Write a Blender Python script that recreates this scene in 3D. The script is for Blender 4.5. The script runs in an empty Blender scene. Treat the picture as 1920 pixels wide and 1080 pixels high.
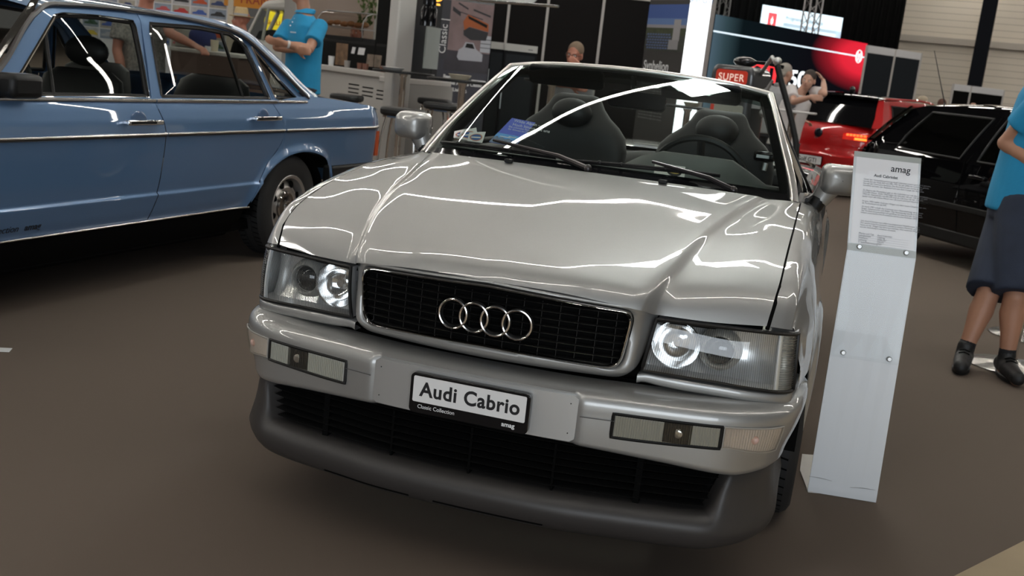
import bpy, bmesh, math, random
from math import sin, cos, pi, sqrt, radians, exp, atan2
from mathutils import Vector, Matrix, Euler
S = bpy.context.scene
COL = S.collection
random.seed(7)
# ---------------------------------------------------------------- camera maths
CF, CX, CY, CZ, YAW, PIT, ROL = 1988.2, .7568, -2.4184, 1.2797, -.2746, -.2049, .1093
CAMP = Vector((CX, CY, CZ))
FW = Vector((sin(YAW)*cos(PIT), cos(YAW)*cos(PIT), sin(PIT)))
RT = Vector((cos(YAW), -sin(YAW), 0)); UP = RT.cross(FW)
R2 = RT*cos(ROL)+UP*sin(ROL); U2 = -RT*sin(ROL)+UP*cos(ROL)
def ray(px, py): return FW+R2*((px-960)/CF)+U2*((540-py)/CF)
def at(px, py, d): return CAMP+ray(px, py)*d              # d = distance along the view axis
def gnd(px, py, z=0.0):
    r = ray(px, py); return CAMP+r*((z-CZ)/r.z)
def down(px, py, d, z=0.0):                               # same place, dropped to height z
    p = at(px, py, d); return Vector((p.x, p.y, z))
# ---------------------------------------------------------------- materials
MATS = {}
def mat(name, col=(.5,.5,.5), rough=.5, metal=0., coat=0., emit=None, es=1., spec=.5, noise=None, bump=None, coatr=.03, sheen=0.):
    if name in MATS: return MATS[name]
    m = bpy.data.materials.new(name); m.use_nodes = True
    nt = m.node_tree; b = nt.nodes['Principled BSDF']
    b.inputs['Base Color'].default_value = (*col, 1); b.inputs['Roughness'].default_value = rough
    b.inputs['Metallic'].default_value = metal; b.inputs['Coat Weight'].default_value = coat
    b.inputs['Coat Roughness'].default_value = coatr; b.inputs['Specular IOR Level'].default_value = spec
    if sheen: b.inputs['Sheen Weight'].default_value = sheen
    if emit:
        b.inputs['Emission Color'].default_value = (*emit, 1); b.inputs['Emission Strength'].default_value = es
    tc = None
    if noise or bump:
        tc = nt.nodes.new('ShaderNodeTexCoord')
    if noise:                                             # (scale, amount, detail)
        n = nt.nodes.new('ShaderNodeTexNoise'); n.inputs['Scale'].default_value = noise[0]; n.inputs['Detail'].default_value = noise[2] if len(noise) > 2 else 3
        r = nt.nodes.new('ShaderNodeMapRange'); r.inputs['To Min'].default_value = 1-noise[1]; r.inputs['To Max'].default_value = 1+noise[1]
        mx = nt.nodes.new('ShaderNodeMix'); mx.data_type = 'RGBA'; mx.blend_type = 'MULTIPLY'; mx.inputs[0].default_value = 1
        mx.inputs[6].default_value = (*col, 1)
        nt.links.new(tc.outputs['Object'], n.inputs['Vector']); nt.links.new(n.outputs['Fac'], r.inputs['Value'])
        nt.links.new(r.outputs['Result'], mx.inputs[7]); nt.links.new(mx.outputs[2], b.inputs['Base Color'])
    if bump:                                              # (scale, strength, distance)
        n = nt.nodes.new('ShaderNodeTexNoise'); n.inputs['Scale'].default_value = bump[0]; n.inputs['Detail'].default_value = 4
        bp = nt.nodes.new('ShaderNodeBump'); bp.inputs['Strength'].default_value = bump[1]; bp.inputs['Distance'].default_value = bump[2]
        nt.links.new(tc.outputs['Object'], n.inputs['Vector']); nt.links.new(n.outputs['Fac'], bp.inputs['Height']); nt.links.new(bp.outputs['Normal'], b.inputs['Normal'])
    MATS[name] = m; return m
def glass(name, tint=(.8,.85,.83), ior=1.5, rough=0., refl=1., wave=None):
    if name in MATS: return MATS[name]
    m = bpy.data.materials.new(name); m.use_nodes = True; nt = m.node_tree
    nt.nodes.remove(nt.nodes['Principled BSDF']); out = nt.nodes['Material Output']
    t = nt.nodes.new('ShaderNodeBsdfTransparent'); t.inputs[0].default_value = (*tint, 1)
    g = nt.nodes.new('ShaderNodeBsdfGlossy'); g.inputs['Roughness'].default_value = rough; g.inputs[0].default_value = (refl, refl, refl, 1)
    f = nt.nodes.new('ShaderNodeLayerWeight'); f.inputs[0].default_value = .5; f0 = ((ior-1)/(ior+1))**2   # Schlick reflectance, both sides alike
    pw = nt.nodes.new('ShaderNodeMath'); pw.operation = 'POWER'; pw.inputs[1].default_value = 5; nt.links.new(f.outputs['Facing'], pw.inputs[0])
    fr = nt.nodes.new('ShaderNodeMapRange'); fr.inputs['To Min'].default_value = f0*1.6; nt.links.new(pw.outputs[0], fr.inputs['Value'])
    mx = nt.nodes.new('ShaderNodeMixShader')
    nt.links.new(fr.outputs[0], mx.inputs[0]); nt.links.new(t.outputs[0], mx.inputs[1]); nt.links.new(g.outputs[0], mx.inputs[2]); nt.links.new(mx.outputs[0], out.inputs[0])
    if wave:                                              # (scale, strength, axis)
        tc = nt.nodes.new('ShaderNodeTexCoord'); w = nt.nodes.new('ShaderNodeTexWave'); w.wave_type = 'BANDS'; w.bands_direction = wave[2]
        w.inputs['Scale'].default_value = wave[0]; bp = nt.nodes.new('ShaderNodeBump'); bp.inputs['Strength'].default_value = wave[1]; bp.inputs['Distance'].default_value = .003
        nt.links.new(tc.outputs['Object'], w.inputs['Vector']); nt.links.new(w.outputs['Fac'], bp.inputs['Height'])
        nt.links.new(bp.outputs['Normal'], g.inputs['Normal']); nt.links.new(bp.outputs['Normal'], f.inputs['Normal'])
    MATS[name] = m; return m
# ---------------------------------------------------------------- things, parts
def thing(name, label, cat, loc=(0,0,0), rz=0., group=None):
    o = bpy.data.objects.new(name, None); COL.objects.link(o); o.empty_display_size = .1
    o.location = loc; o.rotation_euler = (0, 0, rz); o['label'] = label; o['category'] = cat
    if group: o['group'] = group
    return o
def tag(o, label, cat, group=None):
    o['label'] = label; o['category'] = cat
    if group: o['group'] = group
    return o
def dup(root, loc, rz=None, label=None, sc=None):
    r = root.copy(); COL.objects.link(r); r.location = loc
    if rz is not None: r.rotation_euler = (0, 0, rz)
    if label: r['label'] = label
    if sc: r.scale = sc
    for ch in list(root.children):
        c = ch.copy(); COL.objects.link(c); c.parent = r
        for g in ch.children:
            d = g.copy(); COL.objects.link(d); d.parent = c
    return r
def crom(P, n):                                           # Catmull-Rom through points, n samples, open; chord-length
    P = [Vector(p) for p in P]
    if len(P) == 2: return [P[0].lerp(P[1], i/(n-1)) for i in range(n)]
    L = [0.]
    for a, b in zip(P, P[1:]): L.append(L[-1]+max((b-a).length, 1e-6))
    T = []
    for i in range(len(P)):
        if i == 0: t = (P[1]-P[0])/(L[1]-L[0])
        elif i == len(P)-1: t = (P[-1]-P[-2])/(L[-1]-L[-2])
        else:
            h0, h1 = L[i]-L[i-1], L[i+1]-L[i]
            t = ((P[i]-P[i-1])/h0*h1+(P[i+1]-P[i])/h1*h0)/(h0+h1)
        T.append(t)
    out = []; k = 0
    for j in range(n):
        s = L[-1]*j/(n-1)
        while k < len(P)-2 and s > L[k+1]: k += 1
        h = L[k+1]-L[k]; u = (s-L[k])/h
        out.append(P[k]*(2*u**3-3*u*u+1)+T[k]*h*(u**3-2*u*u+u)+P[k+1]*(-2*u**3+3*u*u)+T[k+1]*h*(u**3-u*u))
    return out
def interp(x, pts):                                       # smooth scalar interpolation through (x, y)
    if x <= pts[0][0]: return pts[0][1]
    if x >= pts[-1][0]: return pts[-1][1]
    n = len(pts)
    for i in range(n-1):
        if x <= pts[i+1][0]: break
    x0, y0 = pts[i]; x1, y1 = pts[i+1]; h = x1-x0; u = (x-x0)/h
    def sl(j):
        if j == 0: return (pts[1][1]-pts[0][1])/(pts[1][0]-pts[0][0])
        if j == n-1: return (pts[-1][1]-pts[-2][1])/(pts[-1][0]-pts[-2][0])
        a = (pts[j][1]-pts[j-1][1])/(pts[j][0]-pts[j-1][0]); b = (pts[j+1][1]-pts[j][1])/(pts[j+1][0]-pts[j][0])
        if a*b <= 0: return 0.
        ha = pts[j][0]-pts[j-1][0]; hb = pts[j+1][0]-pts[j][0]
        return (a*hb+b*ha)/(ha+hb)
    m0, m1 = sl(i), sl(i+1)
    return y0*(2*u**3-3*u*u+1)+m0*h*(u**3-2*u*u+u)+y1*(-2*u**3+3*u*u)+m1*h*(u**3-u*u)
def lin(x, pts):
    if x <= pts[0][0]: return pts[0][1]
    for (a, b), (c, d) in zip(pts, pts[1:]):
        if x <= c: return b+(d-b)*(x-a)/(c-a)
    return pts[-1][1]
def sst(a, b, x):
    t = min(1, max(0, (x-a)/(b-a))); return t*t*(3-2*t)
def rrect(w, h, r, n=6, cx=0., cy=0.):                    # rounded rectangle outline
    r = min(r, w/2-1e-4, h/2-1e-4); P = []
    for (sx, sy, a0) in ((1,1,0),(-1,1,90),(-1,-1,180),(1,-1,270)):
        for i in range(n+1):
            a = radians(a0+90*i/n); P.append((cx+sx*(w/2-r)+r*cos(a), cy+sy*(h/2-r)+r*sin(a)))
    return P
class MB:
    def __init__(s): s.v = []; s.f = []; s.mi = []
    def add(s, vs, fs, mi=0, M=None):
        o = len(s.v)
        s.v += [tuple(M @ Vector(v)) if M else tuple(v) for v in vs]
        s.f += [tuple(i+o for i in f) for f in fs]; s.mi += [mi]*len(fs); return s
    def box(s, c, d, rz=0., M=None, mi=0):
        x, y, z = d[0]/2, d[1]/2, d[2]/2
        vs = [Vector((a*x, b*y, e*z)) for e in (-1,1) for a, b in ((-1,-1),(1,-1),(1,1),(-1,1))]
        Q = Matrix.Translation(c) @ (Matrix.Rotation(rz, 4, 'Z') if not isinstance(rz, (tuple, list)) else Euler(rz).to_matrix().to_4x4())
        if M: Q = M @ Q
        return s.add([Q @ v for v in vs], [(3,2,1,0),(4,5,6,7),(0,1,5,4),(1,2,6,5),(2,3,7,6),(3,0,4,7)], mi)
    def grid(s, rows, closeu=False, closev=False, mi=0, flip=False):
        n = len(rows); m = len(rows[0]); vs = [p for r in rows for p in r]; fs = []
        for i in range(n if closev else n-1):
            for j in range(m if closeu else m-1):
                a, b = i*m+j, i*m+(j+1) % m; c, d = ((i+1) % n)*m+(j+1) % m, ((i+1) % n)*m+j
                fs.append((d,c,b,a) if flip else (a,b,c,d))
        return s.add(vs, fs, mi)
    def tube(s, P, r, seg=8, cap=True, closed=False, mi=0, flat=None):
        P = [Vector(p) for p in P]; n = len(P); rows = []
        rr = r if isinstance(r, (list, tuple)) else [r]*n
        up = None
        for i in range(n):
            if closed: t = P[(i+1) % n]-P[i-1]
            else: t = P[min(i+1, n-1)]-P[max(i-1, 0)]
            if t.length < 1e-9: t = Vector((0,0,1))
            t.normalize()
            if up is None:
                up = Vector((0,0,1)) if abs(t.z) < .9 else Vector((0,1,0))
            u = (up-t*up.dot(t))
            if u.length < 1e-6: u = t.orthogonal()
            u.normalize(); w = t.cross(u); up = u
            fx, fy = flat or (1, 1)
            rows.append([P[i]+(w*cos(2*pi*k/seg)*fx+u*sin(2*pi*k/seg)*fy)*rr[i] for k in range(seg)])
        s.grid(rows, closeu=True, closev=closed, mi=mi, flip=True)
        if cap and not closed:
            o = len(s.v)-n*seg
            s.f.append(tuple(o+k for k in range(seg))); s.f.append(tuple(o+(n-1)*seg+k for k in reversed(range(seg)))); s.mi += [mi, mi]
        return s
    def lathe(s, prof, seg=24, M=None, mi=0):             # profile (r, z), about local z
        rows = [[Vector((r*cos(2*pi*k/seg), r*sin(2*pi*k/seg), z)) for k in range(seg)] for r, z in prof]
        if M: rows = [[M @ p for p in r] for r in rows]
        return s.grid(rows, closeu=True, mi=mi)
    def prism(s, poly, h0, h1, M=None, mi=0):             # polygon in local xy, from z h0 to h1
        n = len(poly); vs = [Vector((p[0], p[1], h0)) for p in poly]+[Vector((p[0], p[1], h1)) for p in poly]
        fs = [tuple(reversed(range(n))), tuple(range(n, 2*n))]+[(i, (i+1) % n, n+(i+1) % n, n+i) for i in range(n)]
        return s.add(vs, fs, mi, M)
    def sphere(s, c, r, seg=16, rings=10, M=None, mi=0):
        r = r if isinstance(r, (tuple, list)) else (r, r, r); rows = []
        for i in range(rings+1):
            a = pi*i/rings-pi/2
            rows.append([Vector((c[0]+r[0]*cos(a)*cos(2*pi*k/seg), c[1]+r[1]*cos(a)*sin(2*pi*k/seg), c[2]+r[2]*sin(a))) for k in range(seg)])
        if M: rows = [[M @ p for p in q] for q in rows]
        return s.grid(rows, closeu=True, mi=mi)
    def ring(s, A, B, mi=0):                              # band between two loops
        return s.grid([A, B], closeu=True, mi=mi)
    def build(s, name, m, parent=None, smooth=40, bevel=0., solid=0., sub=0, bseg=2, off=-1, loc=None):
        me = bpy.data.meshes.new(name); me.from_pydata([tuple(v) for v in s.v], [], s.f)
        ml = m if isinstance(m, (list, tuple)) else [m]
        for x in ml: me.materials.append(x)
        if len(ml) > 1: me.polygons.foreach_set('material_index', s.mi)
        bm = bmesh.new(); bm.from_mesh(me); bmesh.ops.remove_doubles(bm, verts=bm.verts, dist=1e-6)
        if not solid: bmesh.ops.recalc_face_normals(bm, faces=bm.faces)
        bm.to_mesh(me); bm.free()
        if smooth:
            me.shade_smooth(); me.set_sharp_from_angle(angle=radians(smooth))
        o = bpy.data.objects.new(name, me); COL.objects.link(o)
        if parent: o.parent = parent
        if loc: o.location = loc
        if solid:
            q = o.modifiers.new('solid', 'SOLIDIFY'); q.thickness = solid; q.offset = off
        if sub:
            q = o.modifiers.new('sub', 'SUBSURF'); q.levels = q.render_levels = sub
        if bevel:
            q = o.modifiers.new('bevel', 'BEVEL'); q.width = bevel; q.segments = bseg; q.limit_method = 'ANGLE'; q.angle_limit = radians(35); q.harden_normals = False
        return o
def struct(o): o['kind'] = 'structure'; return o
def stuff(o): o['kind'] = 'stuff'; return o
def text(name, s, size, m, parent=None, M=None, align='LEFT', depth=.0006, bold=0., sx=1., shear=0., sp=1., lh=1.):
    cu = bpy.data.curves.new(name, 'FONT'); cu.body = s; cu.size = size; cu.align_x = align; cu.extrude = depth; cu.offset = bold; cu.shear = shear
    cu.space_character = sp; cu.space_line = lh; cu.resolution_u = 4
    t = bpy.data.objects.new(name, cu); COL.objects.link(t); bpy.context.view_layer.update()
    me = bpy.data.meshes.new_from_object(t.evaluated_get(bpy.context.evaluated_depsgraph_get()))
    bpy.data.objects.remove(t); bpy.data.curves.remove(cu)
    me.name = name; me.materials.clear(); me.materials.append(m)
    Q = Matrix.Diagonal((sx, 1, 1, 1))
    me.transform((M @ Q) if M else Q)
    o = bpy.data.objects.new(name, me); COL.objects.link(o)
    if parent: o.parent = parent
    return o
def frame(o, x, y):                                       # matrix with origin o, local x / y axes (orthonormalised)
    x = Vector(x).normalized(); z = x.cross(Vector(y)).normalized(); y = z.cross(x)
    return Matrix(((x.x,y.x,z.x,o[0]),(x.y,y.y,z.y,o[1]),(x.z,y.z,z.z,o[2]),(0,0,0,1)))
MX = Matrix.Diagonal((-1,1,1,1))
# ---------------------------------------------------------------- shared materials
def carpaint(name, col, metal=.0, rough=.35, coat=1., flake=0.):
    m = mat(name, col, rough, metal, coat, coatr=.015)
    if flake:
        nt = m.node_tree; b = nt.nodes['Principled BSDF']; tc = nt.nodes.new('ShaderNodeTexCoord')
        v = nt.nodes.new('ShaderNodeTexVoronoi'); v.inputs['Scale'].default_value = 900
        r = nt.nodes.new('ShaderNodeMapRange'); r.inputs['To Min'].default_value = rough-flake; r.inputs['To Max'].default_value = rough+flake
        nt.links.new(tc.outputs['Object'], v.inputs['Vector']); nt.links.new(v.outputs['Color'], r.inputs['Value']); nt.links.new(r.outputs['Result'], b.inputs['Roughness'])
    return m
SILVER = carpaint('silver_paint', (.405,.405,.393), .7, .48, 1., .06)
BLUE = carpaint('blue_paint', (.105,.20,.36), .35, .38, 1.)
RED = carpaint('red_paint', (.5,.006,.008), .1, .35, 1.)
BLACKP = carpaint('black_paint', (.002,.002,.0025), 0., .6, .7)
BLACKP.node_tree.nodes['Principled BSDF'].inputs['Specular IOR Level'].default_value = 0.
CHROME = mat('chrome', (.82,.8,.78), .06, 1.)
ALU = mat('brushed_aluminium', (.75,.74,.73), .22, 1.)
STEEL = mat('painted_steel_silver', (.5,.5,.49), .35, .8)
BLK = mat('black_plastic', (.009,.009,.009), .45, spec=.3)
BLKG = mat('gloss_black', (.006,.006,.007), .08)
BLKM = mat('matt_black', (.003,.003,.003), .85, spec=.06)
TRIM = mat('dark_bumper_plastic', (.042,.038,.036), .48, bump=(900,.15,.0005))
RUB = mat('tyre_rubber', (.012,.012,.012), .7, bump=(60,.1,.001))
LEATHER = mat('black_leather', (.014,.014,.014), .5, bump=(250,.25,.001))
DASH = mat('dark_green_grey_dashboard', (.018,.022,.02), .6, bump=(400,.2,.0006))
WHITE = mat('white_paint', (.8,.8,.8), .4)
WPLATE = mat('white_plate', (.82,.81,.8), .35)
INK = mat('black_ink', (.01,.01,.012), .5)
GREYINK = mat('grey_ink', (.12,.12,.13), .6)
WINK = mat('white_ink', (.85,.85,.85), .5)
# ================================================================ silver cabriolet
AUDI = thing('convertible_car', 'silver two-door convertible with the roof down and four interlocked chrome rings on its grille', 'car')
A = AUDI
def mirror_rows(rows):                                    # rows of half stations (x>=0 first = centre) -> full width
    return [[Vector((-p.x, p.y, p.z)) for p in reversed(r[1:])]+list(r) for r in rows]
# ---- hood
def hood_rows(dz=0., n=46):
    C_ = [(0,.050,.755),(0,.056,.771),(0,.08,.789),(0,.14,.812),(0,.25,.842),(0,.45,.884),(0,.72,.930),(0,.995,.969)]
    B_ = [(.2,.062,.752),(.2,.069,.769),(.2,.092,.786),(.2,.15,.809),(.205,.26,.839),(.21,.46,.882),(.22,.73,.928),(.25,1.005,.968)]
    D_ = [(.376,.094,.735),(.380,.100,.752),(.384,.118,.771),(.392,.16,.790),(.415,.28,.834),(.443,.445,.878),(.486,.715,.920),(.555,1.055,.959)]
    K_ = [(.411,.150,.719),(.412,.154,.731),(.4135,.158,.744),(.418,.18,.765),(.448,.292,.820),(.478,.450,.8665),(.520,.720,.907),(.592,1.085,.951)]
    M_ = [(.548,.184,.7165),(.549,.189,.731),(.551,.203,.759),(.555,.225,.782),(.565,.307,.823),(.585,.45,.867),(.608,.72,.910),(.648,1.17,.947)]
    E_ = [(.674,.219,.7215),(.675,.224,.733),(.678,.236,.753),(.681,.257,.781),(.685,.315,.813),(.686,.45,.856),(.687,.75,.907),(.684,1.27,.936)]
    cs = [crom(c, n) for c in (C_,B_,D_,K_,M_,E_)]
    rows = []
    for i in range(n):
        c, b, d, k, m, e = [q[i]+Vector((0,0,dz)) for q in cs]
        r = crom([c, b, d], 14)
        w = crom([d, d.lerp(k,.25)+Vector((.002,0,-.0005)), d.lerp(k,.75)+Vector((-.002,0,-.001)), k], 7)[1:]
        r = r+w+crom([k, m, e], 10)[1:]
        rows.append(r)
    return mirror_rows(rows)
b = MB(); b.grid(hood_rows(), flip=True); b.build('hood', SILVER, A, smooth=50)
b = MB(); b.grid([[p+Vector((-p.x*.015,.02,-.022)) for p in r] for r in hood_rows(n=16)]); b.build('engine_bay_shell', BLKM, A)
def hoodx(y): return lin(y,[(.219,.674),(.236,.678),(.257,.681),(.315,.685),(.45,.686),(.75,.687),(1.27,.684)])
for s in (-1,1):
    b = MB(); b.tube([(s*(hoodx(y)+.003), y, z-.007) for y, z in ((.219,.722),(.257,.779),(.315,.813),(.45,.856),(.75,.907),(1.27,.936))], .0055, 6); b.build('hood_seam', BLKM, A)
# ---- grille surround (painted), chrome frame, slats, rings
def yf(x): return .052+.34*x*x
def loop(pts, n=96, r=None):                              # closed polygon with per-corner radius -> resampled loop in (x, z)
    P = []; m = len(pts)
    for i in range(m):
        p = Vector(pts[i][:2]); a = Vector(pts[i-1][:2])-p; c = Vector(pts[(i+1) % m][:2])-p; rr = pts[i][2]
        a_, c_ = a.normalized(), c.normalized()
        for k in range(9):
            t = k/8; q = p+a_*rr*(1-t)**2+c_*rr*t**2
            P.append(q)
    L = [0.]
    for i in range(len(P)): L.append(L[-1]+(P[(i+1) % len(P)]-P[i]).length)
    out = []
    for j in range(n):
        s = L[-1]*j/n; k = 0
        while L[k+1] < s: k += 1
        out.append(P[k].lerp(P[(k+1) % len(P)], (s-L[k])/max(L[k+1]-L[k],1e-9)))
    return out
G_IN = [(0,.747,.01),(.368,.731,.034),(.350,.574,.04),(0,.582,.01),(-.350,.574,.04),(-.368,.731,.034)]
G_OUT = [(0,.757,.01),(.392,.742,.02),(.4115,.718,.012),(.372,.553,.05),(0,.551,.01),(-.372,.553,.05),(-.4115,.718,.012),(-.392,.742,.02)]
NL = 160
li, lo = loop(G_IN, NL), loop(G_OUT, NL)
def align(l, ref):                                        # rotate loop start so that it begins nearest ref[0]
    k = min(range(len(l)), key=lambda i: (l[i]-ref[0]).length); return l[k:]+l[:k]
lo = align(lo, li)
# match by angle so the band does not shear
def byang(l, ref):
    out = []
    for q in ref:
        a = atan2((q.y-.655)*2.2, q.x); best = min(l, key=lambda p: abs((atan2((p.y-.655)*2.2, p.x)-a+pi) % (2*pi)-pi)); out.append(best)
    return out
lo_d = loop(G_OUT, 900); lo = byang(lo_d, li)
def onf(l, dy): return [Vector((p.x, yf(p.x)+dy, p.y)) for p in l]
def sidey(p): return .052*sst(.36,.41,abs(p.x))*sst(.5,.72,p.y)+.018*sst(.585,.553,p.y)+.004*sst(.35,.39,abs(p.x))
mid1 = [a.lerp(c,.30) for a, c in zip(li, lo)]; mid2 = [a.lerp(c,.68) for a, c in zip(li, lo)]
def bulge(l, dy): return [Vector((p.x, yf(p.x)+dy+sidey(p), p.y)) for p in l]
b = MB(); b.grid([onf([Vector((q.x*.985,.655+(q.y-.655)*.97)) for q in li], .03), onf(li,.006), bulge(mid1,-.003), bulge(mid2,-.003), bulge(lo,.004), bulge([p+(p-Vector((0,.655)))*.01 for p in lo],.03)], closeu=True)
b.build('grille_surround', SILVER, A, smooth=70)
ch0 = [Vector((p.x*.992,.655+(p.y-.655)*.975)) for p in li]; ch1 = [Vector((p.x*.966,.655+(p.y-.655)*.87)) for p in li]; chm = [a.lerp(c,.5) for a, c in zip(ch0, ch1)]
chq = [a.lerp(c,.18) for a, c in zip(ch0, ch1)]; chr_ = [a.lerp(c,.82) for a, c in zip(ch0, ch1)]
b = MB(); b.grid([onf(ch0,.02), onf(ch0,.003), onf(chq,-.006), onf(chm,-.0085), onf(chr_,-.005), onf(ch1,.004), onf(ch1,.03)], closeu=True); GR = b.build('grille', CHROME, A, smooth=60)
GR['label'] = 'chrome framed grille'
b = MB(); b.grid([onf([p*0+Vector((p.x*k,.655+(p.y-.655)*k)) for p in ch1], .03) for k in (1,.5,.01)], closeu=True); b.build('grille_mesh_backing', BLKM, GR)
SLAT = mat('grille_slat_black', (.008,.008,.008), .4)
b = MB()
for k in range(8):
    z = .587+.0187*k; w = .336+.016*(z-.58)/.15
    rows = []
    for i in range(25):
        x = -w+2*w*i/24; rows.append([(x, yf(x)+.007, z-.0012), (x, yf(x)+.005, z+.0012), (x, yf(x)+.026, z+.003), (x, yf(x)+.026, z-.001)])
    b.grid(rows, closeu=True)
b.build('grille_slats', SLAT, GR)
b = MB()
for k in range(-7, 8):
    x = k*.046; b.box((x, yf(x)+.025, .655), (.0016,.02,.135))
b.build('grille_uprights', SLAT, GR)
b = MB()
for k in range(4):
    cx = (k-1.5)*.0565; P = []
    for i in range(48):
        a = 2*pi*i/48; x = cx+.0372*cos(a); P.append((x, yf(x)-.006-(.0015 if k % 2 else 0)*sin(a), .6565+.0372*sin(a)))
    b.tube(P, .0034, 8, closed=True)
o = b.build('four_ring_emblem', mat('emblem_chrome',(.9,.88,.86),.16,1.), GR); o['label'] = 'emblem of four interlocked chrome rings'
b = MB()                                                   # dark carrier behind the rings
for k in range(4):
    cx = (k-1.5)*.0565
    b.tube([(cx+.036*cos(2*pi*i/32), yf(cx+.036*cos(2*pi*i/32))+.004, .6565+.036*sin(2*pi*i/32)) for i in range(32)], .005, 6, closed=True)
b.build('emblem_carrier', BLK, GR)
# ---- headlights
HL_T = [(.4145,.136,.7105),(.49,.158,.709),(.571,.184,.7075),(.66,.212,.706),(.715,.238,.7045),(.742,.268,.702),(.752,.30,.70)]
HL_B = [(.396,.126,.577),(.48,.145,.573),(.57,.168,.569),(.665,.198,.562),(.726,.235,.556),(.752,.268,.5535),(.762,.302,.552)]
def hl_surf(off, nu=36, nv=10, u0=0., u1=1., s=1, bul=.010):
    T = crom(HL_T, 73); B_ = crom(HL_B, 73); rows = []
    for j in range(nv+1):
        v = j/nv; r = []
        for i in range(nu+1):
            u = u0+(u1-u0)*i/nu; k = min(int(u*72), 71); f = u*72-k
            p = B_[k].lerp(B_[k+1], f).lerp(T[k].lerp(T[k+1], f), v)
            p = p+Vector((0,-bul*4*v*(1-v)+off,0)); p.x *= s; r.append(p)
        rows.append(r)
    return rows
FLUTE = glass('lens_flute_glass', (.66,.68,.68), 1.8, .35)
LENS = glass('headlamp_glass', (.96,.97,.97), 1.45, .03)
LENS2 = glass('marker_lamp_glass', (.90,.88,.82), 1.45, .08, wave=(120,.3,'Z'))
REFL = mat('lamp_reflector', (.92,.92,.92), .2, .6, bump=(30,.12,.004)); BOWL = mat('lamp_bowl_mirror', (.92,.92,.92), .14, .95)
PROJ = mat('projector_glass', (.01,.012,.012), .02, 0., spec=.8)
for s in (-1,1):
    H = MB().grid(hl_surf(.075, s=s, bul=-.02)).build('headlight', REFL, A, smooth=60)
    H['label'] = 'clear %s headlight' % ('left' if s > 0 else 'right')
    b = MB(); F = hl_surf(0, s=s); Bk = hl_surf(.075, s=s, bul=-.02)      # reflector walls
    lf = F[0]+[r[-1] for r in F[1:]]+list(reversed(F[-1][:-1]))+[r[0] for r in reversed(F[1:-1])]
    lb = Bk[0]+[r[-1] for r in Bk[1:]]+list(reversed(Bk[-1][:-1]))+[r[0] for r in reversed(Bk[1:-1])]
    b.ring(lf, lb); b.build('reflector_wall', REFL, H)
    b = MB(); b.grid(hl_surf(-.001, s=s, u1=.80)); b.build('headlight_lens', LENS, H)
    b = MB(); FS_ = hl_surf(.0015, s=s, u1=.80, nu=300, nv=8)
    for i in range(6,296,5): b.grid([[r[i] for r in FS_],[r[i+1]+Vector((0,-.0015,0)) for r in FS_],[r[i+2] for r in FS_]])
    b.build('lens_flutes', FLUTE, H, smooth=0)
    b = MB(); FS_ = hl_surf(.0015, s=s, u0=.82, u1=.99, nu=6, nv=120)
    for i in range(2,118,5): b.grid([FS_[i],[q+Vector((0,-.0015,0)) for q in FS_[i+1]],FS_[i+2]])
    b.build('marker_flutes', FLUTE, H, smooth=0)
    b = MB(); b.grid(hl_surf(-.001, s=s, u0=.80, nu=12)); o = b.build('marker_lens', LENS2, H); o['label'] = 'ribbed side marker lens'
    b = MB(); b.tube([p+Vector((0,.002,0)) for p in lf], .0052, 6, closed=True); b.build('lens_seal', BLK, H)
    b = MB(); cc = [r[0] for r in hl_surf(.012, s=s, u0=.80, u1=1., nu=2)]; b.tube(cc, .006, 6); b.build('lens_divider', WHITE, H)
    Mt = Matrix.Translation((s*.466,.215,.648)) @ Matrix.Rotation(radians(90),4,'X')
    b = MB(); b.lathe([(.062,.045),(.060,.052),(.057,.045),(.05,.018),(.035,.004),(.018,-.004),(.012,-.004)], 40, Mt); b.lathe([(.013,-.01),(.013,.022),(.009,.028),(.0,.029)], 20, Mt)
    b.build('high_beam_bowl', BOWL, H)
    Mt = Matrix.Translation((s*.571,.222,.645)) @ Matrix.Rotation(radians(90),4,'X')
    b = MB(); b.lathe([(.056,.0),(.052,.02),(.044,.034),(.0405,.040),(.037,.036),(.0365,.02)], 40, Mt); b.build('projector_ring', mat('lamp_bezel',(.72,.70,.66),.28,.6), H)
    b = MB(); b.sphere((0,0,.016),(.0365,.0365,.022),28,14,Mt); b.build('projector_lens', PROJ, H)
    # painted sill strip under the lens and black gap behind
    Bt = crom([(.386,.134,0),(.42,.140,0)]+[(x,y,0) for x,y,z in HL_B[1:]], 40); n = len(Bt); rows = []
    for i, p in enumerate(Bt):
        zt = lin(p.x, [(.37,.558),(.4,.571),(.48,.568),(.6,.561),(.7,.5535),(.77,.547)]); zb = zt-.023-.004*sst(.38,.45,p.x); y = p.y-.004
        rows.append([(s*p.x,y+.03,zt),(s*p.x,y+.004,zt),(s*p.x,y,zt-.004),(s*p.x,y,zb+.005),(s*p.x,y+.005,zb),(s*p.x,y+.04,zb)])
    b = MB(); b.grid(rows); b.build('headlight_sill', SILVER, A, smooth=60)
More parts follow.
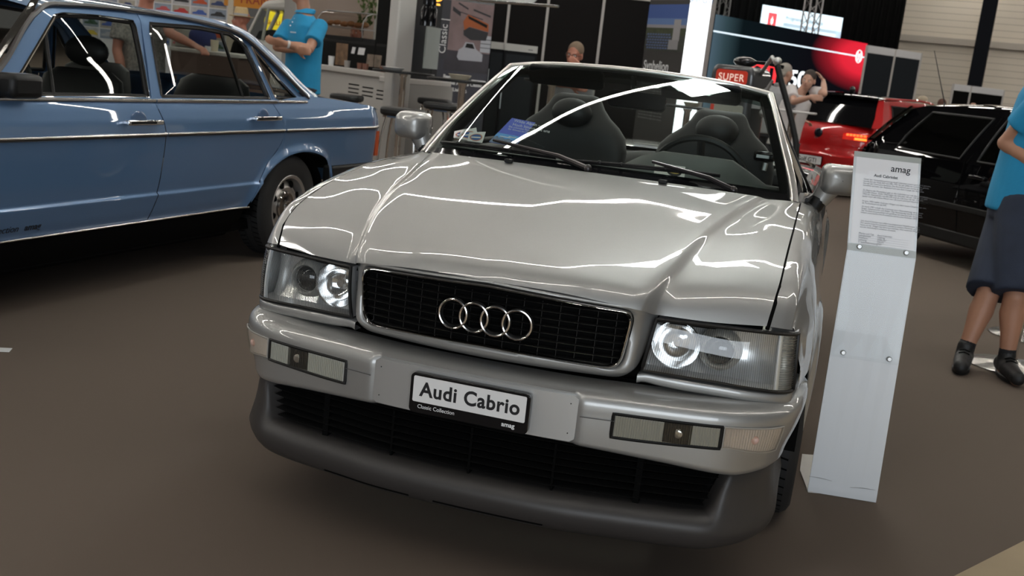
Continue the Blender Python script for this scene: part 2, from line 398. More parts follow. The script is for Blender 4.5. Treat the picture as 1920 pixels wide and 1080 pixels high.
# ---- bumper
PLAN = [(0,.0),(.10,.0015),(.2,.006),(.275,.014),(.36,.031),(.45,.049),(.54,.069),(.61,.090),(.665,.119),(.71,.156),(.745,.2),(.772,.26),(.788,.33),(.797,.42),(.80,.5),(.80,.575)]
def plan(n, s0=0., inset=0.):
    P = crom([(x, y, 0) for x, y in PLAN], 240); N = []
    for i in range(240):
        t = P[min(i+1,239)]-P[max(i-1,0)]
        if i == 0: t = Vector((1,0,0))
        N.append(Vector((t.y,-t.x,0)).normalized())
    half = [(P[i], N[i]) for i in range(0, 240, max(1, 240//n))]+[(P[239], N[239])]
    return [(Vector((-p.x,p.y,0)), Vector((-q.x,q.y,0))) for p, q in reversed(half[1:])]+half
PL = plan(120)
def recess(x, z):
    a = 1-sst(.2715,.2775,abs(x)); c = (1-sst(.513,.519,z)); return .010*a*c
BPROF = [(.12,.533),(.075,.5325),(.045,.530),(.026,.5265),(.012,.521),(.004,.5135),(.0,.504),(-.0015,.494),(-.001,.482)]+[(-.0005+.0045*((.482-z)/.13)**2, z) for z in [.47-.0075*i for i in range(15)]]+[(.007,.357),(.013,.352),(.03,.351),(.07,.351)]
rows = []
for p, nrm in PL:
    r = []
    zlow = lin(abs(p.x),[(0,.391),(.275,.387),(.372,.380),(.5,.371),(.673,.353),(.8,.352)])
    for d, z in BPROF:
        z0_ = z
        if z < .45: z = zlow+(z-.351)*(.45-zlow)/(.45-.351)
        rise = 0.
        lowr = .0*p.x
        r.append(p-nrm*(d+recess(p.x,z)+(.024*sst(.62,.78,abs(p.x))+.012*sst(.3,.5,p.y))*sst(.49,.355,z0_))+Vector((0,0,z+rise)))
    rows.append(r)
b = MB(); b.grid(rows); BUMP = b.build('front_bumper', SILVER, A, smooth=60)
for s in (-1,1):
    b = MB(); P = [(s*x, lin(x,[(.274,.0132),(.36,.0305)])-.0035, .467) for x in [.278+.0825*i/8 for i in range(9)]]
    b.tube(P, .0011, 5); b.build('bumper_seam', mat('seam_line_grey',(.12,.12,.12),.5,.5), BUMP)  # thin dark grey line along the bumper seam
PB = MB()                                                  # plain cover panel that carries the plate
pp = rrect(.540,.118,.012,6,0,.456)
def yb(x, d): return interp(abs(x), PLAN)+d
rows = []
for k in range(17):
    z = .397+.118*k/16; e = max(0,.012-min(z-.397,.515-z)); hw_ = .270-(.012-sqrt(max(0,.012**2-e*e)) if e > 0 else 0)
    rows.append([Vector((-hw_+2*hw_*q/48, yb(hw_*(2*q/48-1),.004), z)) for q in range(49)])
PB.grid(rows); lp_ = rows[0]+[r[-1] for r in rows[1:]]+list(reversed(rows[-1][:-1]))+[r[0] for r in reversed(rows[1:-1])]
PB.ring(lp_,[q+Vector((0,.009,0)) for q in lp_])
o = PB.build('plate_panel', carpaint('silver_panel_paint',(.5,.5,.49),.6,.42,.7), BUMP)
for sx in (-.252,.252):
    for z in (.418,.494): b = MB(); b.sphere((sx, yb(sx,.0035), z), .0016, 8, 6); b.build('panel_screw', BLK, BUMP)
# number plate
NP = MB(); NPF = frame((0,-.011,.4535),(1,0,0),(0,-.02,1))
NP.prism(rrect(.315,.105,.013), -.012, .003, NPF); NPo = NP.build('number_plate', BLKG, A, bevel=.002)
NPo['label'] = 'show plate in black frame'
NP = MB(); NP.prism(rrect(.297,.0675,.004,5,0,.0115), .003, .0042, NPF); NP.build('plate_face', WPLATE, NPo)
T3 = lambda x, y, z=.0043: NPF @ Matrix.Translation((x,y,z))
text('plate_lettering', 'Audi Cabrio', .052, INK, NPo, T3(.002,-.0045), 'CENTER', .0003, .0014, .95, sp=1.07)
text('plate_small_lettering', 'Classic Collection', .0145, WINK, NPo, T3(-.134,-.0385,.0032), 'LEFT', .0003, 0, .95)
text('plate_logo', 'amag', .0165, WINK, NPo, T3(.124,-.041,.0032), 'RIGHT', .0003, .0004)
# fog lamps and indicators: dark bezel, reflector, ribbed lens
def lampstrip(x0, x1, zf, d, n=24, s=1, m=8):
    rows = []
    for i in range(n+1):
        x = x0+(x1-x0)*i/n; z0, z1 = zf(x); r = []
        for j in range(m+1):
            y = interp(x, PLAN)
            nx = (interp(x+.004, PLAN)-interp(x-.004, PLAN))/.008; nr = Vector((nx,-1,0)).normalized()
            z = z0+(z1-z0)*j/m; q = Vector((x,y,0))-nr*(d+.024*sst(.62,.78,x)*sst(.49,.355,z)); q.z = z; q.x *= s; r.append(q)
        rows.append(r)
    return rows
def looprows(R): return R[0]+[r[-1] for r in R[1:]]+list(reversed(R[-1][:-1]))+[r[0] for r in reversed(R[1:-1])]
FOGG = glass('fog_lamp_glass', (.94,.94,.90), 1.45, .06, wave=(150,.2,'X'))
INDG = glass('indicator_glass', (.94,.91,.86), 1.45, .1, wave=(170,.2,'X'))
LAMPBACK = mat('lamp_back_grey', (.42,.42,.39), .35, .3); INDBACK = mat('indicator_back', (.62,.57,.53), .35, .3)
for s in (-1,1):
    zf = lambda x: (.4255+.004*sst(.40,.6,x), .4855)
    b = MB(); R = lampstrip(.356,.614,zf,-.0012,s=s); b.tube(looprows(R), .0042, 6, closed=True); b.grid(R); FG = b.build('fog_light', BLK, A)
    b = MB(); Rk = lampstrip(.361,.609,lambda x:(zf(x)[0]+.004,zf(x)[1]-.004),-.0020,n=84,s=s,m=2)
    for i, r in enumerate(Rk):
        for q in r: q.y -= .0022*(i % 2)
    b.grid(Rk); b.build('lamp_backing', LAMPBACK, FG, smooth=0)
    b = MB(); Rk = lampstrip(.478,.545,lambda x:(.432,.482),-.0032,n=22,s=s,m=2)
    for i, r in enumerate(Rk):
        for q in r: q.y -= .0014*(i % 2)
    b.grid(Rk); b.build('lamp_bowl', mat('fog_bowl_dark',(.05,.05,.048),.2,.6), FG)
    b = MB(); b.sphere((s*.513, interp(.513,PLAN)-.0035,.457),(.012,.003,.012)); b.build('lamp_bulb', mat('bulb_shine',(.5,.48,.45),.15,.8), FG)
    b = MB()
    R = lampstrip(.361,.609,lambda x:(zf(x)[0]+.004,zf(x)[1]-.004),-.0065,n=96,s=s)
    for i, r in enumerate(R):
        for q in r: q.y -= .0012*(i % 2)
    b.grid(R); b.build('lamp_lens', FOGG, FG, smooth=20)
    zi = lambda x: (.4335-.020*sst(.62,.745,x), .4855-.006*sst(.62,.76,x))
    b = MB(); Rk = lampstrip(.619,.752,zi,-.0012,n=44,s=s,m=4)
    for i, r in enumerate(Rk):
        for q in r: q.y -= .0022*(i % 2)
    b.grid(Rk); IN = b.build('indicator', INDBACK, A, smooth=0); IN['label'] = 'clear turn indicator lens'
    b = MB(); R = lampstrip(.619,.752,zi,-.006,n=56,s=s)
    for i, r in enumerate(R):
        for q in r: q.y -= .001*(i % 2)
    b.grid(R); b.build('lamp_lens', INDG, IN, smooth=20)
    b = MB(); b.sphere((s*.69, interp(.69,PLAN)+.004,.452),(.013,.0085,.012)); b.build('lamp_bulb', mat('amber_bulb',(.60,.40,.34),.3), IN)
    b = MB(); b.tube(looprows(lampstrip(.619,.752,zi,-.004,s=s)), .0024, 6, closed=True); b.build('lamp_seal', mat('lamp_seal_clear',(.35,.33,.3),.3), IN)
# ---- black front spoiler with lower grille
rows = []
for p, nrm in PL:
    ax = abs(p.x); e = sst(.618,.668,ax); zt = .2475+.1065*e; r = []
    lift = .05*sst(.3,.575,p.y)
    ins = .022*sst(.60,.76,ax)+.018*sst(.25,.5,p.y)
    prA = [(.085,.2475),(.036,.2475),(.027,.246),(.017,.2425),(.007,.2355),(-.001,.226),(-.005,.215)]
    prB = [(.06,.354),(.026,.3535),(.020,.345),(.017,.32),(.014,.29),(.008,.255),(.001,.228)]
    pr = [(a[0]+(c[0]-a[0])*e, a[1]+(c[1]-a[1])*e) for a, c in zip(prA, prB)]+[(-.005,.204),(-.001,.188),(.008,.172),(.022,.157),(.04,.146),(.07,.14),(.16,.139)]
    for d, z in pr: r.append(p-nrm*(d+ins)+Vector((0,0,z+lift*(1-.0*e))))
    rows.append(r)
b = MB(); b.grid(rows); SP = b.build('front_spoiler', TRIM, A, smooth=60); SP['label'] = 'matt black lower front spoiler'
b = MB(); b.grid([[p-nrm*.085+Vector((0,0,z)) for z in (.2,.3,.37)] for p, nrm in PL if abs(p.x) < .66]); LG = b.build('lower_grille', BLKM, A)
def slat_end(z):
    if z > .36: return .42
    for i in range(101):
        if .2475+.1065*sst(.618,.668,.61+.0006*i) > z-.004: return .61+.0006*i-.012
    return .65
b = MB()
for k in range(7):
    z = .262+.019*k; b.grid([[p-nrm*.040+Vector((0,0,z-.001)),p-nrm*.038+Vector((0,0,z+.001)),p-nrm*.07+Vector((0,0,z+.004)),p-nrm*.07+Vector((0,0,z))] for p, nrm in PL if abs(p.x) < slat_end(z)], closeu=True)
b.build('lower_grille_slats', SLAT, LG)
for x in (-.43,-.22,0.,.22,.43):
    b = MB(); y = interp(abs(x), PLAN); b.box((x, y+.062, .31), (.016 if abs(x) > .3 else .006,.04,.125)); b.build('lower_grille_upright', BLKM, LG)
for xa, xb in ((-.42,-.14),(-.08,.22)):
    b = MB(); b.tube([p-nrm*.0175+Vector((0,0,.165)) for p, nrm in PL if xa < p.x < xb], .0045, 6); b.build('spoiler_slot', BLKM, SP)
b = MB(); b.grid([[Vector((x, .20+.3*max(0,abs(x)-.45), z)) for z in (.15,.40,.53)] for x in [-.66+.132*i for i in range(11)]]); b.build('front_crossmember', BLKM, A)
# ---- fenders and body sides
ARC = (.915,.305,.352)
ARR = (.915+2.46,.305,.345)
def zarch(y, A_):
    d = y-A_[0]
    return A_[1]+sqrt(max(0, A_[2]**2-d*d)) if abs(d) < A_[2] else -1
SECT = [(.690,0,-.003),(.708,-.002,-.003),(.728,-.010,-.003),(.748,-.030,0)]
def sect(t, ze, zb):                                       # t 0..1 top -> bottom; returns (x, z)
    P = [(.6895,ze),(.705,ze-.001),(.726,ze-.010),(.747,ze-.034),(.767,ze-.085),(.783,ze-.15),(.794,.68),(.800,.61),(.801,.52),(.799,.44),(.795,.36),(.785,.25)]
    P = [q for q in P[:6]]+[q for q in P[6:] if q[1] < P[5][1]-.01]
    zz = ze+(zb-ze)*t
    pts = sorted([(q[1], q[0]) for q in P])
    return lin(zz, pts), zz
def seamz(y): return interp(y, [(.219,.733),(.257,.781),(.315,.813),(.45,.856),(.75,.907),(1.27,.936),(2.0,.945),(4.2,.93)])
for s in (-1,1):
    b = MB(); NU, NV = 70, 30; rows = []
    for j in range(NV+1):
        t = (j/NV)**1.25; r = []
        for i in range(NU+1):
            u = i/NU; x0 = sect(t, .731, .545)[0]; yfr = lin(x0, [(.66,.212),(.69,.221),(.715,.238),(.742,.268),(.752,.296),(.77,.304)])
            y = yfr+(1.305-yfr)*u**1.15; ze = seamz(y)-.002
            za = zarch(y, ARC); zb = .545 if y < .5 else .26
            if za > 0: zb = za
            elif y < ARC[0]: zb = .55
            else: zb = .24
            x, z = sect(t, ze, zb)
            zs0 = sect(t, seamz(yfr)-.002, .545)[1]; zF = min(zs0, lin(x0,[(.6895,.7215),(.72,.717),(.752,.710),(.80,.706)]))
            z -= (zs0-zF)*max(0,1-(y-yfr)/.13)**2
            x -= .030*(1-sst(.26,.66,y))*sst(.735,.765,x)
            x -= (.6895-hoodx(y)-.0055)*(1-sst(0,.22,t))
            dd = sqrt((y-ARC[0])**2+(z-ARC[1])**2)-ARC[2]
            x += .016*exp(-(max(dd,0)/.03)**2)*(1 if z > .25 else 0)
            r.append(Vector((s*x, y, z)))
        rows.append(r)
    b.grid(rows); o = b.build('front_fender', SILVER, A, smooth=60)
    b = MB()                                               # dark wheel housing
    b.grid([[Vector((s*x, ARC[0]+cos(a)*(ARC[2]+.004), ARC[1]+sin(a)*(ARC[2]+.004))) for x in (.45,.794)] for a in [pi*k/20 for k in range(21)]]); b.box((s*.45,ARC[0],.4),(.01,.9,.7)); b.build('wheel_housing', BLKM, A)
    # door
    def side(y0, y1, nm, m=SILVER, arch=None, par=A, n=50):
        b = MB(); rows = []
        for j in range(25):
            t = j/24; r = []
            for i in range(n+1):
                y = y0+(y1-y0)*i/n; zb = .24
                if arch:
                    za = zarch(y, arch)
                    if za > 0: zb = za
                x, z = sect(t, seamz(y)-.002, zb)
                if arch:
                    dd = sqrt((y-arch[0])**2+(z-arch[1])**2)-arch[2]; x += .014*exp(-(max(dd,0)/.03)**2)
                r.append(Vector((s*(x+.0*sin(pi*min(1,max(0,(y-1.2)/2.9)))-(.10*sst(3.6,4.25,y))), y, z)))
            rows.append(r)
        b.grid(rows); return b.build(nm, m, par, smooth=60)
    D = side(1.311, 2.55, 'door')
    b = MB(); b.box((s*.768,2.38,.80),(.025,.17,.03)); b.build('door_handle', SILVER, D, bevel=.008)
    side(2.556, 4.2, 'rear_quarter_panel', arch=ARR)
    b = MB(); b.grid([[Vector((s*x, ARR[0]+cos(a)*.349, ARR[1]+sin(a)*.349)) for x in (.45,.79)] for a in [pi*k/20 for k in range(21)]]); b.build('wheel_housing', BLKM, A)
    b = MB(); b.tube([(s*.797,1.32,.56),(s*.797,2.0,.56),(s*.797,2.95,.56)], .02, 8, flat=(.3,1)); b.build('side_moulding', SILVER, A)
# rear deck, trunk, tail, floor pan
b = MB(); rows = []
for y, z in ((2.95,.952),(3.05,.958),(3.5,.955),(4.0,.935),(4.17,.915),(4.23,.87),(4.25,.6),(4.22,.35)):
    w = lin(y, [(2.9,.70),(3.6,.69),(4.25,.62)]) if z > .9 else .68
    rows.append([Vector((w*q, y-.05*abs(q)**3, z-.03*abs(q)**4)) for q in [-1+.1*i for i in range(21)]])
b.grid(rows); b.build('rear_deck', SILVER, A)
b = MB(); b.box((0,4.23,.42),(1.5,.16,.2)); b.build('rear_bumper', SILVER, A, bevel=.05)
b = MB(); b.box((0,2.4,.24),(1.3,3.4,.06)); b.build('floor_pan', BLKM, A)
for s in (-1,1): b = MB(); b.box((s*.56,4.245,.68),(.34,.03,.13)); b.build('tail_light', mat('red_lens',(.35,.01,.01),.15), A)
# ---- wheels
def wheel(parent, M, R, rimR, w, nm='wheel', spokes=5, style='alloy'):
    b = MB(); hw = w/2                                     # lathe about local z = axle, +z outwards
    b.lathe([(rimR-.01,-hw*.85),(rimR+.02,-hw),(R-.03,-hw),(R-.012,-hw*.9),(R,-hw*.72),(R,-hw*.3),(R-.006,-hw*.28),(R-.006,-hw*.22),(R,-hw*.2),(R,hw*.2),(R-.006,hw*.22),(R-.006,hw*.28),(R,hw*.3),(R,hw*.72),(R-.012,hw*.9),(R-.03,hw),(rimR+.02,hw),(rimR-.005,hw*.9),(rimR-.012,hw*.6),(rimR-.01,-hw*.85)], 56, M)
    for k in range(56):                                    # tread cuts
        a = 2*pi*k/56
        for sg in (-1,1): b.add([M @ Vector(((R+.0006)*cos(a+da), (R+.0006)*sin(a+da), sg*z)) for da, z in ((0,hw*.32),(.02,hw*.32),(.045,hw*.72),(.025,hw*.72))], [(0,1,2,3)], 1)
    W = b.build(nm, [RUB,BLKM], parent, smooth=30)
    b = MB()
    b.lathe([(rimR+.004,hw*.86),(rimR+.012,hw*.92),(rimR+.004,hw*.98),(rimR-.012,hw*.9),(rimR-.02,hw*.5),(rimR-.03,-.02)], 56, M)
    if style == 'alloy':
        for k in range(spokes):
            Q = M @ Matrix.Rotation(2*pi*k/spokes,4,'Z')
            b.prism([(.03,-.05),(rimR-.015,-.035),(rimR-.015,.035),(.03,.05)], hw*.45, hw*.75, Q)
        b.lathe([(.075,hw*.4),(.07,hw*.8),(.05,hw*.86),(0,hw*.86)], 30, M)
        b.build('rim', STEEL, W)
    else:
        b.lathe([(rimR-.03,hw*.3),(rimR-.045,hw*.55),(rimR*.62,hw*.72),(rimR*.48,hw*.60),(.06,hw*.6)], 56, M)
        for k in range(8): pass
        b.build('rim', mat('steel_wheel_silver',(.55,.53,.51),.34,.8), W)
        for k in range(8):
            b = MB(); a = 2*pi*(k+.5)/8; Q = M @ Matrix.Rotation(a,4,'Z') @ Matrix.Translation((rimR*.745,0,hw*.66)) @ Matrix.Rotation(radians(14),4,'Y')
            b.prism([(.024*cos(t)*(1 if cos(t) > 0 else .9), .021*sin(t)*(1+.35*cos(t))) for t in [2*pi*i/16 for i in range(16)]], -.004, .0035, Q); b.build('vent_hole', BLKM, W)
        b = MB(); b.lathe([(.088,hw*.55),(.086,hw*.72),(.078,hw*.76),(.074,hw*.72),(.06,hw*.72),(.03,hw*.8),(.026,hw*.9),(0,hw*.92)], 40, M); b.build('hub_cap', mat('hub_cap_metal',(.3,.28,.26),.18,1.), W)
        b = MB(); b.lathe([(.088,hw*.73),(.083,hw*.78),(.077,hw*.74)], 40, M); b.lathe([(.034,hw*.80),(.03,hw*.93),(.024,hw*.90)], 24, M); b.build('hub_ring', CHROME, W)
    return W
for s in (-1,1):
    for y in (ARC[0], ARR[0]):
        wheel(A, Matrix.Translation((s*.712,y,.303)) @ Matrix.Rotation(s*pi/2,4,'Y'), .303, .195, .195)
# ---- windscreen, frame
WS_B = [(-.655,1.272,.952),(-.5,1.125,.966),(-.25,1.045,.974),(0,1.020,.976),(.25,1.045,.974),(.5,1.125,.966),(.655,1.272,.952)]
WS_T = [(-.500,1.705,1.289),(-.38,1.655,1.306),(-.2,1.625,1.317),(0,1.615,1.321),(.2,1.625,1.317),(.38,1.655,1.306),(.500,1.705,1.289)]
def ws(off=0., nu=40, nv=14, v0=0., v1=1., u0=0., u1=1.):
    Bt, Tp = crom(WS_B, 81), crom(WS_T, 81); rows = []
    for j in range(nv+1):
        v = v0+(v1-v0)*j/nv; r = []
        for i in range(nu+1):
            u = u0+(u1-u0)*i/nu; k = min(int(u*80),79); f = u*80-k
            p = Bt[k].lerp(Bt[k+1],f).lerp(Tp[k].lerp(Tp[k+1],f),v); bl = .022*4*v*(1-v)
            r.append(p+Vector((0,-.8,.6))*(bl+off)*(1) if True else p)
        rows.append(r)
    return rows
WSG = glass('windscreen_glass', (.76,.83,.80), 1.5)
b = MB(); b.grid(ws()); WS = b.build('windscreen', WSG, A)
b = MB(); b.grid(ws(-.004, v0=.0, v1=.04)); b.grid(ws(-.004, v0=.925, v1=1., nv=3)); b.grid(ws(-.004, u0=0, u1=.035, nu=3)); b.grid(ws(-.004, u0=.965, u1=1., nu=3)); b.build('glass_edge_band', BLKG, WS)
b = MB(); b.grid(ws(-.002, v0=.80, v1=.925, nv=4)); b.build('sun_band', glass('sun_band_tint',(.30,.38,.36),1.02), WS)
def pil(s):
    q = Vector((0,-.012,.004)); return [Vector((s*.668,1.245,.934)), Vector((s*.662,1.272,.956)), Vector((s*.584,1.492,1.126))+q, Vector((s*.5055,1.704,1.281))]
PT = [Vector(p)+Vector((0,-.004,-.008)) for p in WS_T]; PT[0].x -= .004; PT[-1].x += .004
WF = MB()
for s in (-1,1): WF.tube(crom(pil(s), 20), .0135, 10, flat=(1.1,.9))
WF.tube(crom(PT, 40), .0115, 10); o = WF.build('windscreen_frame', mat('satin_aluminium',(.88,.86,.83),.30,1.), A); o['label'] = 'bright metal windscreen frame'
b = MB()
for s in (-1,1): b.tube([Vector((p.x-s*.016,p.y+.036,p.z-.008)) for p in crom(pil(s), 16)], .027, 10)
b.tube([Vector((p.x*.97,p.y+.035,p.z-.014)) for p in crom(PT, 30)], .022, 10); b.build('frame_inner_trim', BLK, A)
b = MB()                                                   # black cowl and wipers
b.grid([[p+Vector((0,-.035,-.012)) for p in crom(WS_B,40)], [p+Vector((0,-.012,-.004)) for p in crom(WS_B,40)], [p+Vector((0,.006,.006)) for p in crom(WS_B,40)]]); b.build('cowl', BLKG, A)
def wsp(x, v, off=.0):
    r = ws(off, v0=v, v1=v, nv=1, nu=160)[0]; return min(r, key=lambda p: abs(p.x-x))
def wiper(piv, x0, v0, x1, v1, xm, vm):
    b = MB(); a = Vector(piv); m_ = wsp(xm, vm, .024)
    b.tube([a, a.lerp(m_,.3)+Vector((0,-.004,.012)), m_], [.010,.008,.005], 8); b.sphere(a, .014, 10, 8); W = b.build('wiper', mat('wiper_arm_metal',(.06,.055,.055),.3,.7), A)
    b = MB(); P = [wsp(x0+(x1-x0)*t, v0+(v1-v0)*t, .011+.006*sin(pi*t)) for t in [i/16 for i in range(17)]]; b.tube(P, .0045, 6); P2 = [wsp(x0+(x1-x0)*t, v0+(v1-v0)*t, .003) for t in [i/16 for i in range(17)]]; b.tube(P2, .004, 6)
    for t in (.2,.35,.65,.8): p = wsp(x0+(x1-x0)*t, v0+(v1-v0)*t, .014); b.sphere(p, .0075, 8, 6)
    b.build('wiper_blade', BLK, W)
wiper((.005,1.008,.979), -.60,.055, -.12,.045, -.36,.10)
wiper((.475,1.085,.965), -.06,.035, .42,.075, .2,.09)
for s in (-1,1): b = MB(); b.box((s*.26,.982,.972),(.028,.02,.012)); b.build('washer_jet', BLK, A, bevel=.003)
# ---- door glass and mirrors
SG = glass('side_window_glass', (.3,.36,.34), 1.5, refl=.7)
for s in (-1,1):
    Pa = crom(pil(s),24)[2:-1]; Pb = crom([(s*.712,1.64,.945),(s*.680,1.60,1.0),(s*.634,1.60,1.075),(s*.588,1.64,1.15),(s*.515,1.735,1.283)],len(Pa))
    b = MB(); b.grid([[a.lerp(c,v)+Vector((s*.006*sin(pi*v),0,0)) for a, c in zip(Pa,Pb)] for v in (0,.2,.4,.6,.8,1)]); o = b.build('pillar_side_glass', mat('dark_pillar_glass',(.006,.006,.006),.03,0.,.6), A, smooth=60)
    b = MB(); b.tube(Pb, .005, 6); b.tube([(s*.705,1.33,.944),(s*.728,1.6,.948),(s*.735,2.1,.95),(s*.735,2.55,.95)], .008, 6); b.build('window_seal', BLK, o)
    b = MB()                                               # mirror: shaped shell
    prof = rrect(.128,.104,.03,6); Q = Matrix.Translation((s*.802,1.45,1.017)) @ Matrix.Rotation(s*radians(8),4,'Z')
    rows = []
    for yy, k, dz in ((.05,.95,0),(.047,1.,0),(0,1.02,0),(-.03,.97,0),(-.05,.86,0),(-.062,.66,.001),(-.068,.35,.002),(-.069,.02,.002)):
        rows.append([Q @ Vector((x*k, yy+.03*(x*s*k/.08)*(.4), z*k+dz)) for x, z in prof])
    b.grid(rows, closeu=True)
    MI = b.build('door_mirror', SILVER, A, smooth=60)
    b = MB(); b.tube([(s*.776,1.452,1.0),(s*.764,1.45,.97),(s*.745,1.445,.935)], [.046,.036,.030], 12, flat=(1.,.85)); b.build('mirror_stalk', SILVER, MI)
    b = MB(); b.tube([(s*.744,1.447,.94),(s*.732,1.44,.915),(s*.72,1.435,.90)], [.028,.028,.03], 12); b.build('mirror_foot', BLK, MI)
    b = MB(); b.prism(rrect(.116,.092,.026), -.001, .001, Q @ Matrix.Translation((0,.052,0)) @ Matrix.Rotation(radians(90),4,'X')); b.build('mirror_glass', CHROME, MI)
# ---- interior
b = MB(); rows = []
for x in [-.62+.062*i for i in range(21)]:
    hump = .075*sst(.02,.18,x)*(1-sst(.42,.58,x))
    rows.append([(x,1.10+.5*x*x,.955),(x,1.2+.3*x*x,.968+hump*.35),(x,1.33,.972+hump*.95),(x,1.40,.968+hump),(x,1.44,.955+hump*.9),(x,1.46,.93+hump*.5),(x,1.45,.8),(x,1.42,.62)])
b.grid(rows); b.build('dashboard', DASH, A, smooth=60)
SWM = Matrix.Translation((.30,1.60,.935)) @ Matrix.Rotation(radians(-66),4,'X')
b = MB(); b.tube([SWM @ Vector((.178*cos(2*pi*k/48), .178*sin(2*pi*k/48), 0)) for k in range(48)], .0135, 8, closed=True)
b.lathe([(.0,.02),(.05,.02),(.06,.0),(.06,-.05)], 24, SWM)
for a in (0, pi, -pi/2): b.tube([SWM @ Vector((.05*cos(a),.05*sin(a),.005)), SWM @ Vector((.172*cos(a),.172*sin(a),0))], .014, 6)
b.build('steering_wheel', LEATHER, A)
def seat(cx):
    b = MB(); rows = []                                    # backrest: bucket shape, rows over height
    for z, hw, y, th in ((.52,.24,1.93,.08),(.62,.25,1.95,.085),(.75,.252,1.985,.085),(.88,.25,2.02,.08),(.97,.25,2.045,.075),(1.03,.235,2.06,.07),(1.07,.20,2.07,.065),(1.105,.155,2.08,.06),(1.14,.124,2.088,.055),(1.17,.108,2.093,.046),(1.188,.092,2.097,.03),(1.194,.07,2.1,.015)):
        r = []
        for k in range(28):
            a = 2*pi*k/28; ca, sa = cos(a), sin(a); x = hw*(abs(ca)**.6)*(1 if ca > 0 else -1); yy = th*(abs(sa)**.75)*(1 if sa > 0 else -1)
            if sa < 0: yy += .05*(1-min(1,(x/hw)**2))*(1 if z < 1.0 else .3)
            r.append(Vector((cx+x, y+yy, z)))
        rows.append(r)
    b.grid(rows, closeu=True); b.f.append(tuple(len(b.v)-28+k for k in range(28))); b.mi.append(0)
    St = b.build('front_seat', LEATHER, A, smooth=70)
    b = MB(); b.sphere((cx,2.018,1.115),(.088,.05,.062),24,14); b.build('headrest_pad', LEATHER, St)
    b = MB(); b.sphere((cx,1.72,.50),(.27,.30,.11),24,12); b.build('seat_cushion', LEATHER, St)
    sx = 1 if cx > 0 else -1
    for q in ((1,) if cx > 0 else (-1,)):
        b = MB(); b.box((cx+q*.205,1.985,1.035),(.085,.03,.04)); b.build('belt_guide', BLKG, St, bevel=.012)
        b = MB(); b.box((cx+q*.20,1.965,1.035),(.05,.01,.012)); b.tube([(cx+q*.215,1.975,1.01),(cx+q*.212,1.97,.98)], .01, 6); b.build('belt_buckle', STEEL, St)
seat(.30); seat(-.315)
b = MB(); b.sphere((0,2.85,.62),(.62,.16,.33),28,14); b.box((0,2.6,.45),(1.2,.5,.18)); b.build('rear_seat', LEATHER, A)
b = MB(); b.box((0,2.98,.88),(1.3,.18,.10)); b.build('rear_shelf', LEATHER, A, bevel=.03)
for s in (-1,1):
    b = MB(); b.box((s*.69,2.15,.72),(.05,1.7,.44)); b.build('door_trim', LEATHER, A, bevel=.03)
    b = MB(); b.prism(rrect(.30,.085,.02), -.008, .008, Matrix.Translation((s*.26,1.63,1.262)) @ Matrix.Rotation(radians(-55),4,'X') @ Matrix.Rotation(radians(180),4,'X')); b.build('sun_visor', BLK, A, bevel=.005)
b = MB(); b.prism(rrect(.215,.062,.02), -.02, .012, Matrix.Translation((.045,1.52,1.205)) @ Matrix.Rotation(radians(80),4,'X')); b.tube([(0.03,1.53,1.23),(0.01,1.58,1.29)], .012, 8); b.build('rear_view_mirror', BLKG, A, bevel=.006)
b = MB(); b.box((0,1.75,.55),(.24,.7,.28)); b.build('centre_console', BLK, A, bevel=.03)
# ================================================================ blue saloon (local x = outward, y = rearward)
BC = thing('saloon_car', 'light blue classic four-door saloon with chrome trim, left of the silver convertible', 'car', (-2.341,2.082,0), -.058)
WP = sorted([(.99,-.075),(.95,-.052),(.90,-.024),(.84,-.006),(.776,0),(.70,-.003),(.55,-.012),(.50,-.017),(.489,-.018),(.4815,-.007),(.478,-.006),(.40,-.022),(.355,-.036),(.30,-.06)])
def bw(z): return lin(z, WP)
def gw(z): return -.062-.17*(z-.93)/.43-.03*sst(1.29,1.37,z)
CW = -.885
SB_ = [(.30,-.08),(.366,-.06),(.495,-.021),(.65,0),(.781,.008),(.923,-.036),(.95,-.04)]
SR_ = [(.30,.735),(.354,.757),(.40,.79),(.48,.838),(.581,.912),(.683,1.03),(.72,1.058),(.79,1.072),(.934,.985),(.95,.98)]
ARCB = [(.735,.30),(.768,.353),(.80,.403),(.847,.463),(.936,.549),(1.069,.615),(1.24,.645),(1.425,.632),(1.562,.583),(1.63,.478),(1.655,.36),(1.66,.30)]
def archd(s, z):
    return min(sqrt((s-a)**2+(z-c)**2) for a, c in ARCBD)
ARCBD = [(p.x,p.y) for p in crom([(a,c,0) for a,c in ARCB], 60)]
def flr(s, z): return .022*exp(-(archd(s,z)/.035)**2)
def panel(nm, rowsz, fl, fr, n, mir, par=None, top=None):
    b = MB(); rows = []
    for z in rowsz:
        r = []
        for i in range(n+1):
            a, c = fl(z), fr(z); s = a+(c-a)*i/n; w = bw(z)+flr(s, z); r.append(Vector((w if not mir else 2*CW-w, s, z)))
        rows.append(r)
    b.grid(rows); return b.build(nm, BLUE, par or BC, smooth=50)
ZR = [.352+.0125*i for i in range(9)]+[.470,.4775,.4815,.487,.491,.50]+[.515+.0155*i for i in range(29)]
ZR = [z for z in ZR if z <= .945]+[.947]
GLB = glass('blue_car_window', (.60,.63,.61), 1.5, refl=.6)
WSL = glass('far_window', (.85,.87,.86), 1.1)
def rs(P, n): return crom([(a,c,0) for a,c in P], n)
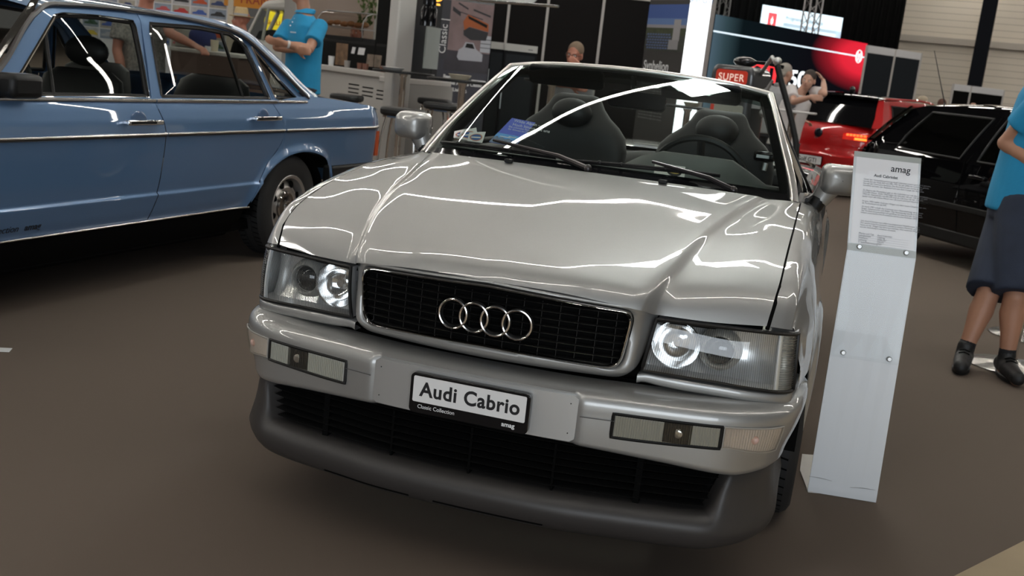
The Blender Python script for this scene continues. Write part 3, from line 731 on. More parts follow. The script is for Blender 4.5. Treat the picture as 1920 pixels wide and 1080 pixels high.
def outl(segs, n):                                         # list of polylines joined into a closed loop, n per segment
    o = []
    for sg in segs:
        Q = []
        tot = [0.]
        for p, q in zip(sg, sg[1:]): tot.append(tot[-1]+sqrt((p[0]-q[0])**2+(p[1]-q[1])**2))
        for i in range(n):
            t = tot[-1]*i/n; k = 0
            while k < len(sg)-2 and tot[k+1] < t: k += 1
            u = (t-tot[k])/max(tot[k+1]-tot[k],1e-9); Q.append((sg[k][0]+(sg[k+1][0]-sg[k][0])*u, sg[k][1]+(sg[k+1][1]-sg[k][1])*u))
        o += Q
    return o
FG_ = outl([[(-.93,.944),(-.048,.944)],[(-.048,.944),(-.02,1.12),(-.004,1.27),(-.012,1.297)],[(-.012,1.297),(-.25,1.302),(-.47,1.295),(-.525,1.283)],[(-.525,1.283),(-.62,1.20),(-.80,1.045),(-.93,.944)]],24)
FO_ = outl([[(-1.03,.93),(-.038,.93)],[(-.038,.93),(.0,1.12),(.045,1.29),(.055,1.336)],[(.055,1.336),(-.2,1.343),(-.5,1.328),(-.585,1.308)],[(-.585,1.308),(-.68,1.232),(-.87,1.07),(-1.03,.93)]],24)
RG_ = outl([[(.046,.944),(1.0,.944)],[(1.0,.944),(.95,1.09),(.90,1.225),(.868,1.255)],[(.868,1.255),(.78,1.293),(.5,1.307),(.115,1.298)],[(.115,1.298),(.095,1.25),(.07,1.1),(.046,.944)]],24)
RO_ = outl([[(-.03,.93),(1.035,.93)],[(1.035,.93),(.99,1.08),(.945,1.21),(.90,1.272)],[(.90,1.272),(.78,1.312),(.5,1.336),(.062,1.338)],[(.062,1.338),(.045,1.27),(.012,1.1),(-.03,.93)]],24)
QG_ = outl([[(1.065,.948),(1.30,.948)],[(1.30,.948),(1.20,1.02),(1.149,1.058)],[(1.149,1.058),(1.03,1.165),(.955,1.228)],[(.955,1.228),(1.0,1.12),(1.065,.948)]],24)
QO_ = outl([[(1.042,.93),(1.405,.935)],[(1.405,.935),(1.29,1.02),(1.20,1.093)],[(1.20,1.093),(1.05,1.205),(.91,1.272)],[(.91,1.272),(.985,1.11),(1.042,.93)]],24)
GUT = [(-1.06,.95),(-.88,1.085),(-.66,1.275),(-.575,1.318),(-.40,1.337),(-.161,1.346),(.223,1.346),(.655,1.325),(.80,1.307),(.88,1.283),(1.095,1.166),(1.41,.957)]
CRR = [(.84,1.345),(.935,1.337),(1.226,1.203),(1.543,1.00),(1.624,.968)]
def P3(q, mir, dw=0.):
    w = gw(q[1])+dw; return Vector((2*CW-w if mir else w, q[0], q[1]))
for mir in (0, 1):
    sg = -1 if mir else 1
    FD = panel('front_door', ZR, lambda z: -1.19+.06*sst(.5,.9,z), lambda z: interp(z,SB_)-.003, 40, mir)
    RD = panel('rear_door', ZR, lambda z: interp(z,SB_)+.003, lambda z: interp(z,SR_)-.003, 50, mir)
    panel('front_wing', ZR, lambda z: -2.30, lambda z: -1.196+.06*sst(.5,.9,z), 20, mir)
    # quarter panel with the wheel arch cut out
    b = MB(); cols = []
    ss = [.78+.29*(i/24) for i in range(25)]+[1.0745+(2.349-1.0745)*(i/70) for i in range(71)]
    for s in ss:
        zb = -1
        for (a,c),(d,e) in zip(ARCBD, ARCBD[1:]):
            if a <= s <= d and d > a: zb = c+(e-c)*(s-a)/(d-a); break
        if zb < 0: zb = .54-.0*(s-1.65)
        if s > 1.63: zb = max(zb if s < 1.66 else .54, .36) if s < 1.652 else .54
        if s < 1.073: zt = interp(s,[(.757,.354),(.79,.40),(.838,.48),(.912,.581),(1.03,.683),(1.058,.72),(1.072,.775)])
        else: zt = interp(s,[(1.07,.945),(1.40,.968),(1.51,.966),(1.78,.949),(2.07,.927),(2.20,.912),(2.27,.893),(2.32,.852),(2.349,.77)])
        zt = max(zt, zb+.003); c = []
        for j in range(41):
            z = zb+(zt-zb)*j/40; se = s
            if s > 2.0:
                end = lin(z,[(.5,2.262),(.551,2.276),(.69,2.315),(.77,2.349),(.9,2.349)]); se = 2.0+(s-2.0)*(end-2.0)/.349
            w = bw(z)+flr(s,z)-.05*sst(2.12,2.36,se)**2
            c.append(Vector((2*CW-w if mir else w, se, z)))
        cols.append(c)
    b.grid(cols)
    rows = []
    for k in range(14):
        z = .778+.17*k/13; a = interp(z,SR_)+.003; rows.append([Vector((2*CW-bw(z) if mir else bw(z), a+(1.0745-a)*i/6, z)) for i in range(7)])
    b.grid(rows); b.build('rear_quarter_panel', BLUE, BC, smooth=50)
    # door frames, glass, chrome
    for nm, G_, O_, par in (('front', FG_, FO_, FD), ('rear', RG_, RO_, RD), ('quarter', QG_, QO_, BC)):
        b = MB(); b.grid([[P3(q,mir,-.012) for q in O_],[P3(q,mir) for q in O_],[P3(q,mir,.002) for q in G_],[P3(q,mir,-.02) for q in G_]], closeu=True); b.build(nm+'_window_frame', BLUE, par, smooth=35)
        cx = sum(q[0] for q in G_)/len(G_); cz = sum(q[1] for q in G_)/len(G_)
        b = MB(); b.grid([[P3((cx+(q[0]-cx)*k, cz+(q[1]-cz)*k),mir,-.010+.016*(1-k*k)) for q in G_] for k in (1.,.85,.7,.55,.4,.25,.12,.01)], closeu=True); g = b.build(nm+'_window_glass', GLB if not mir else WSL, par)
        b = MB(); b.tube([P3(q,mir,.003) for q in G_], .0075, 6, closed=True, flat=(.8,1.)); b.build(nm+'_window_chrome', CHROME, par)
        b = MB(); b.tube([P3((cx+(q[0]-cx)*.975, cz+(q[1]-cz)*.955),mir,-.006) for q in G_], .010, 6, closed=True); b.build(nm+'_window_rubber', BLK, par)
    b = MB(); b.tube([P3((-.655,.95),mir,-.006),P3((-.60,1.215),mir,-.006)], .010, 6); b.build('vent_bar', BLK, FD)
    b = MB(); b.tube([P3((.745,.95),mir,-.006),P3((.705,1.285),mir,-.006)], .010, 6); b.build('window_bar', BLK, RD)
    def strip(nm, pts, z0, z1, dw, m_, par=BC):
        b = MB(); rows = []
        for s in pts:
            zm = (z0+z1)/2; w = bw(zm)+flr(s,zm)-.05*sst(2.12,2.36,s)**2; o = []
            for a, zz in ((.0,z0),(dw,z0+.002),(dw*1.15,zm),(dw,z1-.002),(0,z1)): ww = w+a; o.append(Vector((2*CW-ww if mir else ww, s, zz)))
            rows.append(o)
        b.grid(rows); return b.build(nm, m_, par, smooth=30)
    L = lambda a, c, n=20: [a+(c-a)*i/n for i in range(n+1)]
    strip('belt_chrome', L(-1.03,-.036), .926, .944, .012, ALU, FD); strip('belt_chrome', L(-.028,1.03), .926, .944, .012, ALU, RD); strip('belt_chrome', L(1.04,1.36), .930, .947, .012, ALU)
    for par, a, c in ((FD,-1.14,.003),(RD,.012,1.06),(BC,1.078,2.33),(BC,-2.28,-1.15)):
        strip('side_moulding', L(a,c), .772, .787, .014, ALU, par); strip('moulding_rubber', L(a,c), .764, .772, .011, BLK, par)
    strip('sill_chrome', L(-1.4,.762), .346, .358, .012, ALU)
    b = MB(); b.grid([[Vector((2*CW-w if mir else w, s, z)) for w, z in ((-.04,.346),(-.06,.28),(-.16,.17),(-.5,.16))] for s in (-1.5,-.5,.76)]); b.build('sill', BLKM, BC)
    for par, s0, s1, zz in ((FD,-.297,-.05,.838),(RD,.744,.996,.849)):
        w0 = bw(zz); f = (lambda w: 2*CW-w) if mir else (lambda w: w)
        b = MB(); b.box((f(w0+.030),(s0+s1)/2,zz),(.016,s1-s0,.024)); b.box((f(w0+.012),s0+.014,zz),(.03,.024,.02)); b.box((f(w0+.012),s1-.03,zz),(.03,.05,.022)); h = b.build('door_handle', CHROME, par, bevel=.005)
        b = MB(); b.box((f(w0+.0385),(s0+s1)/2-.02,zz),(.002,(s1-s0)*.72,.012)); b.build('handle_grip', BLK, h)
        b = MB(); b.sphere((f(w0-.006),(s0+s1)/2-.01,zz),(.008,.062,.052),20,10); b.build('handle_recess', carpaint('blue_paint_recess_shade',(.06,.125,.25),.3,.45), par)  # recess shade put into a darker copy of the blue body paint
    b = MB(); b.tube([P3(q,mir,.014) for q in [(p.x,p.y) for p in rs(GUT,60)]], .0135, 6, flat=(1,.8)); b.build('roof_gutter', mat('gutter_brown_grey',(.06,.052,.05),.4), BC)
    b = MB(); G = rs([g for g in GUT if g[0] >= .80],20); Cc = rs(CRR,20)
    b.grid([[P3((a.x+(c.x-a.x)*k, a.y+(c.y-a.y)*k),mir,.008+.006*k-.05*k**3) for k in (0,.33,.66,1)] for a, c in zip(G,Cc)]); b.build('rear_pillar', BLUE, BC)
    b = MB(); b.tube([P3((.775+.03,.30),mir)]*2, .01); 
    wx = -.135 if not mir else 2*CW+.135
    for s in (1.245,-1.43):
        wheel(BC, Matrix.Translation((wx,s,.31)) @ Matrix.Rotation(pi/2*sg,4,'Y'), .31, .182, .19, style='steel')
        b = MB(); f = (lambda w: 2*CW-w) if mir else (lambda w: w)
        b.grid([[Vector((f(w), s+cos(a)*.40, .29+sin(a)*.36)) for w in (-.45,-.04)] for a in [pi*k/16 for k in range(17)]]); b.box((f(-.45),s,.45),(.01,.9,.6)); b.build('wheel_housing', BLKM, BC)
def xw(t, zs, crown):                                       # across the car, t 0..1
    return t
def across(nm, prof, m_, crown=.03, n=16, pw=2):
    b = MB(); rows = []
    for w, s, z in prof:
        r = []
        for i in range(n+1):
            t = -1+2*i/n; r.append(Vector((CW+(w-CW)*t, s+0, z+crown*(1-abs(t)**pw))))
        rows.append(r)
    b.grid(rows); return b.build(nm, m_, BC, smooth=60)
gp = [(p.x,p.y) for p in rs([(-.62,1.30),(-.575,1.318),(-.40,1.337),(-.161,1.346),(.223,1.346),(.655,1.325),(.80,1.315),(.86,1.335)],30)]
across('roof', [(gw(z)+.006, s, z) for s, z in gp], BLUE, .045, 20, 3)
across('boot_lid', [(bw(z)-.004, s, z) for s, z in [(1.56,.970),(1.62,.962),(1.78,.950),(2.07,.927),(2.20,.912),(2.27,.893)]], BLUE, .03)
across('bonnet', [(bw(z)-.004, s, z) for s, z in [(-1.15,.95),(-1.6,.93),(-2.1,.88),(-2.28,.84)]], BLUE, .04)
across('scuttle', [(bw(.94)-.02, s, .945) for s in (-1.2,-1.05)], BLUE, .02)
across('tail_panel', [(-.06,2.30,.9),(-.05,2.33,.77),(-.05,2.29,.6),(-.05,2.26,.36)], BLUE, .0)
across('nose_panel', [(-.06,-2.30,.84),(-.05,-2.33,.6),(-.05,-2.3,.3)], BLKG, .0)
across('windscreen', [(gw(z)-.03, s, z) for s, z in [(-1.10,.96),(-.84,1.16),(-.63,1.30)]], WSL, .03)
across('rear_window', [(gw(z)-.05, s, z) for s, z in [(.90,1.33),(1.2,1.19),(1.58,.97)]], WSL, .03)
b = MB(); b.tube([P3(q,0,.004) for q in ((-1.11,.94),(-.86,1.14),(-.65,1.305),(-.60,1.335))], .016, 8); b.build('windscreen_chrome', CHROME, BC)
b = MB(); b.box((CW,2.33,.45),(1.76,.12,.17)); b.box((-.045,1.98,.45),(.075,.62,.18)); b.box((2*CW+.045,1.98,.45),(.075,.62,.18)); b.build('rear_bumper', BLK, BC, bevel=.02)
b = MB(); b.box((CW,-2.36,.45),(1.76,.12,.17)); b.build('front_bumper', BLK, BC, bevel=.02)
b = MB(); b.box((-.09,2.325,.66),(.10,.05,.17)); b.build('tail_light', mat('tail_orange_red',(.5,.08,.02),.2), BC)
b = MB(); b.box((CW,0,.22),(1.5,4.3,.06)); b.build('floor_pan', BLKM, BC)
for w in (-.46,-1.31):
    for s, nm in ((-.12,'front_seat'),(.95,'rear_seat')):
        b = MB(); rows = []
        for z, hw, ds, th in ((.45,.26,-.08,.10),(.7,.27,0,.10),(.9,.26,.05,.085),(1.0,.23,.07,.07),(1.04,.16,.08,.05)):
            rows.append([Vector((w+hw*(abs(cos(a))**.6)*(1 if cos(a) > 0 else -1), s+ds+th*sin(a), z)) for a in [2*pi*k/20 for k in range(20)]])
        b.grid(rows, closeu=True)
        if nm == 'front_seat': b.sphere((w,s+.09,1.13),(.13,.05,.075),16,10)
        b.sphere((w,s-.3,.45),(.27,.3,.12),16,8); b.build(nm, LEATHER, BC)
b = MB(); b.box((CW,-.92,.82),(1.45,.34,.2)); b.build('dashboard', BLK, BC, bevel=.05)
b = MB(); Q = Matrix.Translation((-.46,-.60,.93)) @ Matrix.Rotation(radians(68),4,'X'); b.tube([Q @ Vector((.19*cos(2*pi*k/32),.19*sin(2*pi*k/32),0)) for k in range(32)], .013, 8, closed=True); b.build('steering_wheel', BLK, BC)
b = MB(); b.box((-.02,-.90,.99),(.11,.17,.10)); b.build('door_mirror', BLK, BC, bevel=.025)
TB = lambda s, z: frame((bw(z)+.0015, s, z),(0,1,0),(.35,0,1))
text('door_lettering', 'Classic Collection', .044, INK, BC, TB(-.893,.388), 'RIGHT', .0004, 0, 1., shear=.15)
text('door_logo', 'amag', .044, INK, BC, TB(-.77,.388), 'RIGHT', .0004, .0006, 1.)
# ================================================================ helpers for the surroundings
def onpl(px, py, p, n):
    r = ray(px, py); n = Vector(n); p = Vector(p); return CAMP+r*((p-CAMP).dot(n)/r.dot(n))
def slab(P, t, name, m, parent=None, bevel=0., off=None):  # four corners -> board of thickness t, going away from the camera
    P = [Vector(p) for p in P]; n = (P[1]-P[0]).cross(P[3]-P[0]).normalized()
    if n.dot(CAMP-P[0]) > 0: n = -n
    b = MB(); c = P+[p+n*t for p in P]
    if off: c = [p-off for p in c]
    b.add(c, [(0,1,2,3),(7,6,5,4),(0,4,5,1),(1,5,6,2),(2,6,7,3),(3,7,4,0)])
    return b.build(name, m, parent, smooth=0, bevel=bevel)
def bil(P, u, v, dn=0.):                                   # point on quad P (TL, TR, BR, BL), u right, v down
    P = [Vector(p) for p in P]; q = P[0].lerp(P[1],u).lerp(P[3].lerp(P[2],u),v)
    n = (P[1]-P[0]).cross(P[3]-P[0]).normalized()
    if n.dot(CAMP-P[0]) < 0: n = -n
    return q+n*dn
def patch(P, u0, v0, u1, v1, name, m, parent, dn=.002, t=.001):
    return slab([bil(P,u0,v0,dn),bil(P,u1,v0,dn),bil(P,u1,v1,dn),bil(P,u0,v1,dn)], t, name, m, parent)
def qframe(P, u, v, dn=.003):
    o = bil(P,u,v,dn); return frame(o, bil(P,u+.05,v)-bil(P,u,v), bil(P,u,v-.05)-bil(P,u,v))
def off(root, objs=None):
    pass
# ================================================================ info stand (bent sheet) beside the car
SBL, SBR = gnd(1514,922), gnd(1642,943)
d0 = (SBL-CAMP).dot(FW); d1 = (SBR-CAMP).dot(FW)
ML, MR = at(1588,468,d0*.975), at(1717,485,d1*.978)
TL, TR = at(1602,283,d0*.972), at(1727,297,d1*.975)
IS = thing('info_stand', 'grey bent-sheet info stand holding a printed page, right of the silver convertible', 'stand', (0,0,0))
SH = mat('stand_grey_white', (.60,.61,.62), .35, .1, noise=(6,.03))
nst = (SBR-SBL).cross(TL-SBL).normalized()
if nst.dot(CAMP-SBL) < 0: nst = -nst
hz = Vector((nst.x,nst.y,0)).normalized()
rows = []
for a, c in ((SBL-hz*.24,SBR-hz*.24),(SBL-hz*.012,SBR-hz*.012),(SBL+Vector((0,0,.003)),SBR+Vector((0,0,.003))),(SBL.lerp(ML,.02),SBR.lerp(MR,.02)),(SBL.lerp(ML,.98),SBR.lerp(MR,.98)),(ML,MR),(ML.lerp(TL,.03),MR.lerp(TR,.03)),(TL,TR)):
    rows.append([a.lerp(c,k/4)+(Vector((0,0,.002)) if len(rows) < 2 else Vector((0,0,0))) for k in range(5)])
b = MB(); b.grid(rows); b.build('stand_sheet', SH, IS, smooth=0, solid=.004, off=0)
b = MB(); b.add([gnd(1515,921,.004),gnd(1500,881,.004),gnd(1504,851,.004),gnd(1560,856,.004),gnd(1560,925,.004)],[(0,1,2,3,4)]); b.build('base_plate', mat('stand_base',(.6,.57,.53),.5), IS, solid=.004, off=1, smooth=0)
AC = glass('acrylic_sheet', (.995,1.,1.), 1.22, refl=.5)
PLr = [TL.lerp(ML,.0), TR.lerp(MR,.0), MR, ML]
SM = 0.43
PLo = [ML, MR, MR.lerp(SBR,SM), ML.lerp(SBL,SM)]
patch(PLo,.015,.0,.985,1.,'acrylic_cover', AC, IS, .004, .002)
patch(PLr,.01,.0,.99,1.,'acrylic_pocket', AC, IS, .006, .002)
patch(PLr,.0,.0,1.,.055,'pocket_rim', mat('pocket_rim_grey',(.42,.43,.40),.4), IS, .0035, .001)
patch(PLr,.0,.93,1.,1.,'pocket_foot', mat('pocket_rim_grey'), IS, .0035, .001)
for P, u, v in ((PLr,.17,.955),(PLr,.85,.955),(PLo,.18,.955),(PLo,.85,.955)):
    q = bil(P,u,v,.008); b = MB(); b.lathe([(.0085,-.004),(.0085,.002),(.006,.005),(.003,.005),(.0028,.003),(0,.003)], 16, frame(q, bil(P,.6,.5)-bil(P,.4,.5), bil(P,.5,.4)-bil(P,.5,.6))); b.build('screw', STEEL, IS)
for P, u, v, w in ((PLo,.3,.0,0),): pass
SC = mat('scuff_grey',(.32,.32,.32),.7)
for (x0,y0,x1,y1) in ((1594,914,1641,919),(1517,893,1560,902)):
    b = MB(); a, c = onpl(x0,y0,SBL+nst*.0045,nst), onpl(x1,y1,SBL+nst*.0045,nst); b.tube([a,a.lerp(c,.5)+Vector((0,0,.002)),c],[.0005,.0012,.0004],5); b.build('scuff_mark', SC, IS)
# printed page
pg = patch(PLr,.035,.055,.965,.925,'printed_page', mat('page_paper',(.93,.91,.93),.6), None, .0038, .0006)
tag(pg,'white printed page about the car, in the clear pocket of the grey stand','paper')
hP = (TL-ML).length; wP = (TR-TL).length
def ptx(s, u, v, size, al='LEFT', bold=0., nm='page_text', sx=1., lh=1.): return text(nm, s, size, GREYINK if bold == 0 else INK, pg, qframe(PLr,u,v,.0046), al, .0001, bold, sx, lh=lh)
ptx('amag',.845,.165,.030,'RIGHT',.0003,'page_logo')
ptx('Audi Cabriolet',.49,.235,.0125,'CENTER',.0003,'page_title')
PARA = ['Unter der Verkaufsbezeichnung Audi Cabriolet, intern auch B4 Cabriolet,\nwurde bei der Audi AG von Mai 1991 bis Juli 2000 ein Cabriolet gebaut,\ndas auf der Limousine basierte. Die Karosserie war verkürzt und\nverstärkt worden, der Radstand kam aus dem Coupé der Baureihe.',
'Zu Beginn der Produktion gab es das Cabriolet nur mit dem bekannten\n2,3-Liter-Motor. Ende 1992 folgte ein 2,8-Liter-V6 mit 128 kW, im Jahr\n1993 ein Vierzylinder mit 85 kW und ein 2,6-Liter-V6 mit 110 kW,\nspäter noch der kleine Motor mit 1,8 Litern und fünf Ventilen.',
'Im Juni 1995 stellte Audi den Wagen mit dem neuen Dieselmotor vor,\nals Turbodiesel mit 66 kW.',
'Im April 1997 erhielt das Cabriolet eine Überarbeitung: neue Stoss-\nfänger, Scheinwerfer und Räder. Die Ausstattung wurde erweitert,\ndas Verdeck konnte elektrisch geöffnet werden und der Innenraum\nbekam neue Stoffe. Die Produktion lief bis zum Sommer 2000.',
'Das Audi Cabriolet war offen das eleganteste Modell seiner Zeit.\nDie verchromte Frontscheibe wurde zu seinem Merkmal, und bis\nheute ist der Wagen bei Sammlern beliebt. Hier steht ein Wagen\naus der Sammlung in schönem Zustand.']
for v, p in zip((.265,.375,.485,.54,.685), PARA): ptx(p,.165,v+.012,.0072,lh=.92,sx=.99)
for k, (a, c) in enumerate((('Marke und Typ','Audi Cabriolet'),('Leergewicht','1360 kg'),('Hubraum','2598 cm³'),('Leistung','150 PS'),('1. Inverkehrsetzung','1997'))):
    v = .845-.02+k*.0225; ptx(a,.15,v,.0078); ptx(c,.42,v,.0078)
    patch(PLr,.15,v+.008,.88,v+.0095,'table_rule',mat('rule_grey',(.4,.4,.42),.7),pg,.0046,.0002)
# ================================================================ things on the dashboard
wn = Vector((0,-.345,.59)).normalized(); wp = Vector((0,1.03,.975))-wn*.05
def flat(P, name, m, label, cat, group=None, t=.001):
    o = slab(P, t, name, m); tag(o, label, cat, group); return o
dn = Vector((.05,-.80,.60)).normalized(); dp = Vector((-.30,1.215,.985))
BRO = [onpl(x,y,dp,dn) for x,y in ((960,221),(1004,230),(966,275),(917,266))]
sky = mat('brochure_sky_blue',(.18,.22,.75),.35)
o = flat(BRO,'brochure',sky,'blue brochure with a mountain picture leaning inside the windscreen','brochure')
patch(BRO,0,.62,1,.80,'brochure_pale_sky',mat('brochure_light_blue',(.22,.50,.95),.35),o,.0012)
b = MB(); pk = [(0,.80),(.1,.74),(.2,.8),(.32,.76),(.45,.82),(.6,.77),(.72,.84),(.86,.75),(1,.84),(1,1),(0,1)]
b.add([bil(BRO,u,v,.002) for u,v in pk],[tuple(range(len(pk)))]); b.build('brochure_mountains',mat('brochure_rock',(.25,.30,.42),.4,noise=(60,.7)),o,smooth=0)
for u,v,w in ((.18,.72,.4),(.5,.68,.3)): patch(BRO,u,v,u+w,v+.025,'brochure_cloud',WINK,o,.0018)
text('brochure_title','Wilde Alpen –\nHoch hinaus mit uns', .017, WINK, o, qframe(BRO,.2,.13,.002),'LEFT',.0001)
text('brochure_text','Die schönsten Passstrassen\nder Schweiz im Überblick', .010, WINK, o, qframe(BRO,.2,.36,.002),'LEFT',.0001)
CARDP = mat('card_white',(.85,.80,.77),.6); OVB = mat('oval_blue',(.06,.14,.36),.5); OVR = mat('oval_rust',(.62,.25,.13),.5)
for k, (q, ln) in enumerate(((((852,246),(882,240),(884,264),(850,258)),'leftmost white card of three, tucked behind the other two inside the windscreen'),(((864,246),(893,239),(897,264),(860,260)),'middle white card of three, inside the lower left windscreen corner'),(((880,248),(911,247),(904,268),(876,264)),'frontmost white card with a blue oval, next to the blue brochure'))):
    pp_ = dp+Vector((0,.012-.006*k,0)); Q = [onpl(x,y,pp_,dn) for x,y in q]
    o = flat(Q,'card',CARDP,ln,'card','cards inside the windscreen',.0006)
    b = MB(); N = 32; b.add([bil(Q,.5+.40*cos(2*pi*i/N),.55+.36*sin(2*pi*i/N),.0008) for i in range(N)],[tuple(range(N))]); b.build('oval_logo',OVR,o,smooth=0)
    b = MB(); b.add([bil(Q,.5+.33*cos(2*pi*i/N),.55+.29*sin(2*pi*i/N),.0012) for i in range(N)],[tuple(range(N))]); b.build('oval_centre',OVB,o,smooth=0)
    patch(Q,.2,.5,.8,.62,'oval_band',CARDP,o,.0016,.0002)
dp2 = Vector((.2,1.135,.99)); dn2 = Vector((0,-.75,.66)).normalized()
Q = [onpl(x,y,dp2,dn2) for x,y in ((1228,304),(1285,313),(1283,334),(1226,325))]
o = flat(Q,'card',CARDP,'white card with a black and gold oval on the driver side of the dashboard','card')
b = MB(); N = 32; b.add([bil(Q,.66+.24*cos(2*pi*i/N),.62+.36*sin(2*pi*i/N),.0008) for i in range(N)],[tuple(range(N))]); b.build('oval_logo',INK,o,smooth=0)
b = MB(); b.add([bil(Q,.66+.17*cos(2*pi*i/N),.62+.16*sin(2*pi*i/N),.0012) for i in range(N)],[tuple(range(N))]); b.build('oval_centre',mat('oval_gold',(.6,.42,.12),.4),o,smooth=0)
# ================================================================ surroundings
def vquad(a, c, z0, z1):                                   # upright quad TL, TR, BR, BL from two plan points
    return [Vector((a.x,a.y,z1)),Vector((c.x,c.y,z1)),Vector((c.x,c.y,z0)),Vector((a.x,a.y,z0))]
def zat(px, py, d): return at(px,py,d).z
def boxat(b, a, c, z0, z1, depth, mi=0):                   # upright box whose front face runs a -> c, extends away from the camera
    n = Vector((-(c-a).y,(c-a).x,0)).normalized()
    if n.dot(Vector((a.x-CX,a.y-CY,0))) < 0: n = -n
    P = [Vector((p.x,p.y,z)) for z in (z0,z1) for p in (a,c,c+n*depth,a+n*depth)]
    b.add(P,[(3,2,1,0),(4,5,6,7),(0,1,5,4),(1,2,6,5),(2,3,7,6),(3,0,4,7)],mi); return n
TRW = mat('trailer_white',(.52,.50,.47),.45); WARM = mat('kiosk_back_wall',(.42,.33,.27),.6); DARK = mat('kiosk_black_front',(.006,.006,.006),.45,spec=.15)
# ---- snack kiosk at the left
KA, KB, KC = at(585,130,12.7), at(742,150,11.6), at(850,160,12.6)
zs = 1.06
KI = thing('snack_kiosk','white snack kiosk with an open serving hatch behind the blue saloon','kiosk')
b = MB(); n1 = boxat(b,KA,KB,.0,zs-.06,.12); b.build('lower_panel',TRW,KI)
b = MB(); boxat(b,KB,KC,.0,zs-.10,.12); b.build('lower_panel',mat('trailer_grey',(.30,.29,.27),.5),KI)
b = MB(); boxat(b,KA-n1*.05,KB-n1*.05,zs-.06,zs,.2); b.build('hatch_sill',TRW,KI,bevel=.01)
b = MB(); boxat(b,KB-n1*.03,KC-n1*.03,zs-.10,zs-.04,.2); b.build('hatch_sill',TRW,KI,bevel=.01)
p1, p2 = at(738,150,11.55), at(770,155,11.8)
b = MB(); boxat(b,p1,p2,0.,3.2,.14); b.build('corner_post',TRW,KI,bevel=.02)
p3, p4 = at(531,30,13.4), at(553,30,13.2)
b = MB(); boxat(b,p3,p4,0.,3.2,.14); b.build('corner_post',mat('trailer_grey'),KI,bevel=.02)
k1, k2 = at(560,40,15.2), at(880,60,15.6)
b = MB(); boxat(b,k1,k2,.0,3.2,.08); b.build('back_wall',WARM,KI)
b = MB(); boxat(b,k1+Vector((0,0,0)),k2,3.1,3.2,-2.8); 
b.build('kiosk_roof',TRW,KI)
for k in range(3):
    u = .47+.165*k; VQ = vquad(KA,KB,.0,zs-.06)
    for j in range(3):
        patch(VQ,u,.11+.045*j+.012*k,u+.125,.125+.045*j+.012*k,'vent_slot',BLKM,KI,.002,.004)
# counter inside the hatch
c1, c2 = at(600,100,12.95), at(740,110,12.1)
CO = thing('serving_counter','black serving counter with food posters inside the kiosk hatch','counter')
b = MB(); boxat(b,c1,c2,0,1.34,.6); b.build('counter_body',DARK,CO)
b = MB(); boxat(b,c1,c2,1.34,1.37,.62); b.build('counter_top',BLK,CO)
CQ = vquad(c1,c2,0,1.34)
def cpatch(x0,y0,x1,y1,nm,m):
    n = Vector((-(c2-c1).y,(c2-c1).x,0)).normalized(); n = n if n.dot(CAMP-c1) > 0 else -n
    p = c1+n*.004; P = [onpl(x,y,p,n) for x,y in ((x0,y0),(x1,y0+(x1-x0)*.12),(x1-3,y1+(x1-x0)*.12),(x0-3,y1))]
    return slab(P,.002,nm,m,CO)
cpatch(631,80,653,121,'waffle_poster',mat('poster_waffle',(.20,.12,.07),.4,noise=(14,.8)))
cpatch(689,101,716,124,'drink_poster',mat('poster_drinks',(.22,.17,.13),.4,noise=(18,.9)))
cpatch(661,88,667,100,'price_card',WHITE); cpatch(673,89,685,102,'price_card',WHITE)
b = MB(); 
def cyl(b, p, r0, r1, h, seg=16): b.lathe([(0,0),(r0,0),(r1,h),(r1*.9,h),(r0*.9,.01)],seg,Matrix.Translation(p))
for px,py,h,m,l in ((620,131,.11,WHITE,'white paper cup at the left end of the kiosk sill'),(650,135,.08,mat('cup_grey',(.35,.33,.31),.5),'grey cup in the middle of the kiosk sill'),(674,139,.07,mat('jar_brown',(.22,.10,.07),.4),'left of two brown jars on the kiosk sill'),(684,141,.07,mat('jar_brown'),'right of two brown jars on the kiosk sill'),(717,146,.07,mat('jar_brown'),'brown jar on the kiosk sill next to the corner post')):
    d = 12.7+(px-585)/157*(-1.1)+.10; p = at(px,py,d); p.z = zs+.001; bb = MB(); cyl(bb,p,.030,.037,h); o = bb.build('cup' if 'cup' in l else 'jar',m); tag(o,l,'cup' if 'cup' in l else 'jar')
# display case, plant, fridge door, coffee machine
d1_, d2_ = at(596,40,13.3), at(681,50,12.9)
DC = thing('display_case','curved glass food display case on the black kiosk counter','display case')
b = MB(); boxat(b,d1_,d2_,1.375,1.42,.35); b.build('case_base',BLK,DC)
b = MB(); nn_ = (d2_-d1_).cross(Vector((0,0,1))).normalized(); nn_ = nn_ if nn_.dot(CAMP-d1_) < 0 else -nn_
cv = [(0,0),(-.02,.1),(.0,.2),(.06,.27),(.16,.30),(.33,.30)]
b.grid([[Vector((p.x,p.y,1.42+h))+nn_*q for q,h in cv] for p in (d1_,d2_)]); b.build('case_glass',glass('case_glass',(.75,.7,.66),1.4),DC)
b = MB()
for p in (d1_,d2_): b.tube([Vector((p.x,p.y,1.42+h))+nn_*q for q,h in cv],.008,6)
b.tube([Vector((p.x,p.y,1.72))+nn_*.16 for p in (d1_,d2_)],.008,6); b.build('case_frame',STEEL,DC)
b = MB(); boxat(b,d1_.lerp(d2_,.05),d1_.lerp(d2_,.95),1.52,1.53,.28); b.build('case_shelf',STEEL,DC)
for k in range(6):
    q = d1_.lerp(d2_,.12+.15*k); bb = MB(); bb.sphere((q.x+nn_.x*.14,q.y+nn_.y*.14,1.57+.01*(k%2)),(.055,.05,.035),12,8); tag(bb.build('pastry',mat('pastry_brown',(.28,.13,.05),.6)),'brown pastry on the shelf of the kiosk display case','pastry','pastries in the display case')
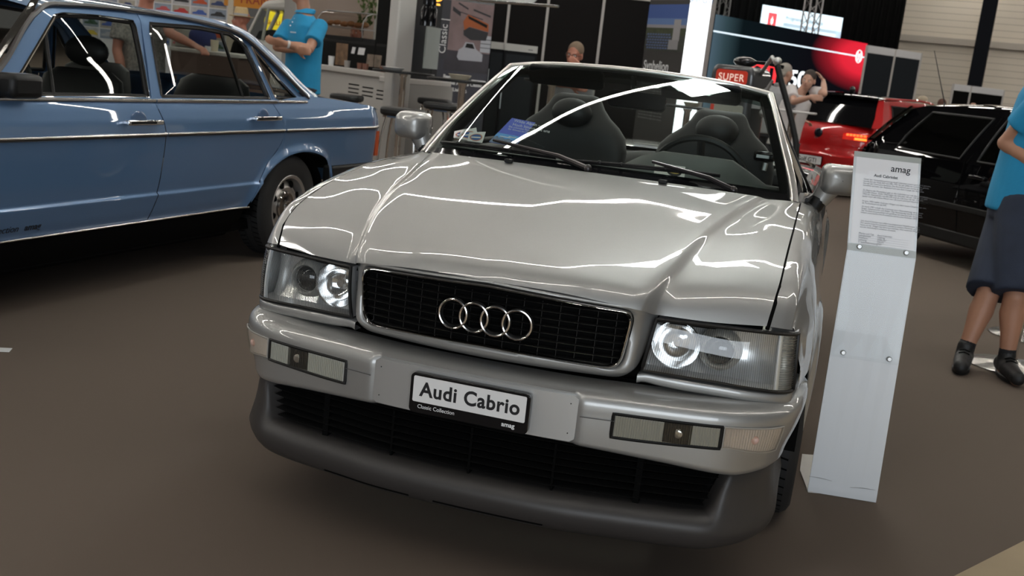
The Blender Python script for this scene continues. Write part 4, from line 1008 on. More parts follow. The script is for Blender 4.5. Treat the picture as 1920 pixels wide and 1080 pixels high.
q = at(689,18,13.2); PLt = thing('hanging_plant','green trailing plant hanging in the kiosk hatch','plant',(q.x,q.y,0))
b = MB(); b.lathe([(.0,0),(.09,0),(.12,.14),(.11,.14),(.08,.02)],16,Matrix.Translation((0,0,2.1))); b.tube([(0,0,2.2),(0,0,3.1)],.006,6); b.build('pot',BLK,PLt)
b = MB()
for k in range(170):
    a = random.uniform(0,2*pi); r = random.uniform(.02,.13); z = random.uniform(1.60,2.2); M_ = Matrix.Translation((r*cos(a),r*sin(a)*.7,z)) @ Euler((random.uniform(-.8,.8),random.uniform(-.8,.8),a)).to_matrix().to_4x4()
    b.add([M_ @ Vector(v) for v in ((0,0,.035),(.018,0,0),(0,.004,-.04),(-.018,0,0))],[(0,1,2,3)])
b.build('leaves',mat('leaf_green',(.07,.11,.02),.5),PLt,smooth=0)
f1, f2 = at(703,40,14.2), at(728,42,14.1)
FD_ = thing('fridge','pale narrow fridge at the back of the snack kiosk','fridge')
b = MB(); boxat(b,f1,f2,.0,2.2,.45); b.build('body',mat('fridge_white',(.62,.60,.50),.4),FD_,bevel=.01)
b = MB(); q = bil(vquad(f1,f2,0,2.2),.1,.3,.02); b.box(q,(.02,.02,.5)); b.build('handle',STEEL,FD_)
q = at(738,40,12.6); CM = thing('coffee_machine','dark coffee machine on the kiosk counter beside the pale fridge','coffee machine')
m1, m2 = at(722,60,12.6), at(746,62,12.5)
b = MB(); boxat(b,m1,m2,1.372,1.50,.3); boxat(b,m1,m2,1.64,1.85,.3); boxat(b,m1.lerp(m2,.0),m1.lerp(m2,.25),1.5,1.64,.28); b.build('machine_body',BLKG,CM,bevel=.01)
b = MB(); b.sphere(bil(vquad(m1,m2,1.5,1.8),.4,.2,.0),.035,12,8); b.build('steam_dome',CHROME,CM)
# hatch on the right of the post: dark window with coffee things
w1, w2 = at(772,100,12.1), at(822,100,12.65)
b = MB(); boxat(b,w1,w2,zs-.04,2.4,.5); b.build('side_cabinet',DARK,KI)
g1, g2 = at(801,60,12.05), at(826,62,12.35)
SGp = slab(vquad(g1,g2,1.15,1.62),.02,'steel_panel',mat('frosted_steel',(.38,.42,.39),.4,.5,noise=(3,.15)),KI)
for px,l in ((797,'black coffee grinder left of the pair on the kiosk shelf'),(808,'black coffee grinder right of the pair on the kiosk shelf')):
    p = at(px,44,11.9); G_ = thing('coffee_grinder',l,'grinder',(p.x,p.y,0)); bb = MB(); bb.lathe([(0,1.62),(.06,1.62),(.06,1.80),(.04,1.84),(.045,1.86),(.03,1.98),(0,1.98)],16); bb.build('body',BLKG,G_); bb = MB(); bb.lathe([(.031,1.985),(.02,2.02),(0,2.02)],12); bb.build('lid',BLK,G_)
p = at(820,5,12.0); bb = MB(); bb.sphere((p.x,p.y,2.0),(.08,.08,.10),16,10); bb.lathe([(.03,1.88),(.04,1.86),(0,1.86)],12,Matrix.Translation((p.x,p.y,0))); tag(bb.build('lamp_bulb',mat('amber_glass',(.9,.5,.05),.2,emit=(1.,.55,.08),es=1.2)),'glowing amber globe lamp above the coffee grinders','lamp')
# awning rail over the tables
a1, a2 = at(905,2,10.6), at(1047,12,10.2)
AW = thing('awning','grey folding awning arm with a silver rail reaching out from the kiosk','awning')
b = MB(); b.tube([a1+Vector((-1.2,.3,.10)),a1,a2],.018,8,flat=(1,.8)); b.build('rail',ALU,AW)
b = MB(); v = a2-a1; b.grid([[a1+v*t+Vector((0,0,.01+.16*s_))+Vector((-.1,.9,0))*s_*(1-.5*t) for t in (-.9,0,.3,.65)] for s_ in (0,.5,1)]); b.build('awning_cover',mat('awning_grey',(.35,.35,.34),.6),AW,solid=.02)
# ---- bar tables, stools, crockery
def bartable(px, py, d, r, label, top=BLK, z=None):
    p = at(px,py,d); z = z or p.z; T = thing('bar_table',label,'table',(p.x,p.y,0))
    b = MB(); b.lathe([(0,z-.022),(r-.01,z-.022),(r,z-.016),(r,z-.004),(r-.004,z),(0,z)],40); b.build('table_top',top,T)
    b = MB(); b.lathe([(.05,z-.03),(.034,z-.06),(.034,.03)],20); b.build('pole',CHROME,T)
    b = MB(); b.lathe([(0,.0),(.26,.0),(.26,.008),(.06,.03),(.034,.04)],32); b.build('base',STEEL,T)
    return p, z
tp1, tz1 = bartable(757,134,11.2,.33,'black round bar table with a white plate, by the kiosk corner post')
tp2, tz2 = bartable(868,150,10.0,.34,'black round bar table with a cardboard bowl, in front of the photo banner')
tp3, tz3 = bartable(1036,152,10.02,.27,'black bar table the man with his hand on his chin leans on')
tp4, tz4 = bartable(1290,199,10.9,.30,'dark bar table seen through the windscreen beside the glowing white column')
tp5, tz5 = bartable(1487,207,12.2,.27,'white bar table in front of the two men by the red hatchback',mat('table_white',(.6,.58,.56),.4))
def dish(px, py, d, r, h, z, m, label, cat, nm):
    p = at(px,py,d); bb = MB(); bb.lathe([(0,0),(r*.7,0),(r*.78,h*.25),(r,h),(r*.96,h),(r*.74,h*.35),(0,h*.2)],28,Matrix.Translation((p.x,p.y,z+.001))); o = bb.build(nm,m); return tag(o,label,cat)
CARD = mat('palm_leaf_bowl',(.62,.54,.40),.6); PAPERW = mat('paper_plate',(.75,.73,.70),.6)
dish(737,126,11.2,.13,.03,tz1,PAPERW,'white paper plate on the bar table by the kiosk','plate','plate')
dish(862,146,10.0,.11,.045,tz2,CARD,'beige bowl on the bar table in front of the photo banner','bowl','bowl')
dish(1024,153,9.98,.10,.04,tz3,CARD,'beige bowl on the table of the man with his hand on his chin','bowl','bowl')
dish(1297,195,10.9,.09,.04,tz4,CARD,'beige bowl on the dark table beside the glowing white column','bowl','bowl')
p = at(897,152,10.0); bb = MB(); bb.box((p.x,p.y,tz2+.006),(.13,.10,.008),.4); tag(bb.build('napkin',WHITE,bevel=.003),'white folded napkin on the bar table in front of the photo banner','napkin')
def stool(px, py, d, label, w=.36, rz=0., z=None):
    p = at(px,py,d); z = z or p.z; T = thing('bar_stool',label,'stool',(p.x,p.y,0),rz,'padded stools by the kiosk')
    b = MB(); b.prism(rrect(w,.30,.09),z-.065,z); b.build('seat',LEATHER,T,bevel=.02)
    b = MB(); b.prism(rrect(w*.9,.25,.08),z-.085,z-.066); b.build('seat_frame',CHROME,T,bevel=.004)
    for sx in (-1,1):
        for sy in (-1,1):
            b = MB(); b.tube(crom([(sx*w*.32,sy*.09,z-.085),(sx*w*.36,sy*.10,z-.16),(sx*w*.44,sy*.17,.02)],10),.011,8); b.sphere((sx*w*.44,sy*.17,.012),.013,8,6); b.build('leg',CHROME,T)
    b = MB(); b.tube([(w*.42,.145,.24),(-w*.42,.145,.24),(-w*.42,-.145,.24),(w*.42,-.145,.24)],.009,6,closed=True); b.build('foot_ring',CHROME,T)
    return T
stool(651,174,11.3,'black padded bar stool in front of the kiosk vents',.33,.12,z=.80)
stool(757,200,8.9,'black padded bar stool right behind the tail of the blue saloon',.36,.12,z=.84)
stool(816,181,11.75,'farther of two black bar stools beside the photo banner',.36,.12,z=.84)
stool(829,190,11.0,'nearer of two black bar stools beside the photo banner',.36,.12,z=.83)
# ---- roll-up banner with workshop photograph
r1, r2 = at(829,20,13.6), at(925,30,13.9)
RU = thing('rollup_banner','grey roll-up banner with a workshop photograph and the word Classic','banner')
zt = zat(880,4,13.7); BQ = vquad(r1,r2,.06,zt)
slab(BQ,.004,'banner_sheet',mat('banner_grey_blue',(.055,.055,.07),.6),RU)
b = MB(); boxat(b,r1,r2,zt,zt+.035,.03); b.build('top_rail',ALU,RU)
b = MB(); boxat(b,r1,r2,0,.07,.16); b.build('banner_base',ALU,RU)
hb = zt-.06
def vb(py): return (zt-at(880,py,13.75).z)/hb
v1b = vb(118)
patch(BQ,.12,.0,1.,v1b,'photo_ground',mat('photo_workshop_wall',(.24,.17,.17),.6,noise=(5,.45)),RU,.003)
patch(BQ,.12,v1b*.82,1.,v1b*1.16,'photo_floor',mat('photo_floor',(.05,.045,.055),.6,noise=(4,.4)),RU,.004)
patch(BQ,.80,v1b*.52,1.,v1b*.80,'photo_window',mat('photo_window_light',(.45,.46,.5),.6),RU,.004)
for k in range(3): patch(BQ,.80,v1b*(.58+.07*k),1.,v1b*(.59+.07*k),'photo_window_bar',BLK,RU,.005)
def bpoly(pts, nm, m, dn, par=RU, Q=None):
    b = MB(); b.add([bil(Q or BQ,u,v,dn) for u,v in pts],[tuple(range(len(pts)))]); return b.build(nm,m,par,smooth=0)
bpoly([(.42,v1b*.33),(.50,v1b*.20),(.92,v1b*.32),(.93,v1b*.45),(.55,v1b*.40),(.46,v1b*.47)],'photo_raised_van',mat('photo_orange',(.38,.10,.03),.6),.006)
bpoly([(.50,v1b*.22),(.9,v1b*.34),(.89,v1b*.39),(.52,v1b*.27)],'photo_van_windows',BLK,.007)
bpoly([(.44,v1b*.47),(.55,v1b*.41),(.93,v1b*.46),(.90,v1b*.6),(.6,v1b*.62),(.45,v1b*.55)],'photo_van_underside',mat('photo_dark',(.03,.03,.035),.6),.006)
bpoly([(.36,v1b*.92),(.38,v1b*.80),(.46,v1b*.75),(.50,v1b*.66),(.66,v1b*.66),(.72,v1b*.76),(.86,v1b*.84),(.86,v1b*.96),(.40,v1b*.97)],'photo_white_car',mat('photo_car_white',(.42,.42,.46),.6),.007)
bpoly([(.50,v1b*.75),(.525,v1b*.68),(.645,v1b*.68),(.69,v1b*.76)],'photo_car_window',BLK,.008)
for u0,u1,v0,v1_ in ((.2,.36,.1,.17),(.3,.5,.02,.05),(.6,.95,.1,.13),(.35,.8,.17,.185)): bpoly([(u0,v1b*v0),(u1,v1b*(v0+.08)),(u1,v1b*(v1_+.08)),(u0,v1b*v1_)],'photo_roof_beam',mat('photo_dark'),.005)
def vtx(s, u, v, size, m=WINK, bold=0., nm='banner_text', al='LEFT', Q=None, par=None, rot=0., lh=1.):
    Q = Q or BQ; return text(nm,s,size,m,par or RU,qframe(Q,u,v,.009) @ Matrix.Rotation(rot,4,'Z'),al,.0005,bold,lh=lh)
patch(BQ,0,0,.16,v1b*.98,'title_strip',mat('banner_strip',(.05,.05,.06),.6),RU,.0075)
vtx('Classic |',.125,v1b*.895,.135,rot=pi/2,nm='banner_title')
vtx('Beginnen',.13,v1b*1.29,.062,bold=.002); vtx('wir bei AMAG Classic',.13,v1b*1.39,.062,bold=.002); vtx('Ihren Liebling.',.13,v1b*1.50,.062,bold=.002)
for k in range(12): vtx('• '+['Service und Reparatur','Oldtimer Restauration','Prüfung und Abgabe','Originale Ersatzteile'][k%4],.13,v1b*(1.72+.085*k),.028)
# ---- fridges and dark booth wall
for (x0,x1,y,d,l) in ((921,947,79,15.6,'left of two black fridges behind the photo banner'),(947,1009,84,15.5,'right wider black fridge with a white header behind the windscreen')):
    a, c = at(x0,y,d), at(x1,y,d); z1 = zat((x0+x1)/2,y,d); F = thing('fridge',l,'fridge')
    b = MB(); boxat(b,a,c,0,z1-.10,.55); b.build('body',mat('fridge_black',(.006,.006,.007),.5,spec=.1),F)
    b = MB(); boxat(b,a,c,z1-.10,z1,.55); b.build('header',mat('fridge_header',(.50,.49,.46),.5),F)
    Q = vquad(a,c,.1,z1-.12); patch(Q,.06,.02,.94,.98,'door',mat('fridge_door_grey',(.012,.014,.016),.45,spec=.15),F,.003); patch(Q,.02,.2,.05,.6,'door_handle',STEEL,F,.02,.015)
    if x1-x0 > 40: HQ = vquad(a,c,z1-.10,z1); patch(HQ,.72,.55,.86,.68,'header_mark',GREYINK,F,.003)
PANEL = mat('booth_panel_black',(.010,.009,.009),.7,spec=.08)
def booth(xs, d, py, z1, hd, label, m=PANEL, hm=WHITE, z0=0.):
    B = thing('booth_wall',label,'booth wall'); P = [at(x,py,dd) for x,dd in zip(xs,d)]
    for a, c in zip(P,P[1:]):
        b = MB(); boxat(b,a,c,z0+.03,z1-hd,.03); b.build('panel',m,B)
        if hd: b = MB(); boxat(b,a-(a-CAMP).normalized()*.02,c-(c-CAMP).normalized()*.02,z1-hd,z1,.05); b.build('header',hm,B)
    for p in P:
        b = MB(); b.box((p.x,p.y,(z0+z1)/2),(.045,.045,z1-z0),-YAW); b.build('post',mat('post_grey',(.42,.40,.38),.5),B)
    return B
booth((850,955,1028,1132,1240),(18.6,18.4,18.2,18.0,17.8),10,2.95,.36,'black panel booth wall with white posts behind the man with his hand on his chin',hm=mat('header_cream',(.62,.58,.54),.5))
booth((1626,1680,1730),(25.0,25.4,25.8),90,2.66,.17,'dark two-panel booth wall right of the red end of the display wall',mat('booth_panel_slate',(.012,.015,.019),.7,spec=.1),mat('header_grey',(.55,.55,.56),.5))
booth((1788,1822,1885),(27,27.2,27.6),158,2.05,.16,'low black booth wall under the black hall pillar',BLKM,mat('header_grey'))
# ---- second roll-up
s1, s2 = at(1212,60,12.2), at(1286,60,11.5)
R2_ = thing('rollup_banner','grey roll-up banner with a blue-sky solar plant picture beside the glowing white column','banner')
zt2 = 2.185; SQ = vquad(s1,s2,.05,zt2)
slab(SQ,.004,'banner_sheet',mat('banner_grey',(.045,.042,.040),.6),R2_)
b = MB(); boxat(b,s1-n1*.0,s2,zt2,zt2+.04,.03); b.build('top_rail',mat('rail_grey',(.25,.24,.23),.4,.6),R2_)
b = MB(); boxat(b,s1,s2,0,.06,.15); b.build('banner_base',ALU,R2_)
def v2(py): return (zt2-at(1245,py,11.85).z)/(zt2-.05)
H2 = v2(95); bl = lambda nm,u0,va,u1,vb_,m,dn: patch(SQ,u0,v2(va),u1,v2(vb_),nm,m,R2_,dn)
m = mat('picture_sky',(.05,.10,.30),.6)
nt = m.node_tree; bs = nt.nodes['Principled BSDF']
bl('picture_sky',0,8,1,34,m,.003); bl('picture_sky_mid',0,34,1,46,mat('picture_sky_mid',(.12,.20,.40),.6),.003); bl('picture_horizon',0,46,1,53,mat('picture_haze',(.30,.28,.30),.6),.003)
bl('picture_hills',0,52,1,66,mat('picture_green',(.05,.06,.03),.6,noise=(20,.5)),.004); bl('picture_ground',0,62,1,96,mat('picture_olive',(.045,.05,.04),.6,noise=(25,.6)),.0035)
b = MB()
for r_ in range(6):
    for c_ in range(9):
        u, v = .05+.068*c_+.02*(r_ % 2), v2(63+5.2*r_); b.add([bil(SQ,u,v,.006),bil(SQ,u+.05,v,.006),bil(SQ,u+.04,v+.008,.006),bil(SQ,u-.01,v+.008,.006)],[(0,1,2,3)])
b.build('picture_mirrors',mat('picture_blue_mirror',(.10,.14,.27),.5),R2_,smooth=0)
bl('picture_tower',.70,36,.87,76,mat('picture_tower_grey',(.34,.32,.32),.6),.007); bl('picture_building',.62,74,.86,92,mat('picture_building',(.28,.27,.27),.6),.008)
text('banner_title','Synhelion',.15,WINK,R2_,qframe(SQ,.05,v2(133),.006),'LEFT',.0005,.002,.9)
for k in range(14): text('banner_text','Solar fuel made from sunlight, water and waste',.026,GREYINK if 0 else mat('banner_text_grey',(.2,.2,.2),.6),R2_,qframe(SQ,.07,v2(150+6*k),.006),'LEFT',.0005)
# ---- glowing white column
l1, l2 = at(1230,60,17.0), at(1327,60,16.6)
LC = thing('display_column','tall glowing white display column behind the solar plant banner','display')
LQ = vquad(l1,l2,.05,4.0)
b = MB(); nL = boxat(b,l1,l2,.0,4.05,.22); b.build('casing',mat('column_grey',(.36,.35,.34),.5),LC)
b = MB(); boxat(b,l2,at(1335,60,16.75),0,4.05,.2); b.build('side_edge',mat('column_grey'),LC)
patch(LQ,.0,.0,1.,1.,'screen',mat('screen_white',(1,1,1),.5,emit=(.93,.97,1.),es=1.5),LC,.004)
BL_ = mat('screen_blue_text',(.02,.12,.35),.5); BL2 = mat('screen_pale_text',(.55,.72,.85),.5,emit=(.75,.88,1.),es=.8)
def zl(py): return (4.0-at(1280,py,16.8).z)/3.95
text('screen_text','50 Jahre Golf GTI',.115,BL_,LC,qframe(LQ,.06,zl(3.5),.008),'LEFT',.001,.001)
text('screen_text','Geburt einer Ikone',.10,BL2,LC,qframe(LQ,.04,zl(23),.008),'LEFT',.001)
# ---- long display wall with logo
v1_, v2_ = at(1337,60,24.2), at(1620,120,29.3)
VW = thing('display_wall','long black display wall ending in glowing red with a white car maker logo','display')
zv = 2.93; VQ = vquad(v1_,v2_,.0,zv)
b = MB(); boxat(b,v1_,v2_,0,zv,.3); b.build('wall_body',BLKM,VW)
m = bpy.data.materials.new('display_wall_screen'); m.use_nodes = True; nt = m.node_tree; nt.nodes.remove(nt.nodes['Principled BSDF'])
em = nt.nodes.new('ShaderNodeEmission'); tc = nt.nodes.new('ShaderNodeTexCoord'); sp = nt.nodes.new('ShaderNodeSeparateXYZ'); nt.links.new(tc.outputs['UV'],sp.inputs[0])
def rampn(stops, src):
    r = nt.nodes.new('ShaderNodeValToRGB'); e = r.color_ramp.elements
    while len(e) < len(stops): e.new(.5)
    for q,(p,c) in zip(e,stops): q.position = p; q.color = (*c,1)
    nt.links.new(src,r.inputs[0]); return r
rx = rampn([(0,(.065,.105,.135)),(.07,(.03,.055,.065)),(.16,(.004,.008,.010)),(.60,(.004,.004,.006)),(1,(.004,.004,.006))],sp.outputs['X'])
def mth(op, a, c):
    q = nt.nodes.new('ShaderNodeMath'); q.operation = op
    for k_, v_ in enumerate((a,c)):
        if isinstance(v_,(int,float)): q.inputs[k_].default_value = v_
        else: nt.links.new(v_,q.inputs[k_])
    return q.outputs[0]
du = mth('DIVIDE',mth('SUBTRACT',sp.outputs['X'],1.0),.40); dz_ = mth('DIVIDE',mth('SUBTRACT',sp.outputs['Y'],.86),.32)
rad = mth('SQRT',mth('ADD',mth('MULTIPLY',du,du),mth('MULTIPLY',dz_,dz_)),0)
rr_ = rampn([(0,(.82,.025,.05)),(.45,(.74,.016,.035)),(.70,(.25,.006,.012)),(1,(.0,.0,.0))],rad)
mxn = nt.nodes.new('ShaderNodeMix'); mxn.data_type = 'RGBA'; mxn.blend_type = 'ADD'; mxn.inputs[0].default_value = 1
nt.links.new(rx.outputs[0],mxn.inputs[6]); nt.links.new(rr_.outputs[0],mxn.inputs[7]); nt.links.new(mxn.outputs[2],em.inputs[0]); nt.links.new(em.outputs[0],nt.nodes['Material Output'].inputs[0])
me = bpy.data.meshes.new('display_screen'); P = [bil(VQ,u,v,.004) for u,v in ((0,0),(1,0),(1,1),(0,1))]; me.from_pydata([tuple(p) for p in P],[],[(0,3,2,1)])
uv = me.uv_layers.new(); 
for i,(u,v) in enumerate(((0,1),(0,0),(1,0),(1,1))): uv.data[i].uv = (u,v)
me.materials.append(m); o = bpy.data.objects.new('display_screen',me); COL.objects.link(o); o.parent = VW
LED = mat('led_line_white',(.8,.9,.95),.5,emit=(.72,.88,1.),es=.85)
def zv_(px,py,d): return (zv-at(px,py,d).z)/zv
la = zv_(1337,58,24.2); lb = zv_(1600,106,27.3)
lb = la
patch(VQ,.0,la-.006,.925,la+.006,'light_line',LED,VW,.01,.004); patch(VQ,.972,la-.006,.992,la+.006,'light_line',LED,VW,.01,.004)
LM = qframe(VQ,.948,la,.012)
b = MB(); b.tube([LM @ Vector((.165*cos(2*pi*i/40),.165*sin(2*pi*i/40),0)) for i in range(40)],.013,6,closed=True)
for seg in (((-.085,.125),(-.035,-.01),(0,.07),(.035,-.01),(.085,.125)),((-.135,.06),(-.055,-.135),(0,-.01),(.055,-.135),(.135,.06))):
    b.tube([LM @ Vector((x,y,0)) for x,y in seg],.011,6)
b.build('logo',mat('logo_white',(1,1,1),.5,emit=(1,.9,.92),es=.9),VW)
REDL = mat('red_letters',(.8,.02,.03),.5,emit=(1.,.04,.05),es=1.); WHL = mat('white_letters',(1,1,1),.5,emit=(.9,.97,1.),es=1.1)
def uw(px,py,d): 
    p = at(px,py,d); a = (v2_-v1_); return ((p-v1_).x*a.x+(p-v1_).y*a.y)/(a.x**2+a.y**2)
u50 = uw(1489,150,26.7)
text('red_title','GTI',.60,REDL,VW,qframe(VQ,uw(1405,140,25.5),zv_(1420,150,25.5),.02),'LEFT',.01,.02,1.3)
text('anniversary_number','50',.60,WHL,VW,qframe(VQ,u50,zv_(1495,164,26.7),.02),'LEFT',.01,.010,1.36)
# ---- stage: curtain, screen, truss, hall wall
c1_, c2_ = at(1300,40,33), at(1693,40,36)
b = MB(); N = 160
for k in range(N+1): pass
rows = [[Vector((c1_.lerp(c2_,k/N).x,c1_.lerp(c2_,k/N).y+.06*sin(k*1.1),z)) for k in range(N+1)] for z in (0,8)]
b.grid(rows); tag(b.build('stage_curtain',BLKM,solid=.02),'black stage curtain hanging behind the display wall','curtain')
e1, e2 = at(1430,25,31.0), at(1580,40,32.6)
PS = thing('projection_screen','bright projection screen with a programme page above the display wall','screen')
zs1 = zat(1431,9,31.0); EQ = vquad(e1,e2,2.45,zs1)
slab(EQ,.05,'screen_sheet',mat('projection_light',(.8,.9,.95),.6,emit=(.70,.88,.98),es=.95),PS)
def ve(py,px=1500): return (zs1-at(px,py,31.8).z)/(zs1-2.45)
pe = lambda u0,v0,u1,v1,nm,c,dn=.01: patch(EQ,u0,v0,u1,v1,nm,mat('proj_'+nm,c,.6,emit=c,es=.8),PS,dn)
pe(.26,.30,.97,.38,'grey_bar',(.45,.58,.68)); pe(.0,.55,.24,1.,'pale_scene',(.42,.60,.78)); pe(.93,.3,1.,1.,'pale_edge',(.50,.62,.75))
pe(.07,.14,.17,.48,'red_flag',(.85,.10,.12),.012); pe(.105,.26,.135,.36,'flag_cross_bar',(.95,.95,.95),.014); pe(.115,.21,.125,.41,'flag_cross_upright',(.95,.95,.95),.014)
pe(.05,.55,.20,.95,'pink_shape',(.85,.62,.64),.012)
text('screen_title','Programm - Übersicht',.17,mat('screen_grey_text',(.25,.35,.42),.6),PS,qframe(EQ,.28,.235,.015),'LEFT',.001)
def truss(px, py, d, w, z1, label, m):
    p = at(px,py,d); T = thing('truss_tower',label,'truss',(p.x,p.y,0),.5)
    C = [(-w/2,-w/2),(w/2,-w/2),(w/2,w/2),(-w/2,w/2)]
    for x,y in C: b = MB(); b.tube([(x,y,0),(x,y,z1)],.026,8); b.build('chord',m,T)
    b = MB(); n = int(z1/w)
    for k in range(n):
        for i in range(4):
            a, c = C[i], C[(i+1)%4]; z0, z2 = z1*k/n, z1*(k+1)/n
            if k % 2: a, c = c, a
            b.tube([(a[0],a[1],z0),(c[0],c[1],z2)],.012,5)
    b.build('lattice',m,T)
truss(1522,30,29.6,.36,6.2,'grey lattice truss tower standing in front of the projection screen',mat('truss_grey',(.30,.28,.28),.4,.7))
truss(1355,10,29.0,.30,6.2,'dark lattice truss tower beside the left end of the display wall',mat('truss_dark',(.12,.12,.12),.4,.7))
h1, h2 = at(1560,60,41), at(2250,120,36)
m = mat('hall_cladding',(.30,.27,.23),.6)
nt = m.node_tree; bs = nt.nodes['Principled BSDF']; tc = nt.nodes.new('ShaderNodeTexCoord'); w_ = nt.nodes.new('ShaderNodeTexWave'); w_.bands_direction = 'Z'; w_.inputs['Scale'].default_value = 1.35; w_.wave_profile = 'SAW'
rp = nt.nodes.new('ShaderNodeValToRGB'); rp.color_ramp.elements[0].color = (.30,.26,.21,1); rp.color_ramp.elements[1].position = .14; rp.color_ramp.elements[1].color = (.62,.56,.47,1)
nt.links.new(tc.outputs['Object'],w_.inputs['Vector']); nt.links.new(w_.outputs['Fac'],rp.inputs[0]); nt.links.new(rp.outputs[0],bs.inputs['Base Color'])
b = MB(); boxat(b,h1,h2,0,9,.3); struct(b.build('wall_back',m,smooth=0))
b = MB(); nh = boxat(b,h1-(h1-CAMP).normalized()*.25,h2-(h2-CAMP).normalized()*.25,zat(1750,78,38.5),zat(1750,66,38.5),.25); struct(b.build('trim_1',mat('cladding_rail',(.40,.36,.31),.5),smooth=0))
i1, i2 = at(1832,60,36.2), at(1860,60,36.0)
b = MB(); boxat(b,i1,i2,0,9,.4); tag(b.build('hall_pillar',mat('pillar_dark',(.004,.005,.008),.7,spec=.1),bevel=.02),'dark steel hall pillar standing against the beige cladding','pillar')
# ================================================================ people
SKIN = mat('skin_tanned',(.42,.21,.13),.5,noise=(30,.06)); SKINP = mat('skin_pale',(.50,.28,.20),.5,noise=(30,.06)); SKINR = mat('skin_ruddy',(.42,.17,.11),.5,noise=(30,.06))
POLO = mat('polo_turquoise',(.012,.25,.47),.8,bump=(90,.25,.004),noise=(9,.12)); DENIM = mat('denim_navy',(.018,.026,.048),.85,bump=(160,.3,.003),noise=(10,.3))
GREYSH = mat('shirt_grey',(.34,.34,.35),.8,bump=(60,.2,.004)); TEE = mat('tee_white',(.60,.56,.55),.8,bump=(50,.2,.004)); PATT = mat('patterned_shirt',(.28,.26,.23),.8,noise=(45,1.,5))
HGREY = mat('hair_grey',(.34,.31,.27),.8,bump=(150,.5,.004)); HDARK = mat('hair_dark',(.03,.02,.016),.7,bump=(150,.5,.004)); HBLOND = mat('hair_grey_blond',(.17,.115,.075),.8,bump=(150,.5,.004))
JEANS = mat('trousers_dark',(.03,.032,.04),.8); SHOE = mat('shoe_black',(.010,.010,.010),.55,bump=(120,.3,.003))
def caps(b, a, c, ra, rc, seg=14):                          # closed tapered limb with rounded ends
    a, c = Vector(a), Vector(c); t = (c-a); L = t.length; t = t/L
    P, R = [], []
    for k in range(5): q = -cos(k/4*pi/2); P.append(a+t*ra*q); R.append(max(ra*sqrt(max(0,1-q*q)),.0015))
    for k in range(1,6): q = sin(k/5*pi/2*.999); P.append(c+t*rc*q); R.append(max(rc*sqrt(max(0,1-q*q)),.0015))
    b.tube(P,R,seg)
def chain(b, pts, rad):
    for i in range(len(pts)-1): caps(b, pts[i], pts[i+1], rad[i], rad[i+1])
def flatlimb(b, a, c, ra, rc, seg=18):                      # flat-ended tube (sleeves, trouser legs)
    a, c = Vector(a), Vector(c); b.tube([a,a.lerp(c,.33),a.lerp(c,.66),c],[ra,ra+(rc-ra)*.33,ra+(rc-ra)*.66,rc],seg)
def loftel(b, rows, s, f, seg=28):                           # rows (centre, half width, half depth), closed
    R = []
    for c, w, d in rows:
        c = Vector(c); r = []
        for k in range(seg):
            a = 2*pi*k/seg; ca, sa = cos(a), sin(a)
            r.append(c+s*(w*(abs(ca)**.85)*(1 if ca > 0 else -1))+f*(d*(abs(sa)**.9)*(1 if sa > 0 else -1)))
        R.append(r)
    b.grid(R, closeu=True); o = len(b.v)-len(R)*seg
    b.f.append(tuple(o+k for k in reversed(range(seg)))); b.f.append(tuple(o+(len(R)-1)*seg+k for k in range(seg))); b.mi += [0,0]
def remesh(o, vox, sm=4):
    m = o.modifiers.new('fuse','REMESH'); m.mode = 'VOXEL'; m.voxel_size = vox; m.use_smooth_shade = True
    if sm: q = o.modifiers.new('soft','SMOOTH'); q.factor = .5; q.iterations = sm
    return o
def headshape(b, H, f, up, k=1.):
    s = f.cross(up).normalized(); F = frame(H, s, f)         # local x = side, y = face, z = up
    F = Matrix(((s.x,f.x,up.x,H.x),(s.y,f.y,up.y,H.y),(s.z,f.z,up.z,H.z),(0,0,0,1)))
    b.sphere((0,-.012,.035),(.074*k,.094*k,.088*k),20,14,F)
    b.sphere((0,.018,-.035),(.060*k,.074*k,.080*k),20,12,F)
    b.sphere((0,.052,-.082),(.032*k,.030*k,.026*k),14,10,F)
    b.tube([F @ Vector(p) for p in ((0,.084,.012),(0,.100,-.012),(0,.106,-.030))],[.010,.013,.016],10); b.sphere((0,.094,-.034),(.017,.012,.010),10,8,F)
    b.tube([F @ Vector((x,.078-.5*x*x*8,.022)) for x in (-.045,-.02,0,.02,.045)],.011,8)
    b.tube([F @ Vector((x,.086-x*x*9,-.060)) for x in (-.022,0,.022)],.0085,8)
    for q in (-1,1): b.sphere((q*.076*k,-.012,-.008),(.012,.022,.034),10,8,F); b.sphere((q*.038,.058,-.025),(.024,.02,.02),10,8,F)
    return F
